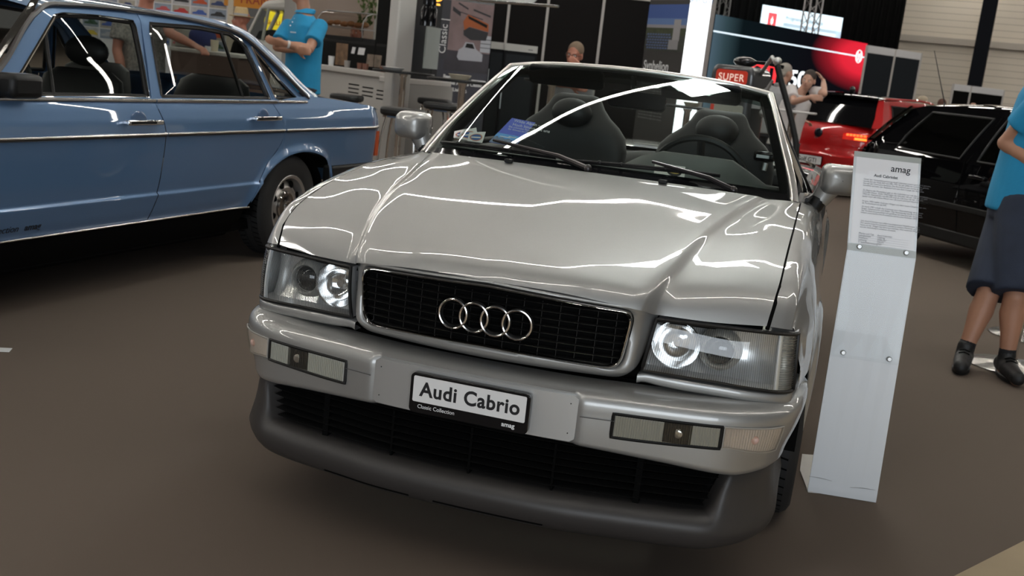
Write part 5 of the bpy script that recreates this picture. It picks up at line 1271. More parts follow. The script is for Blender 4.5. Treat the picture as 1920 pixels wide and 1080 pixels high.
def hand(b, W, d, palm, sc=1., curl=.5, side=1):            # wrist, pointing direction, palm normal; five separate fingers
    d = Vector(d).normalized(); palm = Vector(palm); palm = (palm-d*palm.dot(d)).normalized(); s = d.cross(palm)*side
    W = Vector(W); P = W+d*.095*sc
    for k in range(4): caps(b, W+s*(.012*(k-1.5))*sc, P+s*(.020*(k-1.5))*sc, .0165*sc, .0125*sc, 10)
    for k, L in enumerate((.070,.080,.075,.058)):
        a = P+s*(.0205*(k-1.5))*sc; c1 = curl*(.8+.1*k)
        q1 = a+(d*cos(c1*.5)+palm*sin(c1*.5))*L*.45*sc; q2 = q1+(d*cos(c1*1.3)+palm*sin(c1*1.3))*L*.33*sc; q3 = q2+(d*cos(c1*2.)+palm*sin(c1*2.))*L*.25*sc
        chain(b,[a,q1,q2,q3],[.0095*sc,.009*sc,.0082*sc,.007*sc])
    t0 = W+d*.025*sc-s*.024*sc; t1 = t0+(d*.6-s*.7+palm*.3).normalized()*.042*sc; t2 = t1+(d*.85-s*.2+palm*.4).normalized()*.034*sc
    chain(b,[t0,t1,t2],[.014*sc,.0105*sc,.0085*sc])
def person(label, base, J, f, skin, vox=.011, top=None, topm=None, bottom=None, botm=None, hair=None, hairm=None, shoes=True, hf=None, hup=None, glasses=False, group=None, kw=1., extra=None, polo=False):
    base = Vector(base); J = {k: Vector(v)-base for k, v in J.items()}; f = Vector(f).normalized(); s = f.cross(Vector((0,0,1))).normalized()   # s = his right
    R = thing('person', label, 'person', base)
    hf = Vector(hf).normalized() if hf else f; hup = Vector(hup).normalized() if hup else Vector((0,0,1)); hup = (hup-hf*hup.dot(hf)).normalized()
    b = MB(); pv, ch, nk, H = J['pelvis'], J['chest'], J['neck'], J['head']
    up = (nk-pv).normalized(); wst = pv.lerp(ch,.45); shw = (J['shR']-J['shL']).length/2
    trows = [(pv-up*.10,.13*kw,.10*kw),(pv,.172*kw,.125*kw),(wst,.158*kw,.122*kw),(ch,.175*kw,.13*kw),(ch.lerp(nk,.55),.17*kw,.105*kw),(nk-up*.035,.10*kw,.075*kw),(nk,.062*kw,.062*kw)]
    loftel(b, trows, s, f); caps(b, nk-up*.04, H-hup*.03, .062, .056)
    F = headshape(b, H, hf, hup)
    for q in 'LR':
        if 'el'+q not in J: continue
        chain(b,[J['sh'+q],J['sh'+q].lerp(J['el'+q],.45),J['el'+q]],[.056*kw,.050*kw,.040*kw])
        wr = J['wr'+q]; caps(b,J['el'+q],J['el'+q].lerp(wr,.35),.041*kw,.043*kw); caps(b,J['el'+q].lerp(wr,.35),wr,.043*kw,.027*kw)
        hd, hp = J.get('hd'+q), J.get('hp'+q)
        hd = (hd+base) if hd is not None else (wr-J['el'+q]); hp = (hp+base) if hp is not None else -f
        hand(b,wr,hd,hp,1.,J.get('cu'+q,Vector((.5,0,0))+base*-1).x if False else .55,1 if q == 'R' else -1)
    for q in 'LR':
        if 'hip'+q in J and 'kn'+q in J:
            chain(b,[J['hip'+q],J['hip'+q].lerp(J['kn'+q],.5),J['kn'+q]],[.088*kw,.074*kw,.056*kw])
            k_, a_ = J['kn'+q], J['an'+q]; fwd = J.get('toe'+q); fd = ((fwd-a_) if fwd is not None else f); fd.z = 0; fd.normalize()
            m1 = k_.lerp(a_,.28)-fd*.012; m2 = k_.lerp(a_,.65)
            chain(b,[k_,m1,m2,a_],[.055*kw,.060*kw,.044*kw,.036*kw])
            t_ = J['toe'+q]; caps(b,a_-Vector((0,0,.02)),Vector((a_.x,a_.y,t_.z+.01)),.036,.034); caps(b,Vector((a_.x,a_.y,t_.z+.012)),t_+Vector((0,0,.006)),.036,.028)
    remesh(b.build('body', skin, R), vox, 3)
    Fi = F
    b = MB()
    for q in (-1,1): b.sphere((q*.030,.0735,.002),(.0125,.010,.0085),10,8,F)
    b.build('eyes', mat('eye_white',(.55,.52,.48),.3), R)
    b = MB()
    for q in (-1,1): b.sphere((q*.030,.081,.002),(.0055,.004,.0055),8,6,F); b.tube([F @ Vector((q*x,.083-x*x*6,.021+.004*sin(x*60))) for x in (.014,.03,.046)],.004,6)
    b.build('eyebrows_and_irises', HDARK if hairm is not HGREY else mat('brow_grey',(.12,.09,.07),.8), R)
    b = MB(); b.tube([F @ Vector((x,.0925-x*x*9,-.060)) for x in (-.024,-.008,.008,.024)],.0032,6); b.build('lips', mat('lip_tone',(.30,.10,.08),.5), R)
    if glasses:
        b = MB()
        for q in (-1,1): b.tube([F @ Vector((q*.033+.026*cos(2*pi*i/20),.098,.0+.018*sin(2*pi*i/20))) for i in range(20)],.0028,6,closed=True); b.tube([F @ Vector(p) for p in ((q*.06,.095,.004),(q*.078,.03,.006),(q*.078,-.02,.0))],.0025,6)
        b.tube([F @ Vector((x,.099,.004)) for x in (-.008,.008)],.0025,6); b.build('glasses', BLK, R)
    if hair:
        b = MB()
        if hair == 'short':
            b.sphere((0,-.022,.046),(.080,.098,.088),22,14,F); b.sphere((0,-.06,-.005),(.070,.058,.065),16,10,F)
            o = b.build('hair', hairm, R); remesh(o, .008, 3)
            # keep hair off the face: carve with a lattice-free trim
            me = o.data
        if hair == 'bald': b.sphere((0,-.055,-.005),(.074,.056,.045),16,10,F); remesh(b.build('hair', hairm, R), .008, 3)
        if hair == 'cap':
            b.sphere((0,-.014,.058),(.086,.105,.078),22,14,F); b.build('cap', hairm, R)
            b = MB(); b.sphere((0,.10,.045),(.07,.06,.008),16,8,F); b.build('cap_brim', hairm, R)
        if hair == 'straw':
            b.lathe([(.0,.15),(.06,.152),(.075,.14),(.088,.06),(.09,.045)],28,F); o = b.build('straw_hat', hairm, R)
            b = MB(); b.lathe([(.088,.046),(.12,.040),(.145,.046),(.142,.05),(.09,.052)],28,F); b.build('hat_brim', hairm, R)
            b = MB(); b.lathe([(.0895,.05),(.0915,.052),(.089,.078),(.087,.078)],28,F); b.build('hat_band', GREYSH, R)
    if top:
        b = MB(); e = .022
        low = pv-up*(.10 if top != 'tuck' else .02)
        loftel(b,[(low,.195*kw+e*.4,.15*kw),(pv,.192*kw,.148*kw),(wst,.180*kw,.146*kw),(ch,.192*kw,.147*kw),(ch.lerp(nk,.5),.190*kw,.122*kw),(nk-up*.045,.115*kw,.088*kw),(nk-up*.018,.075*kw,.073*kw)],s,f)
        for q in 'LR':
            if 'el'+q in J:
                sl = J['sh'+q].lerp(J['el'+q],.70); flatlimb(b,J['sh'+q]-(J['el'+q]-J['sh'+q]).normalized()*.03,sl,.068*kw,.076*kw); b.sphere(J['sh'+q],.068*kw,14,10)
        o = remesh(b.build('shirt', topm, R), vox, 4)
        if polo:
            b = MB(); N = 26; rr = []
            for kz, k in ((-.022,1.08),(.012,1.02),(.030,.98),(.018,1.18),(-.012,1.30)): rr.append([nk+up*(kz+.01*sin(2*pi*i/N)*0)+s*(.070*k*cos(2*pi*i/N))+f*(.068*k*sin(2*pi*i/N)-.02*(1 if kz > 0 else 0)) for i in range(N)])
            b.grid(rr,closeu=True); b.build('collar', topm, R)
            b = MB(); a = ch.lerp(nk,.35)+f*.142*kw; 
            for k in range(3): b.sphere(ch.lerp(nk,.45+.13*k)+f*(.135-.020*k)*kw,.006,8,6)
            b.build('buttons', WHITE, R)
            b = MB(); c = ch.lerp(nk,.22)-s*.08+f*.145*kw; b.box(c,(.05,.012,.012)); b.build('chest_logo', mat('logo_pale',(.45,.6,.7),.6), R)
    if bottom:
        b = MB(); loftel(b,[(pv-up*.14,.17*kw,.13*kw),(pv-up*.02,.188*kw,.142*kw),(pv+up*.06,.180*kw,.138*kw)],s,f)
        for q in 'LR':
            if 'kn'+q in J:
                h_, k_ = J['hip'+q], J['kn'+q]
                if bottom == 'shorts': e_ = h_.lerp(k_,.98); flatlimb(b,h_,e_,.118*kw,.108*kw)
                else: flatlimb(b,h_,k_,.11*kw,.078*kw); flatlimb(b,k_,k_.lerp(J['an'+q],1.0),.076*kw,.058*kw); b.sphere(k_,.078*kw)
        remesh(b.build('shorts' if bottom == 'shorts' else 'trousers', botm, R), vox, 3)
    if shoes:
        for q in 'LR':
            if 'toe'+q in J:
                a_, t_ = J['an'+q], J['toe'+q]; g = Vector((a_.x,a_.y,t_.z)); d = (t_-g).normalized(); b = MB()
                caps(b,g-d*.035+Vector((0,0,.040)),g+d*.05+Vector((0,0,.038)),.047,.046); caps(b,g+d*.05+Vector((0,0,.032)),t_+d*.01+Vector((0,0,.022)),.046,.038); caps(b,g+Vector((0,0,.05)),g+Vector((0,0,.095)),.046,.044)
                o = remesh(b.build('shoe', SHOE, R), .008, 3)
                b = MB(); F_ = frame(g+Vector((0,0,-.018)),d,Vector((0,0,1)).cross(d)); pr = []
                for k in range(24): a = 2*pi*k/24; x = cos(a); pr.append((.055+.135*x,(.043+.006*x)*sin(a)))
                b.prism(pr,0,.022,F_); b.build('sole', BLK, o, bevel=.004)
                b = MB()
                for k in range(4): c = g+d*(.03+.022*k)+Vector((0,0,.092-.011*k)); w = Vector((-d.y,d.x,0)); b.tube([c-w*.026,c+Vector((0,0,.008)),c+w*.026],.0035,6)
                b.build('laces', BLKM, o)
                b = MB(); caps(b,Vector((a_.x,a_.y,t_.z+.06)),a_.lerp(J['kn'+q],.10)+Vector((0,0,.0)),.043,.043); b.build('sock', mat('sock_black',(.008,.008,.01),.9), R)
    return R, F, J
# ---- man in turquoise polo at the right edge (denim shorts, arms crossed, cut off by the frame)
g1_, g2_ = gnd(1797,722), gnd(1873,728)
def pt(px,py,d): return at(px,py,d)
def dep(p): return (p-CAMP).dot(FW)
DA, DB = dep(g1_), dep(g2_)
fA = (RT*.93-Vector((FW.x,FW.y,0)).normalized()*.30).normalized()        # he faces right, slightly towards the camera
pel = at(1900,430,5.62); pel = Vector((pel.x,pel.y,.92))
J = dict(pelvis=pel, chest=pel+Vector((.02,0,.38))+fA*.01, neck=pel+Vector((.02,0,.62)), head=pel+Vector((.04,0,.80))+fA*.03)
sA = fA.cross(Vector((0,0,1)))
J['shR'] = J['chest']+sA*.205+Vector((0,0,.15)); J['shL'] = J['chest']-sA*.205+Vector((0,0,.15))
J['elR'] = at(1886,268,5.50); J['wrR'] = at(1962,318,5.30); J['elL'] = J['shL']+fA*.16+Vector((0,0,-.27)); J['wrL'] = J['elL']+fA*.06+sA*.23+Vector((0,0,-.02))
J['hipR'] = pel+sA*.10+Vector((0,0,-.05)); J['hipL'] = pel-sA*.10+Vector((0,0,-.05))
J['anL'] = g1_+Vector((.035,.05,.085)); J['toeL'] = gnd(1790,726)+Vector((0,0,.022)); J['anL'] = Vector((gnd(1803,690).x,gnd(1803,690).y,.10))
J['anR'] = gnd(1880,705); J['anR'].z = .10; J['toeR'] = gnd(1925,742)+Vector((0,0,.022)); J['toeR'] = Vector((J['anR'].x,J['anR'].y,.022))+(J['toeR']-Vector((J['anR'].x,J['anR'].y,.022))).normalized()*.19
J['toeL'] = Vector((J['anL'].x,J['anL'].y,.022))+(J['toeL']-Vector((J['anL'].x,J['anL'].y,.022))).normalized()*.17
J['knL'] = at(1852,552,dep(J['anL'])-.02); J['knR'] = at(1904,556,dep(J['anR'])-.05)
base = Vector(((J['anL'].x+J['anR'].x)/2,(J['anL'].y+J['anR'].y)/2,0))
person('man in a turquoise polo shirt, dark denim shorts and black trainers at the right edge',base,J,fA,SKIN,.010,'polo',POLO,'shorts',DENIM,'short',HGREY,hf=fA,kw=1.06,polo=True)
# ---- man in turquoise polo, arms crossed, behind the blue saloon
dM = 9.3; nkp = at(571,22,dM); fB = (-RT*.80-Vector((FW.x,FW.y,0)).normalized()*.60).normalized(); sB = fB.cross(Vector((0,0,1)))
pelB = Vector((nkp.x+.02,nkp.y,nkp.z-.60))
J = dict(pelvis=pelB, chest=pelB+Vector((0,0,.36)), neck=nkp, head=nkp+Vector((0,0,.175))+fB*.035)
J['shR'] = at(541,50,dM+.12); J['shL'] = at(600,50,dM-.12); J['elR'] = at(519,88,dM-.02); J['elL'] = at(580,92,dM-.28); J['wrL'] = at(534,82,dM-.38); J['wrR'] = at(560,94,dM-.34)
J['hipR'] = pelB+sB*.1-Vector((0,0,.05)); J['hipL'] = pelB-sB*.1-Vector((0,0,.05))
gz = pelB.copy(); gz.z = 0
for q,sg in (('R',1),('L',-1)): J['kn'+q] = gz+sB*sg*.11+Vector((0,0,.48))+fB*.02; J['an'+q] = gz+sB*sg*.12+Vector((0,0,.10)); J['toe'+q] = gz+sB*sg*.13+Vector((0,0,.022))+fB*.18
Rm, F_, Jl = person('man in a turquoise polo shirt with crossed arms behind the blue saloon',gz,J,fB,SKIN,.011,'polo',POLO,'trousers',JEANS,'short',HGREY,hf=(-RT*.95-FW*.25),kw=1.0,polo=True)
b = MB(); a, c = Jl['elL'], Jl['wrL']; q = a.lerp(c,.86); t = (c-a).normalized(); b.lathe([(.030,-.011),(.034,-.008),(.034,.008),(.030,.011)],18,frame(q,t.orthogonal(),t.cross(t.orthogonal()))); b.build('wristband',mat('strap_white',(.6,.58,.56),.4),Rm)
# ---- man with hand on chin behind the windscreen
dC = 10.6; hC = at(1077,103,dC); fC = (-Vector((FW.x,FW.y,0)).normalized()*.93-RT*.36).normalized(); sC = fC.cross(Vector((0,0,1)))
nC = hC+Vector((0,0,-.165))-fC*.04; pC = nC+Vector((0,0,-.55))-fC*.16
J = dict(pelvis=pC, chest=pC.lerp(nC,.62)-fC*.01, neck=nC, head=hC, shR=nC+sC*.205+Vector((0,0,-.07)), shL=nC-sC*.205+Vector((0,0,-.045)))
J['elR'] = at(1041,153,dC-.34); J['wrR'] = at(1071,160,dC-.42); J['elL'] = at(1091,152,dC-.26); J['wrL'] = at(1090,129,dC-.22); J['hdL'] = -RT*.85+Vector((0,0,.62)); J['hpL'] = -fC
gz = pC.copy(); gz.z = 0
for q,sg in (('R',1),('L',-1)): J['hip'+q] = pC+sC*sg*.1-Vector((0,0,.04)); J['kn'+q] = pC+sC*sg*.14+fC*.30-Vector((0,0,.16)); J['an'+q] = gz+sC*sg*.14+fC*.26+Vector((0,0,.32)); J['toe'+q] = gz+sC*sg*.14+fC*.42+Vector((0,0,.22))
person('grey-haired man in glasses resting his chin on his hand behind the windscreen',gz,J,fC,SKINR,.009,'polo',GREYSH,'trousers',JEANS,'short',HBLOND,hf=(fC-Vector((0,0,.12))),hup=Vector((0,0,1))-sC*.12,glasses=True,kw=1.05)
st = thing('bar_stool','black bar stool the man with his hand on his chin sits on','stool',(pC.x-fC.x*.03,pC.y-fC.y*.03,0))
zs_ = pC.z-.13
b = MB(); b.lathe([(0,zs_-.05),(.17,zs_-.05),(.18,zs_-.03),(.17,zs_),(0,zs_)],28); b.build('seat',LEATHER,st)
b = MB(); b.lathe([(.03,zs_-.05),(.03,.03)],16); b.lathe([(.13,.30),(.14,.31),(.13,.32)],24); b.build('pole',CHROME,st); b = MB(); b.lathe([(0,0),(.2,0),(.2,.01),(.04,.03)],28); b.build('base',STEEL,st)
# ---- two men by the white table
dD = 14.3; hD = at(1474,137,dD); fD = (Vector((FW.x,FW.y,0)).normalized()*.35+RT*.93).normalized(); sD = fD.cross(Vector((0,0,1)))
nD = hD+Vector((0,0,-.17))-fD*.04-RT*.01; pD = nD+Vector((0,0,-.56))-RT*.04; gz = pD.copy(); gz.z = 0
J = dict(pelvis=pD, chest=pD.lerp(nD,.62), neck=nD, head=hD, shR=nD+sD*.2+Vector((0,0,-.08)), shL=nD-sD*.2+Vector((0,0,-.08)))
for q,sg in (('R',1),('L',-1)): J['el'+q] = J['sh'+q]+Vector((0,0,-.28))+fD*.03+sD*sg*.04; J['wr'+q] = J['el'+q]+Vector((0,0,-.06))+fD*.24; J['hip'+q] = pD+sD*sg*.1-Vector((0,0,.05)); J['kn'+q] = gz+sD*sg*.11+Vector((0,0,.48)); J['an'+q] = gz+sD*sg*.12+Vector((0,0,.10)); J['toe'+q] = gz+sD*sg*.13+Vector((0,0,.022))+fD*.18
person('grey-haired man in a pale grey shirt seen from behind by the white table',gz,J,fD,SKINP,.012,'polo',GREYSH,'trousers',JEANS,'short',HGREY,kw=1.05,polo=True)
dE = 13.0; hE = at(1516,151,dE); fE = (-Vector((FW.x,FW.y,0)).normalized()*.86-RT*.50).normalized(); sE = fE.cross(Vector((0,0,1)))
nE = at(1507,178,dE+.06); nE = hE+Vector((-.06,0,-.165))-fE*.05-RT*.04; pE = nE+Vector((0,0,-.56))-RT*.08+Vector((FW.x,FW.y,0))*.06; gz = pE.copy(); gz.z = 0
J = dict(pelvis=pE, chest=pE.lerp(nE,.62), neck=nE, head=hE, shR=at(1484,168,dE+.05), shL=at(1528,172,dE+.05))
J['elL'] = at(1545,176,dE-.24); J['wrL'] = at(1544,151,dE+.02); J['hdL'] = -RT*.7+Vector((0,0,.7)); J['hpL'] = -RT*1.-Vector((0,0,.3)); J['elR'] = at(1488,191,dE-.16); J['wrR'] = at(1520,182,dE-.36); J['hdR'] = RT
for q,sg in (('R',1),('L',-1)): J['hip'+q] = pE+sE*sg*.1-Vector((0,0,.05)); J['kn'+q] = gz+sE*sg*.11+Vector((0,0,.48)); J['an'+q] = gz+sE*sg*.12+Vector((0,0,.10)); J['toe'+q] = gz+sE*sg*.13+Vector((0,0,.022))+fE*.18
Rm, F_, Jl = person('dark-haired man in a white T-shirt holding his forehead beside the red hatchback',gz,J,fE,SKINP,.010,'tee',TEE,'trousers',JEANS,'short',HDARK,hf=(fE-Vector((0,0,.1))),hup=Vector((0,0,1))+RT*.1,kw=.98)
b = MB(); c = Jl['chest'].lerp(Jl['neck'],.25)+fE*.140
for k,(dx,dz,r) in enumerate(((0,0,.05),(.04,.05,.03),(-.03,-.06,.035))): b.sphere(c+sE*dx+Vector((0,0,dz)),(r,.008,r*.7),12,6)
b.build('shirt_print',mat('print_grey',(.16,.16,.17),.8),Rm)
# ---- people far behind and at the left
def extra_person(label, px, py, d, face, skin, tm, hair, hm, hh=.115, **k):
    h = at(px,py,d); f_ = Vector(face).normalized(); s_ = f_.cross(Vector((0,0,1))); n = h+Vector((0,0,-.165))-f_*.04; p = n+Vector((0,0,-.56)); g = p.copy(); g.z = 0
    kz = max(.25,p.z/.93)
    J = dict(pelvis=p,chest=p.lerp(n,.62),neck=n,head=h,shR=n+s_*.2+Vector((0,0,-.08)),shL=n-s_*.2+Vector((0,0,-.08)))
    for q,sg in (('R',1),('L',-1)): J['el'+q] = J['sh'+q]+Vector((0,0,-.28))+s_*sg*.04; J['wr'+q] = J['el'+q]+Vector((0,0,-.20))+f_*.12; J['hip'+q] = p+s_*sg*.1-Vector((0,0,.05)); J['kn'+q] = g+s_*sg*.11+Vector((0,0,.50*kz)); J['an'+q] = g+s_*sg*.12+Vector((0,0,.10)); J['toe'+q] = g+s_*sg*.13+Vector((0,0,.022))+f_*.18
    J.update(k); return person(label,g,J,f_,skin,.014,'polo',tm,'trousers',JEANS,hair,hm)
HF = Vector((FW.x,FW.y,0)).normalized()
extra_person('man in a beige cap standing far behind the black hatchback',1728,191,23,HF*.4-RT,SKINP,GREYSH,'cap',mat('cap_beige',(.45,.38,.28),.8))
extra_person('dark-haired person far behind the black hatchback, by the aerial',1767,197,22,RT*.9+HF*.4,SKINR,PATT,'short',mat('hair_auburn',(.10,.04,.025),.7))
extra_person('bald person far behind the black hatchback, in front of the low booth wall',1823,204,22,HF,SKINP,JEANS,'bald',HGREY)
extra_person('man in a straw hat looking left behind the blue saloon',452,38,12.6,-RT*.95-HF*.2,SKINR,BLKM,'straw',mat('straw',(.55,.40,.20),.7,noise=(40,.2)))
q_ = at(300,8,8.8)
eL = at(318,62,8.5); wL = at(366,86,8.3)
extra_person('person in a patterned shirt leaning on the white counter behind the blue saloon',278,-22,8.8,RT*.6-HF*.5,SKINR,PATT,'short',HDARK,elL=eL,wrL=wL)
extra_person('person in a dark blue shirt behind the rear window of the blue saloon',385,8,11.5,-HF,SKINR,mat('shirt_blue',(.03,.05,.18),.8),'short',HDARK) if False else None
pk_ = at(672,72,13.4)
extra_person('kiosk worker in dark clothes bending over the black counter',668,62,13.55,-HF-RT*.3,SKINR,BLKM,'short',HDARK)
# ================================================================ hatchbacks in the background (local y = forward from the tail)
def hatch(root, paint, W, zs, roofm, glassm, round_=0., L=4.0):
    W2 = W/2
    ST = [(0.0,.86,.80),(.05,.93,.80),(.12,.985,.79),(.30,1.20,.685),(.46,1.365,.60),(.62,1.405,.585),(1.1,1.43,.59),(1.9,1.435,.60),(2.45,1.36,.585),(2.75,1.16,.66),(3.02,.98,.74),(3.5,.90,.72),(3.85,.80,.70),(3.95,.60,.66)]
    k = zs
    rows = []
    ys = sorted(set([s[0] for s in ST]+[i*.1 for i in range(40)]))
    def lz(y): return lin(y,[(a,b_*k) for a,b_,c in ST])
    def lx(y): return lin(y,[(a,c*W/1.75) for a,b_,c in ST])
    belt = .90*k
    def taper(y): return 1-.10*sst(.35,-.05,y)-.12*sst(3.2,3.95,y)
    def wid(z): return W2*lin(z/k,[(.2,.90),(.32,.97),(.5,1.),(.7,1.0),(.90,.965)])
    ARH = ((.72,.30),(3.2,.30))
    def zb(y):
        for a,c in ARH:
            if abs(y-a) < .345: return c+sqrt(.345**2-(y-a)**2)
        return .24
    for sgn in (-1,1):
        b = MB(); rows = []
        for i in range(120):
            y = 3.93*i/119; zt = min(belt,lz(y)); z0 = zb(y); r = []
            for j in range(17):
                z = z0+(zt-z0)*j/16; r.append(Vector((sgn*wid(z)*taper(y),y,z)))
            rows.append(r)
        b.grid(rows); b.build('side_panel',paint,root,smooth=60)
        b = MB(); rows = []
        for i in range(50):
            y = .10+2.95*i/49; zt = lz(y)-.05; x0 = wid(belt)*taper(y); x1 = min(lx(y),x0); r = []
            for j in range(7):
                v = j/6; z = belt+(max(zt,belt)-belt)*v; r.append(Vector((sgn*(x0+(x1-x0)*v+.02*sin(pi*v)),y,z)))
            rows.append(r)
        b.grid(rows); b.build('upper_side',paint,root,smooth=60)
        def sp(y, z, o=.006):
            zt = max(lz(y)-.05,belt+.01); v = min(1,max(0,(z-belt)/(zt-belt))); x0 = wid(belt)*taper(y); x1 = min(lx(y),x0); return Vector((sgn*(x0+(x1-x0)*v+.02*sin(pi*v)+o),y,z))
        def win(nm, poly, m, o=.006, t=0):
            b = MB(); n = len(poly); cx = sum(p[0] for p in poly)/n; cz = sum(p[1] for p in poly)/n
            P = []
            for i in range(n):
                a, c = poly[i], poly[(i+1)%n]
                for q in range(6): P.append((a[0]+(c[0]-a[0])*q/6,a[1]+(c[1]-a[1])*q/6))
            b.grid([[sp(cx+(p[0]-cx)*kk,cz+(p[1]-cz)*kk,o) for p in P] for kk in (1,.7,.4,.02)],closeu=True); w = b.build(nm,m,root)
            b = MB(); b.tube([sp(p[0],p[1],o+.002) for p in P],.010,6,closed=True); b.build('window_rubber',BLK,w)
        zt_ = 1.30*k
        win('rear_side_window',[(.62,belt+.035),(1.50,belt+.03),(1.62,zt_),(.80,zt_),(.66,belt+.16)],glassm)
        win('door_window',[(1.72,belt+.03),(2.72,belt+.03),(2.30,zt_),(1.78,zt_)],glassm)
        b = MB(); b.tube([sp(1.60,belt+.0,.003),sp(1.70,zt_+.02,.003)],.006,6); b.tube([Vector((sgn*(wid(z)+.001),1.60+.03*sin(z*5),z)) for z in [.3+.06*i for i in range(11)]],.004,6); b.build('door_seam',BLKM,root)
        b = MB(); b.box((sgn*(wid(.82)+.015),1.78,.80*k),(.03,.19,.035)); b.build('door_handle',BLKG if paint is BLACKP else paint,root,bevel=.01)
        b = MB(); b.box((sgn*(wid(.55)+.006),1.95,.52*k),(.02,1.75,.05)); b.build('side_moulding',BLK if paint is BLACKP else paint,root,bevel=.006)
        b = MB(); b.box((sgn*(W2*.93),1.95,.25),(.06,1.7,.12)); b.build('side_sill',BLK,root,bevel=.02)
        for y in (.72,3.2):
            wheel(root,Matrix.Translation((sgn*(W2-.115),y,.30)) @ Matrix.Rotation(sgn*pi/2,4,'Y'),.30,.19,.19)
            b = MB(); b.grid([[Vector((sgn*x,y+cos(a)*.35,.30+sin(a)*.35)) for x in (W2-.32,W2*.99)] for a in [pi*q/14 for q in range(15)]]); b.box((sgn*(W2-.32),y,.45),(.01,.8,.6)); b.build('wheel_housing',BLKM,root)
    b = MB(); rows = []
    for i in range(40):
        y = .10+3.83*i/39
        if y > 3.02: x = wid(belt)*taper(y)
        else: x = min(lx(y),wid(belt)*taper(y))
        z = lz(y)-.05 if y < 3.02 else lz(y)-.02
        z = max(z,min(belt,lz(y))); rows.append([Vector((x*t,y,z+.05*(1-abs(t)**3))) for t in [-1+.1*q for q in range(21)]])
    sel = lambda a, c: [r for r in rows if a <= r[0].y <= c]
    b.grid([r for r in rows if r[0].y >= .42 and r[0].y <= 2.5]); b.build('roof',roofm,root,smooth=60)
    b = MB(); b.grid([r for r in rows if r[0].y >= 2.4 and r[0].y <= 3.05]); b.build('windscreen',glassm,root)
    b = MB(); b.grid([r for r in rows if r[0].y >= 3.0]); b.build('bonnet',paint,root)
    return dict(W2=W2,belt=belt,lz=lz,lx=lx,wid=wid,taper=taper,rows=rows,k=k)
GTD = mat('privacy_glass',(.004,.004,.005),.03,0.,1.); GTC = glass('black_car_glass',(.22,.28,.26),1.5)
# ---- red hatchback: tail seen obliquely
TLp, TRp = at(1449,229,15.05), at(1629,251,14.05)
xr = (TRp-TLp); xr.z = 0; Wr = xr.length+.16; mid = (TLp+TRp)/2; ang = atan2(xr.y,xr.x)
RG = thing('hatchback_car','red hatchback with lit orange tail lights parked behind the info stand','car',(mid.x,mid.y,0),ang)
G = hatch(RG,RED,Wr,1.0,BLACKP,GTD); W2 = G['W2']
b = MB(); rows = []
for z,yy in ((.24,.10),(.34,.02),(.46,-.03),(.56,-.035),(.60,.01),(.70,.005),(.82,.005),(.90,.02),(.96,.09),(.985,.12)):
    rows.append([Vector((W2*t*G['wid'](min(z,.9))/W2*G['taper'](0),yy+.14*abs(t)**4+.03*t*t,z)) for t in [-1+.1*q for q in range(21)]])
b.grid(rows[3:]); b.build('tailgate',RED,RG,smooth=60)
b = MB(); b.grid(rows[:4]); b.build('rear_bumper',RED,RG,smooth=60)
b = MB(); b.grid([[p+Vector((0,-.012,0)) for p in r] for r in rows[:2]]); b.build('diffuser',BLK,RG)
b = MB(); rr = [[Vector((x*t,y-.012,z+.02*(1-t*t))) for t in [-1+.1*q for q in range(21)]] for x,y,z in ((.70,.115,.985),(.68,.20,1.10),(.63,.30,1.23),(.58,.42,1.355))]
b.grid(rr); b.build('rear_window',GTD,RG)
for s in (-1,1):
    b = MB(); b.grid([[Vector((s*x,y,z)),Vector((s*(x+.11-.02*k_),y+.06,z-.005))] for k_,(x,y,z) in enumerate(((.70,.11,.985),(.68,.20,1.10),(.63,.30,1.23),(.58,.42,1.37)))]); b.build('rear_pillar',RED,RG)
b = MB(); b.grid([[Vector((x*t,y+.04*t*t,z-.03*t*t)) for t in [-1+.1*q for q in range(21)]] for x,y,z in ((.62,.60,1.425),(.63,.40,1.412),(.62,.27,1.395),(.615,.27,1.375),(.6,.42,1.37))]); b.build('roof_spoiler',BLACKP,RG)
for s in (-1,1): b = MB(); b.tube(crom([(s*.59,.55,1.385),(s*.61,1.1,1.402),(s*.615,1.9,1.405),(s*.60,2.4,1.335)],20),.016,8); b.build('roof_edge',RED,RG)
b = MB(); b.sphere((0,.75,1.47),(.03,.07,.05),14,8); b.build('roof_aerial',BLKG,RG)
LR = mat('tail_lamp_red',(.5,.01,.01),.15,coat=1.,emit=(1.,.03,.01),es=.35); LO = mat('tail_lamp_orange_lit',(1,.2,.05),.3,emit=(1.,.10,.02),es=2.6); LY = mat('tail_lamp_indicator_lit',(1,.3,.05),.3,emit=(1.,.16,.02),es=2.6)
for s in (-1,1):
    def tp(t, z, o): return Vector((s*W2*t*G['taper'](0)*.985,.005+.14*t**4+.03*t*t-o,z))
    b = MB(); b.grid([[tp(t,z,.012) for t in (.50,.58,.66,.74,.82,.9,.97)] for z in (.80,.84,.885)]); TLm = b.build('tail_light',LR,RG)
    b = MB()
    for q in range(7): b.grid([[tp(.57+.058*q+e,z,.018) for e in (0,.045)] for z in (.855,.882)])
    b.build('lit_segments',LO,TLm)
    b = MB(); b.grid([[tp(t,z,.018) for t in (.72,.8,.88,.94)] for z in (.808,.838)]); b.build('lit_indicator',LY,TLm)
b = MB(); b.lathe([(0,.014),(.04,.013),(.055,.008),(.062,0)],28,Matrix.Translation((0,-.0,.845)) @ Matrix.Rotation(pi/2,4,'X')); b.build('badge',mat('badge_dark',(.02,.02,.03),.1,.5),RG)
text('badge_letters','GTI',.035,STEEL,RG,frame((-.05,-.002,.765),(1,0,0),(0,0,1)),'LEFT',.001)
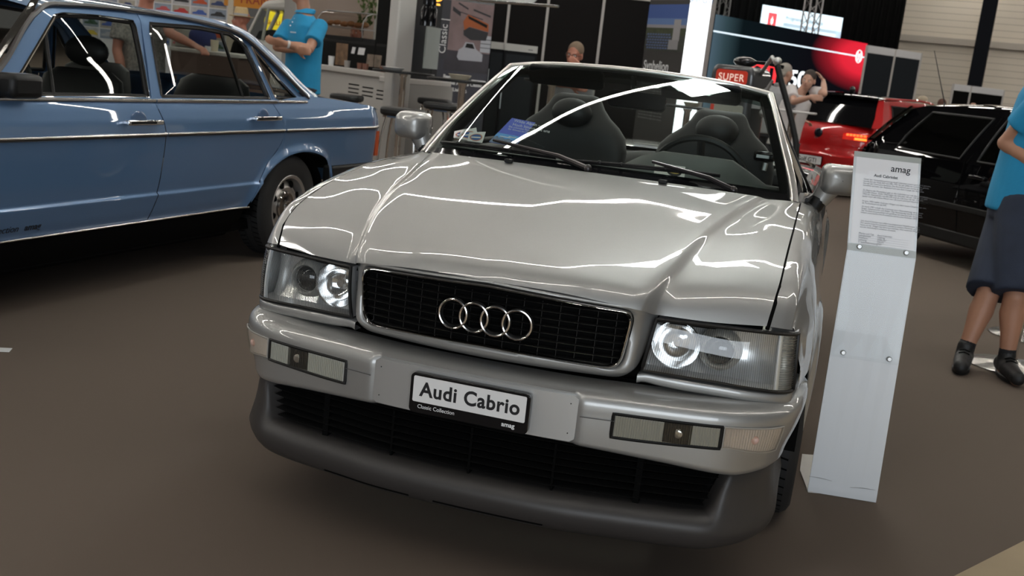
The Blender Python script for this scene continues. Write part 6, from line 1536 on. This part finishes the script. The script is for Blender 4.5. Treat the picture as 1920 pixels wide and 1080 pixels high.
PLc = Vector((-.08,-.05,.47)); b = MB(); b.box(PLc,(.46,.012,.125)); NPr = b.build('number_plate',BLKG,RG); NPr['label'] = 'white show plate'
b = MB(); b.box(PLc+Vector((0,-.008,0)),(.44,.004,.105)); b.build('plate_face',WPLATE,NPr)
text('plate_lettering','Golf GTI',.088,INK,NPr,frame(PLc+Vector((0,-.0105,-.03)),(1,0,0),(0,0,1)),'CENTER',.0005,.001,.95)
b = MB(); b.box((.12,.145,1.02),(.36,.012,.015),(.0,.12,0)); b.build('rear_wiper',BLK,RG)
# ---- black hatchback seen from its left rear quarter
B0, B1 = at(1605,259,10.5), at(1838,303,8.85)
ax = (B1-B0); ax.z = 0; ang2 = atan2(ax.y,ax.x)-pi/2       # forward axis
lf = Vector((-ax.y,ax.x,0)).normalized()
if lf.dot(CAMP-B0) < 0: lf = -lf                            # towards the camera
org = Vector((B0.x,B0.y,0))-lf*.82
BG = thing('hatchback_car','black older hatchback with a roof aerial, behind the man at the right edge','car',org,ang2)
G2 = hatch(BG,BLACKP,1.66,.985,BLACKP,GTC); W2 = G2['W2']
b = MB(); rows = []
for z,yy in ((.26,.06),(.36,-.03),(.54,-.04),(.58,.0),(.70,.0),(.84,.01),(.92,.06),(.955,.11)): rows.append([Vector((W2*t*.93,yy+.08*t**4+.02*t*t,z)) for t in [-1+.1*q for q in range(21)]])
b.grid(rows); b.build('tailgate',BLACKP,BG,smooth=60)
b = MB(); b.grid([[Vector((x*t,y-.01,z+.02*(1-t*t))) for t in [-1+.1*q for q in range(21)]] for x,y,z in ((.72,.11,.955),(.69,.20,1.06),(.64,.30,1.18),(.58,.46,1.31))]); b.build('rear_window',GTC,BG)
for s in (-1,1):
    b = MB(); b.grid([[Vector((s*x,y,z)),Vector((s*(x+.10-.01*k_),y+.05,z))] for k_,(x,y,z) in enumerate(((.70,.10,.95),(.68,.20,1.06),(.63,.30,1.18),(.57,.46,1.32)))]); b.build('rear_pillar',BLACKP,BG)
for s in (-1,1): b = MB(); b.box((s*.62,-.005,.78),(.30,.03,.16)); b.build('tail_light',mat('tail_lamp_dark_red',(.2,.01,.01),.1,coat=1.),BG,bevel=.01)
for s in (-.36,.36):
    b = MB(); b.sphere((s,1.9,.85),(.24,.08,.34),16,10); b.sphere((s,1.92,1.2),(.12,.05,.08),14,8); b.build('front_seat',LEATHER,BG)
b = MB(); b.sphere((0,.95,.80),(.6,.10,.30),20,10); b.build('rear_seat',LEATHER,BG)
zr = 1.40*.98
lcl = BG.matrix_world
b = MB(); b.tube([(.35,.62,1.36),(.33,.30,1.86)],[.006,.003],6); b.sphere((.35,.62,1.36),.018,8,6); b.build('roof_aerial',BLK,BG)
# ---- old petrol pump
q1, q2 = at(1331,150,9.15), at(1411,160,8.95)
pv_ = (q2-q1); pv_.z = 0; wp_ = pv_.length; angp = atan2(pv_.y,pv_.x); zt_ = 1.50; mid = (q1+q2)/2
PU = thing('petrol_pump','old dark grey petrol pump with a red SUPER sign and a black hose','petrol pump',(mid.x,mid.y,0),angp)
PG = mat('pump_grey',(.055,.054,.056),.35,.2,.6)
hw = wp_/2
def pumpsec(z, k, dk=1.): return [Vector((x*k,y*dk,z)) for x,y in rrect(wp_,.40,.07,5,0,.22)]
b = MB(); b.grid([pumpsec(0,1.05),pumpsec(.08,1.05),pumpsec(.10,1.),pumpsec(1.18,.98),pumpsec(1.22,1.0)],closeu=True); b.f.append(tuple(len(b.v)-24+k for k in range(24))); b.mi.append(0); b.build('pump_body',PG,PU,smooth=40)
b = MB(); hp = [(-hw,1.22)]+[(-hw+.0+hw*(1-cos(a))*.28,1.40+.09*sin(a)) for a in [pi/2*i/6 for i in range(7)]]
hp += [(-x,z) for x,z in reversed(hp)]
Qp = Matrix(((1,0,0,0),(0,0,-1,0),(0,1,0,0),(0,0,0,1)))
b.prism([(x,z) for x,z in hp],-.44,-.0,Qp); b.build('pump_head',PG,PU,bevel=.03,bseg=3)
b = MB(); b.prism(rrect(wp_*.72,.115,.025,5,0,1.392),.0,.012,Qp); b.build('sign_panel',mat('sign_red',(.35,.025,.012),.35,emit=(.5,.03,.01),es=.35),PU)
text('sign_lettering','SUPER',.084,mat('sign_letters',(.8,.6,.52),.5,emit=(.8,.55,.45),es=.5),PU,Qp @ Matrix.Translation((0,1.361,.014)),'CENTER',.001,.001,.9,sp=1.15)
b = MB(); b.prism(rrect(wp_*.74,.15,.02,5,0,1.085),.0,.012,Qp); b.build('counter_window',mat('counter_window_cream',(.33,.32,.27),.3),PU,bevel=.004)
b = MB(); b.box((-wp_*.34,-.013,1.085),(wp_*.08,.006,.13)); b.build('counter_stripe',mat('sign_red'),PU)
b = MB(); b.sphere((-.03,.34,1.535),(.105,.09,.045),20,10); b.tube([(.05,.34,1.54),(.20,.32,1.535),(.33,.30,1.52)],[.016,.015,.017],10); b.build('top_cap',BLKG,PU)
b = MB(); b.tube([(hw+.02,.12,1.22),(hw+.05,.10,1.28),(hw+.10,.10,1.33),(hw+.14,.08,1.40)],[.03,.022,.016,.012],10); b.box((hw+.03,.1,1.2),(.08,.06,.1)); b.sphere((hw+.10,.08,1.12),.035,10,8); b.build('nozzle',STEEL,PU)
PUi = Matrix.Rotation(-angp,4,'Z') @ Matrix.Translation((-mid.x,-mid.y,0))
hs = [PUi @ at(x,y,8.7) for x,y in ((1457,122),(1464,150),(1475,190),(1486,235),(1493,280),(1486,318),(1470,335))]
b = MB(); b.tube(crom(hs,40),.026,10); o = b.build('hose',BLK,PU); o['label'] = 'hanging black hose'
b = MB(); b.tube([PU_ for PU_ in (Vector((hw-.02,.2,1.44)),Vector(hs[0])+Vector((-.05,0,.06)),Vector(hs[0]))],[.018,.016,.02],10); b.sphere(hs[0]+Vector((0,0,.03)),.034,10,8); b.build('hose_arm',STEEL,PU)
# ================================================================ far left: photo wall, sign, van, counter
w1_, w2_ = at(150,20,16.5), at(437,40,16.0)
PW = thing('photo_wall','white display wall hung with rows of small car pictures behind the blue saloon','photo wall')
zw = 2.6; WQ = vquad(w1_,w2_,0,zw)
b = MB(); boxat(b,w1_,w2_,0,zw,.06); b.build('wall_panel',mat('photo_wall_white',(.62,.61,.62),.6),PW)
cols_ = [('yellow',(.50,.38,.03)),('dark blue',(.03,.05,.14)),('steel blue',(.10,.15,.28)),('orange red',(.45,.07,.02)),('pink red',(.45,.08,.09)),('red',(.42,.03,.03)),('blue',(.05,.10,.34)),('black',(.02,.02,.022)),('dark green',(.03,.08,.04)),('pale grey',(.36,.37,.40))]
PWL = (w2_-w1_).length; PWH = zw
ROWN = ['topmost','second','third','fourth','fifth']; COLN = ['first','second','third','fourth','fifth','sixth','seventh','eighth']
pat = [[1,3,7,2,0,5,9,6],[7,6,5,4,2,1,9,5],[9,7,6,8,5,0,3,2],[3,0,9,7,4,1,6,8],[8,2,4,6,3,7,9,0]]
for r in range(5):
    zt_p = 1.80-.158*r
    for c in range(8):                                     # c counts from the right
        u1_ = 1-.045-.118*c; u0_ = u1_-.108; v0_ = (PWH-zt_p)/PWH; v1_p = v0_+.142/PWH
        cn, cc = cols_[pat[r][c]]
        q = patch(WQ,u0_,v0_,u1_,v1_p,'picture',mat('picture_back_%d' % ((c+r) % 3),[(.34,.31,.26),(.24,.28,.34),(.42,.41,.42)][(c+r) % 3],.6,noise=(12,.4)),None,.006,.003)
        tag(q,'%s car picture, %s from the right in the %s row of the photo wall' % (cn,COLN[c],ROWN[r]),'picture','car pictures on the photo wall')
        du_, dv_ = u1_-u0_, v1_p-v0_; b = MB()
        pl_ = [(.08,.72),(.12,.52),(.32,.46),(.42,.25),(.72,.26),(.84,.48),(.95,.54),(.95,.74)]
        b.add([bil(WQ,u0_+du_*x,v0_+dv_*y,.0075) for x,y in pl_],[tuple(range(len(pl_)))]); b.build('pictured_car',mat('pictured_car_'+cn.replace(' ','_'),cc,.5),q,smooth=0)
f1_, f2_ = at(420,7,15.85), at(535,8,15.7)
FS = thing('sign_board','orange sign board with dark red capital letters on a pale post','sign')
zf0 = zat(470,15,15.8); FQ = vquad(f1_,f2_,zf0,zf0+.30)
slab(FQ,.04,'board',mat('sign_orange',(.52,.20,.015),.5),FS)
text('lettering','FRANKS',.17,mat('sign_dark_red',(.28,.03,.01),.5),FS,qframe(FQ,.265,.80,.004),'LEFT',.001,.002,1.,sp=1.08)
pp0 = at(434,30,15.9); b = MB(); b.box((pp0.x,pp0.y,(zf0+.1)/2),(.09,.09,zf0+.1)); b.build('post',mat('post_cream',(.52,.46,.36),.5),FS,bevel=.01)
# van cab
vn = at(505,95,14.4); VN = thing('van','old white delivery van with its cab side window open towards the sign','van',(vn.x,vn.y,0),ang*0+atan2(RT.y,RT.x))
VI = Matrix.Rotation(-atan2(RT.y,RT.x),4,'Z') @ Matrix.Translation((-vn.x,-vn.y,0))
VWm = mat('van_cream',(.50,.48,.43),.4,coat=.5); dv = 14.4
def vp(px,py,dd=0): return VI @ at(px,py,dv+dd)
wl, wr_ = vp(478,80).x, vp(546,80).x
b = MB(); zb_ = vp(505,77).z
pts = [(480,150),(478,74),(486,70),(548,80),(548,150)]
P = [vp(x,y) for x,y in pts]
b.prism([(wl-.2,.0),(wl-.22,zb_-.05),(wl-.15,zb_),(wr_,zb_),(wr_,.0)],0,1.1,Qp @ Matrix.Translation((0,0,-1.1))); b.build('van_body',VWm,VN,bevel=.04)
zt2_ = vp(505,17).z
b = MB(); b.prism([(wl+.02,zt2_-.02),(wl+.10,zt2_+.10),(wr_-.1,zt2_+.16),(wr_,zt2_+.0)],0,1.1,Qp @ Matrix.Translation((0,0,-1.1))); b.build('van_roof',VWm,VN,bevel=.05)
b = MB()
for a, c in (((wl-.12,zb_),(wl+.06,zt2_)),((wr_-.05,zb_),(wr_-.04,zt2_)),((wl+.10,zb_),(wl+.16,zt2_))): b.tube([(a[0],.02,a[1]),(c[0],.02,c[1])],.022,8); b.tube([(a[0],1.0,a[1]),(c[0],1.0,c[1])],.03,8)
b.build('window_frame',VWm,VN)
b = MB(); b.prism([(wl-.10,zb_),(wl+.07,zt2_),(wr_-.05,zt2_),(wr_-.05,zb_)],0,.006,Qp); b.build('side_window',WSL,VN)
b = MB(); b.prism([(wl-.05,zb_+.01),(wl+.0,zb_+.12),(wr_-.3,zb_+.16),(wr_-.05,zb_+.08),(wr_-.05,zb_)],-1.,-.2,Qp); b.build('dashboard',BLK,VN)
# SHELL globe seen through the cab window
gs = at(516,43,16.8); GS = thing('globe_sign','round yellow globe sign with red letters behind the van window','sign',(gs.x,gs.y,0),atan2(RT.y,RT.x))
b = MB(); b.lathe([(.0,.0),(.10,.0),(.10,.03),(.045,.06),(.04,gs.z-.18)],20); b.build('post',mat('post_cream'),GS)
b = MB(); b.sphere((0,0,gs.z),(.175,.07,.205),28,18); b.lathe([(0,-.28),(.05,-.28),(.06,-.17),(0,-.17)],16,Matrix.Translation((0,0,gs.z))); b.build('globe',mat('globe_yellow',(.9,.72,.02),.3,emit=(1.,.8,.03),es=.55),GS)
text('globe_lettering','SHELL',.09,mat('globe_letters_red',(.55,.08,.02),.5),GS,frame((0,-.078,gs.z-.03),(1,0,0),(0,0,1)),'CENTER',.002,.001)
# white counter behind the rear window
n1_, n2_ = at(318,88,8.6), at(450,103,8.3)
WC = thing('counter','long white counter behind the blue saloon with cups on it','counter')
zc = zat(385,95,8.45)
b = MB(); boxat(b,n1_,n2_,zc-.03,zc,.45); b.build('worktop',mat('counter_white',(.55,.52,.46),.5),WC,bevel=.006)
b = MB(); boxat(b,n1_.lerp(n2_,.02),n1_.lerp(n2_,.98),0,zc-.03,.40); b.build('front_panel',mat('counter_brown',(.10,.06,.045),.6),WC)
for px,l,m in ((402,'beige cup with a brown sleeve at the right of the white counter',CARD),(392,'small white tub left of the beige cup on the white counter',WHITE)):
    p = at(px,90,8.5); p.z = zc+.001; bb = MB(); cyl(bb,p,.028,.034,.09 if px > 400 else .035); tag(bb.build('cup' if px > 400 else 'tub',m),l,'cup' if px > 400 else 'tub')
p = at(380,70,8.75); BS = thing('backpack','dark blue backpack standing on the white counter','bag',(p.x,p.y,zc+.001))
b = MB(); b.sphere((0,0,.10),(.12,.09,.10),20,14); b.build('pack',mat('pack_blue',(.02,.03,.12),.8),BS); b = MB(); b.tube([(-.04,0,.195),(0,0,.22),(.04,0,.195)],.01,6); b.build('handle',BLK,BS)
p = at(352,66,8.9); LW = thing('paper_bag','pale paper bag standing on the white counter beside the dark blue backpack','bag',(p.x,p.y,zc+.001))
b = MB(); b.prism([(-.09,0),(.09,0),(.085,.25),(-.085,.26)],-.05,.05,Qp); b.build('bag_body',mat('bag_cream',(.45,.42,.36),.8),LW,bevel=.01)
# ---- stools behind the man at the right edge
for px,py,l in ((1893,688,'nearer bar stool with a round metal base behind the man in denim shorts'),(1925,632,'farther bar stool with a round metal base behind the man in denim shorts')):
    p = gnd(px,py); T = thing('bar_stool',l,'stool',(p.x,p.y,0))
    b = MB(); b.lathe([(0,0),(.215,0),(.22,.006),(.21,.012),(.06,.028),(.03,.05)],40); b.build('base',mat('stool_base_metal',(.45,.43,.40),.25,.9),T)
    b = MB(); b.lathe([(.028,.04),(.028,.62)],16); b.build('pole',CHROME,T)
    b = MB(); b.lathe([(0,.62),(.17,.62),(.18,.64),(.17,.68),(0,.69)],28); b.build('seat',LEATHER,T)
# bare concrete corner beside the carpet, and a paper scrap at the left
fe = [gnd(1787,1082),gnd(1925,1012)]; v = (fe[1]-fe[0]).normalized(); nn2 = Vector((v.y,-v.x,0))
P = [fe[0]-v*6,fe[1]+v*12,fe[1]+v*12+nn2*8,fe[0]-v*6+nn2*8]
b = MB(); b.add([p+Vector((0,0,.002)) for p in P],[(0,1,2,3)]); struct(b.build('floor_concrete',mat('bare_concrete',(.36,.28,.18),.9,noise=(3,.18,6)),smooth=0))
q = gnd(-6,656); b = MB(); b.box((q.x,q.y,.0015),(.10,.05,.002),.5); tag(b.build('paper_scrap',WHITE),'small white scrap of paper on the carpet at the left edge','paper')
# ================================================================ hall shell and lights
def ground_mat():
    m = mat('carpet_brown_grey', (.135,.106,.086), .95, spec=.15, bump=(700,.4,.002)); return m
b = MB(); b.add([(-60,-30,0),(60,-30,0),(60,70,0),(-60,70,0)],[(0,1,2,3)]); struct(b.build('floor', ground_mat(), smooth=0))
b = MB(); b.add([(-60,-30,8.6),(60,-30,8.6),(60,70,8.6),(-60,70,8.6)],[(3,2,1,0)]); CEIL = struct(b.build('ceiling', mat('hall_ceiling',(.05,.049,.046),.95,spec=.1), smooth=0))
TUBE = mat('fluorescent_tube', (1,1,1), .5, emit=(1.,.95,.87), es=46)
FIX = mat('light_fitting', (.7,.7,.7), .5)
ROT = radians(44)
lv = Vector((cos(ROT),sin(ROT),0)); lp = Vector((-sin(ROT),cos(ROT),0))
first = None
for j in range(-1,5):
    for i in range(-2,4):
        c = lp*(4.75+6.7*j-.0)+lv*(-.9+11.9*i+6.0); c.z = 7.0
        if (c-CAMP).xy.length > 42: continue
        if first is None:
            bb = MB(); bb.box((0,0,.05),(11.5,.10,.06)); h_ = bb.build('strip_light', FIX, CEIL); h_.rotation_euler = (0,0,ROT)
            for q in (-5,0,5): bb = MB(); bb.tube([(q,0,.08),(q,0,1.6)],.004,5); bb.build('cable', FIX, h_)
            bb = MB(); bb.box((0,0,0),(11.45,.075,.05)); bb.build('tube', TUBE, h_); h_.location = c; first = h_
        else:
            h2_ = first.copy(); COL.objects.link(h2_); h2_.location = c
            for ch in first.children: c2_ = ch.copy(); COL.objects.link(c2_); c2_.parent = h2_
bb = MB(); bb.box((0,0,0),(1.5,.8,.06)); o = bb.build('panel_light', mat('panel_light_white',(1,1,1),.5,emit=(.95,1.,.96),es=30), CEIL); o.location = (.25,6.25,6.9); o.rotation_euler = (0,0,ROT)
def area(name, loc, tgt, sx, sy, e, col):
    l = bpy.data.lights.new(name, 'AREA'); l.shape = 'RECTANGLE'; l.size = sx; l.size_y = sy; l.energy = e; l.color = col
    o = bpy.data.objects.new(name, l); COL.objects.link(o); o.location = loc
    d = Vector(tgt)-Vector(loc); o.rotation_euler = d.to_track_quat('-Z','Y').to_euler(); return o
area('daylight_door', (4.5,-13,2.7), (.5,0,.7), 10, 4.6, 720, (.84,.92,1.))
# ================================================================ camera and light
cam = bpy.data.cameras.new('camera'); co = bpy.data.objects.new('camera', cam); COL.objects.link(co)
co.matrix_world = Matrix(((R2.x,U2.x,-FW.x,CX),(R2.y,U2.y,-FW.y,CY),(R2.z,U2.z,-FW.z,CZ),(0,0,0,1)))
cam.sensor_width = 36; cam.lens = CF/1920*36; cam.clip_end = 300; cam.clip_start = .05
cam.dof.use_dof = True; cam.dof.focus_distance = 2.75; cam.dof.aperture_fstop = 7.5
S.camera = co
w = bpy.data.worlds.new('World'); S.world = w; w.use_nodes = True
bg = w.node_tree.nodes['Background']; wn_ = w.node_tree                # dim hall all round; added fill behind the camera brightens the car front
tcw = wn_.nodes.new('ShaderNodeTexCoord'); spw = wn_.nodes.new('ShaderNodeSeparateXYZ'); mrw = wn_.nodes.new('ShaderNodeMapRange'); mrw.interpolation_type = 'SMOOTHSTEP'
wn_.links.new(tcw.outputs['Generated'],spw.inputs[0]); wn_.links.new(spw.outputs['Y'],mrw.inputs['Value'])
mrw.inputs['From Min'].default_value = .1; mrw.inputs['From Max'].default_value = -.9; mrw.inputs['To Min'].default_value = .07; mrw.inputs['To Max'].default_value = .32
wn_.links.new(mrw.outputs['Result'],bg.inputs[1]); bg.inputs[0].default_value = (.82,.78,.72,1)
S.view_settings.view_transform = 'Standard'; S.view_settings.look = 'None'; S.view_settings.gamma = 1; S.view_settings.exposure = .1
S.view_settings.use_curve_mapping = False
S.cycles.use_denoising = True; S.cycles.sample_clamp_indirect = 6; S.cycles.max_bounces = 8; S.cycles.transparent_max_bounces = 24; S.cycles.caustics_reflective = False; S.cycles.caustics_refractive = False
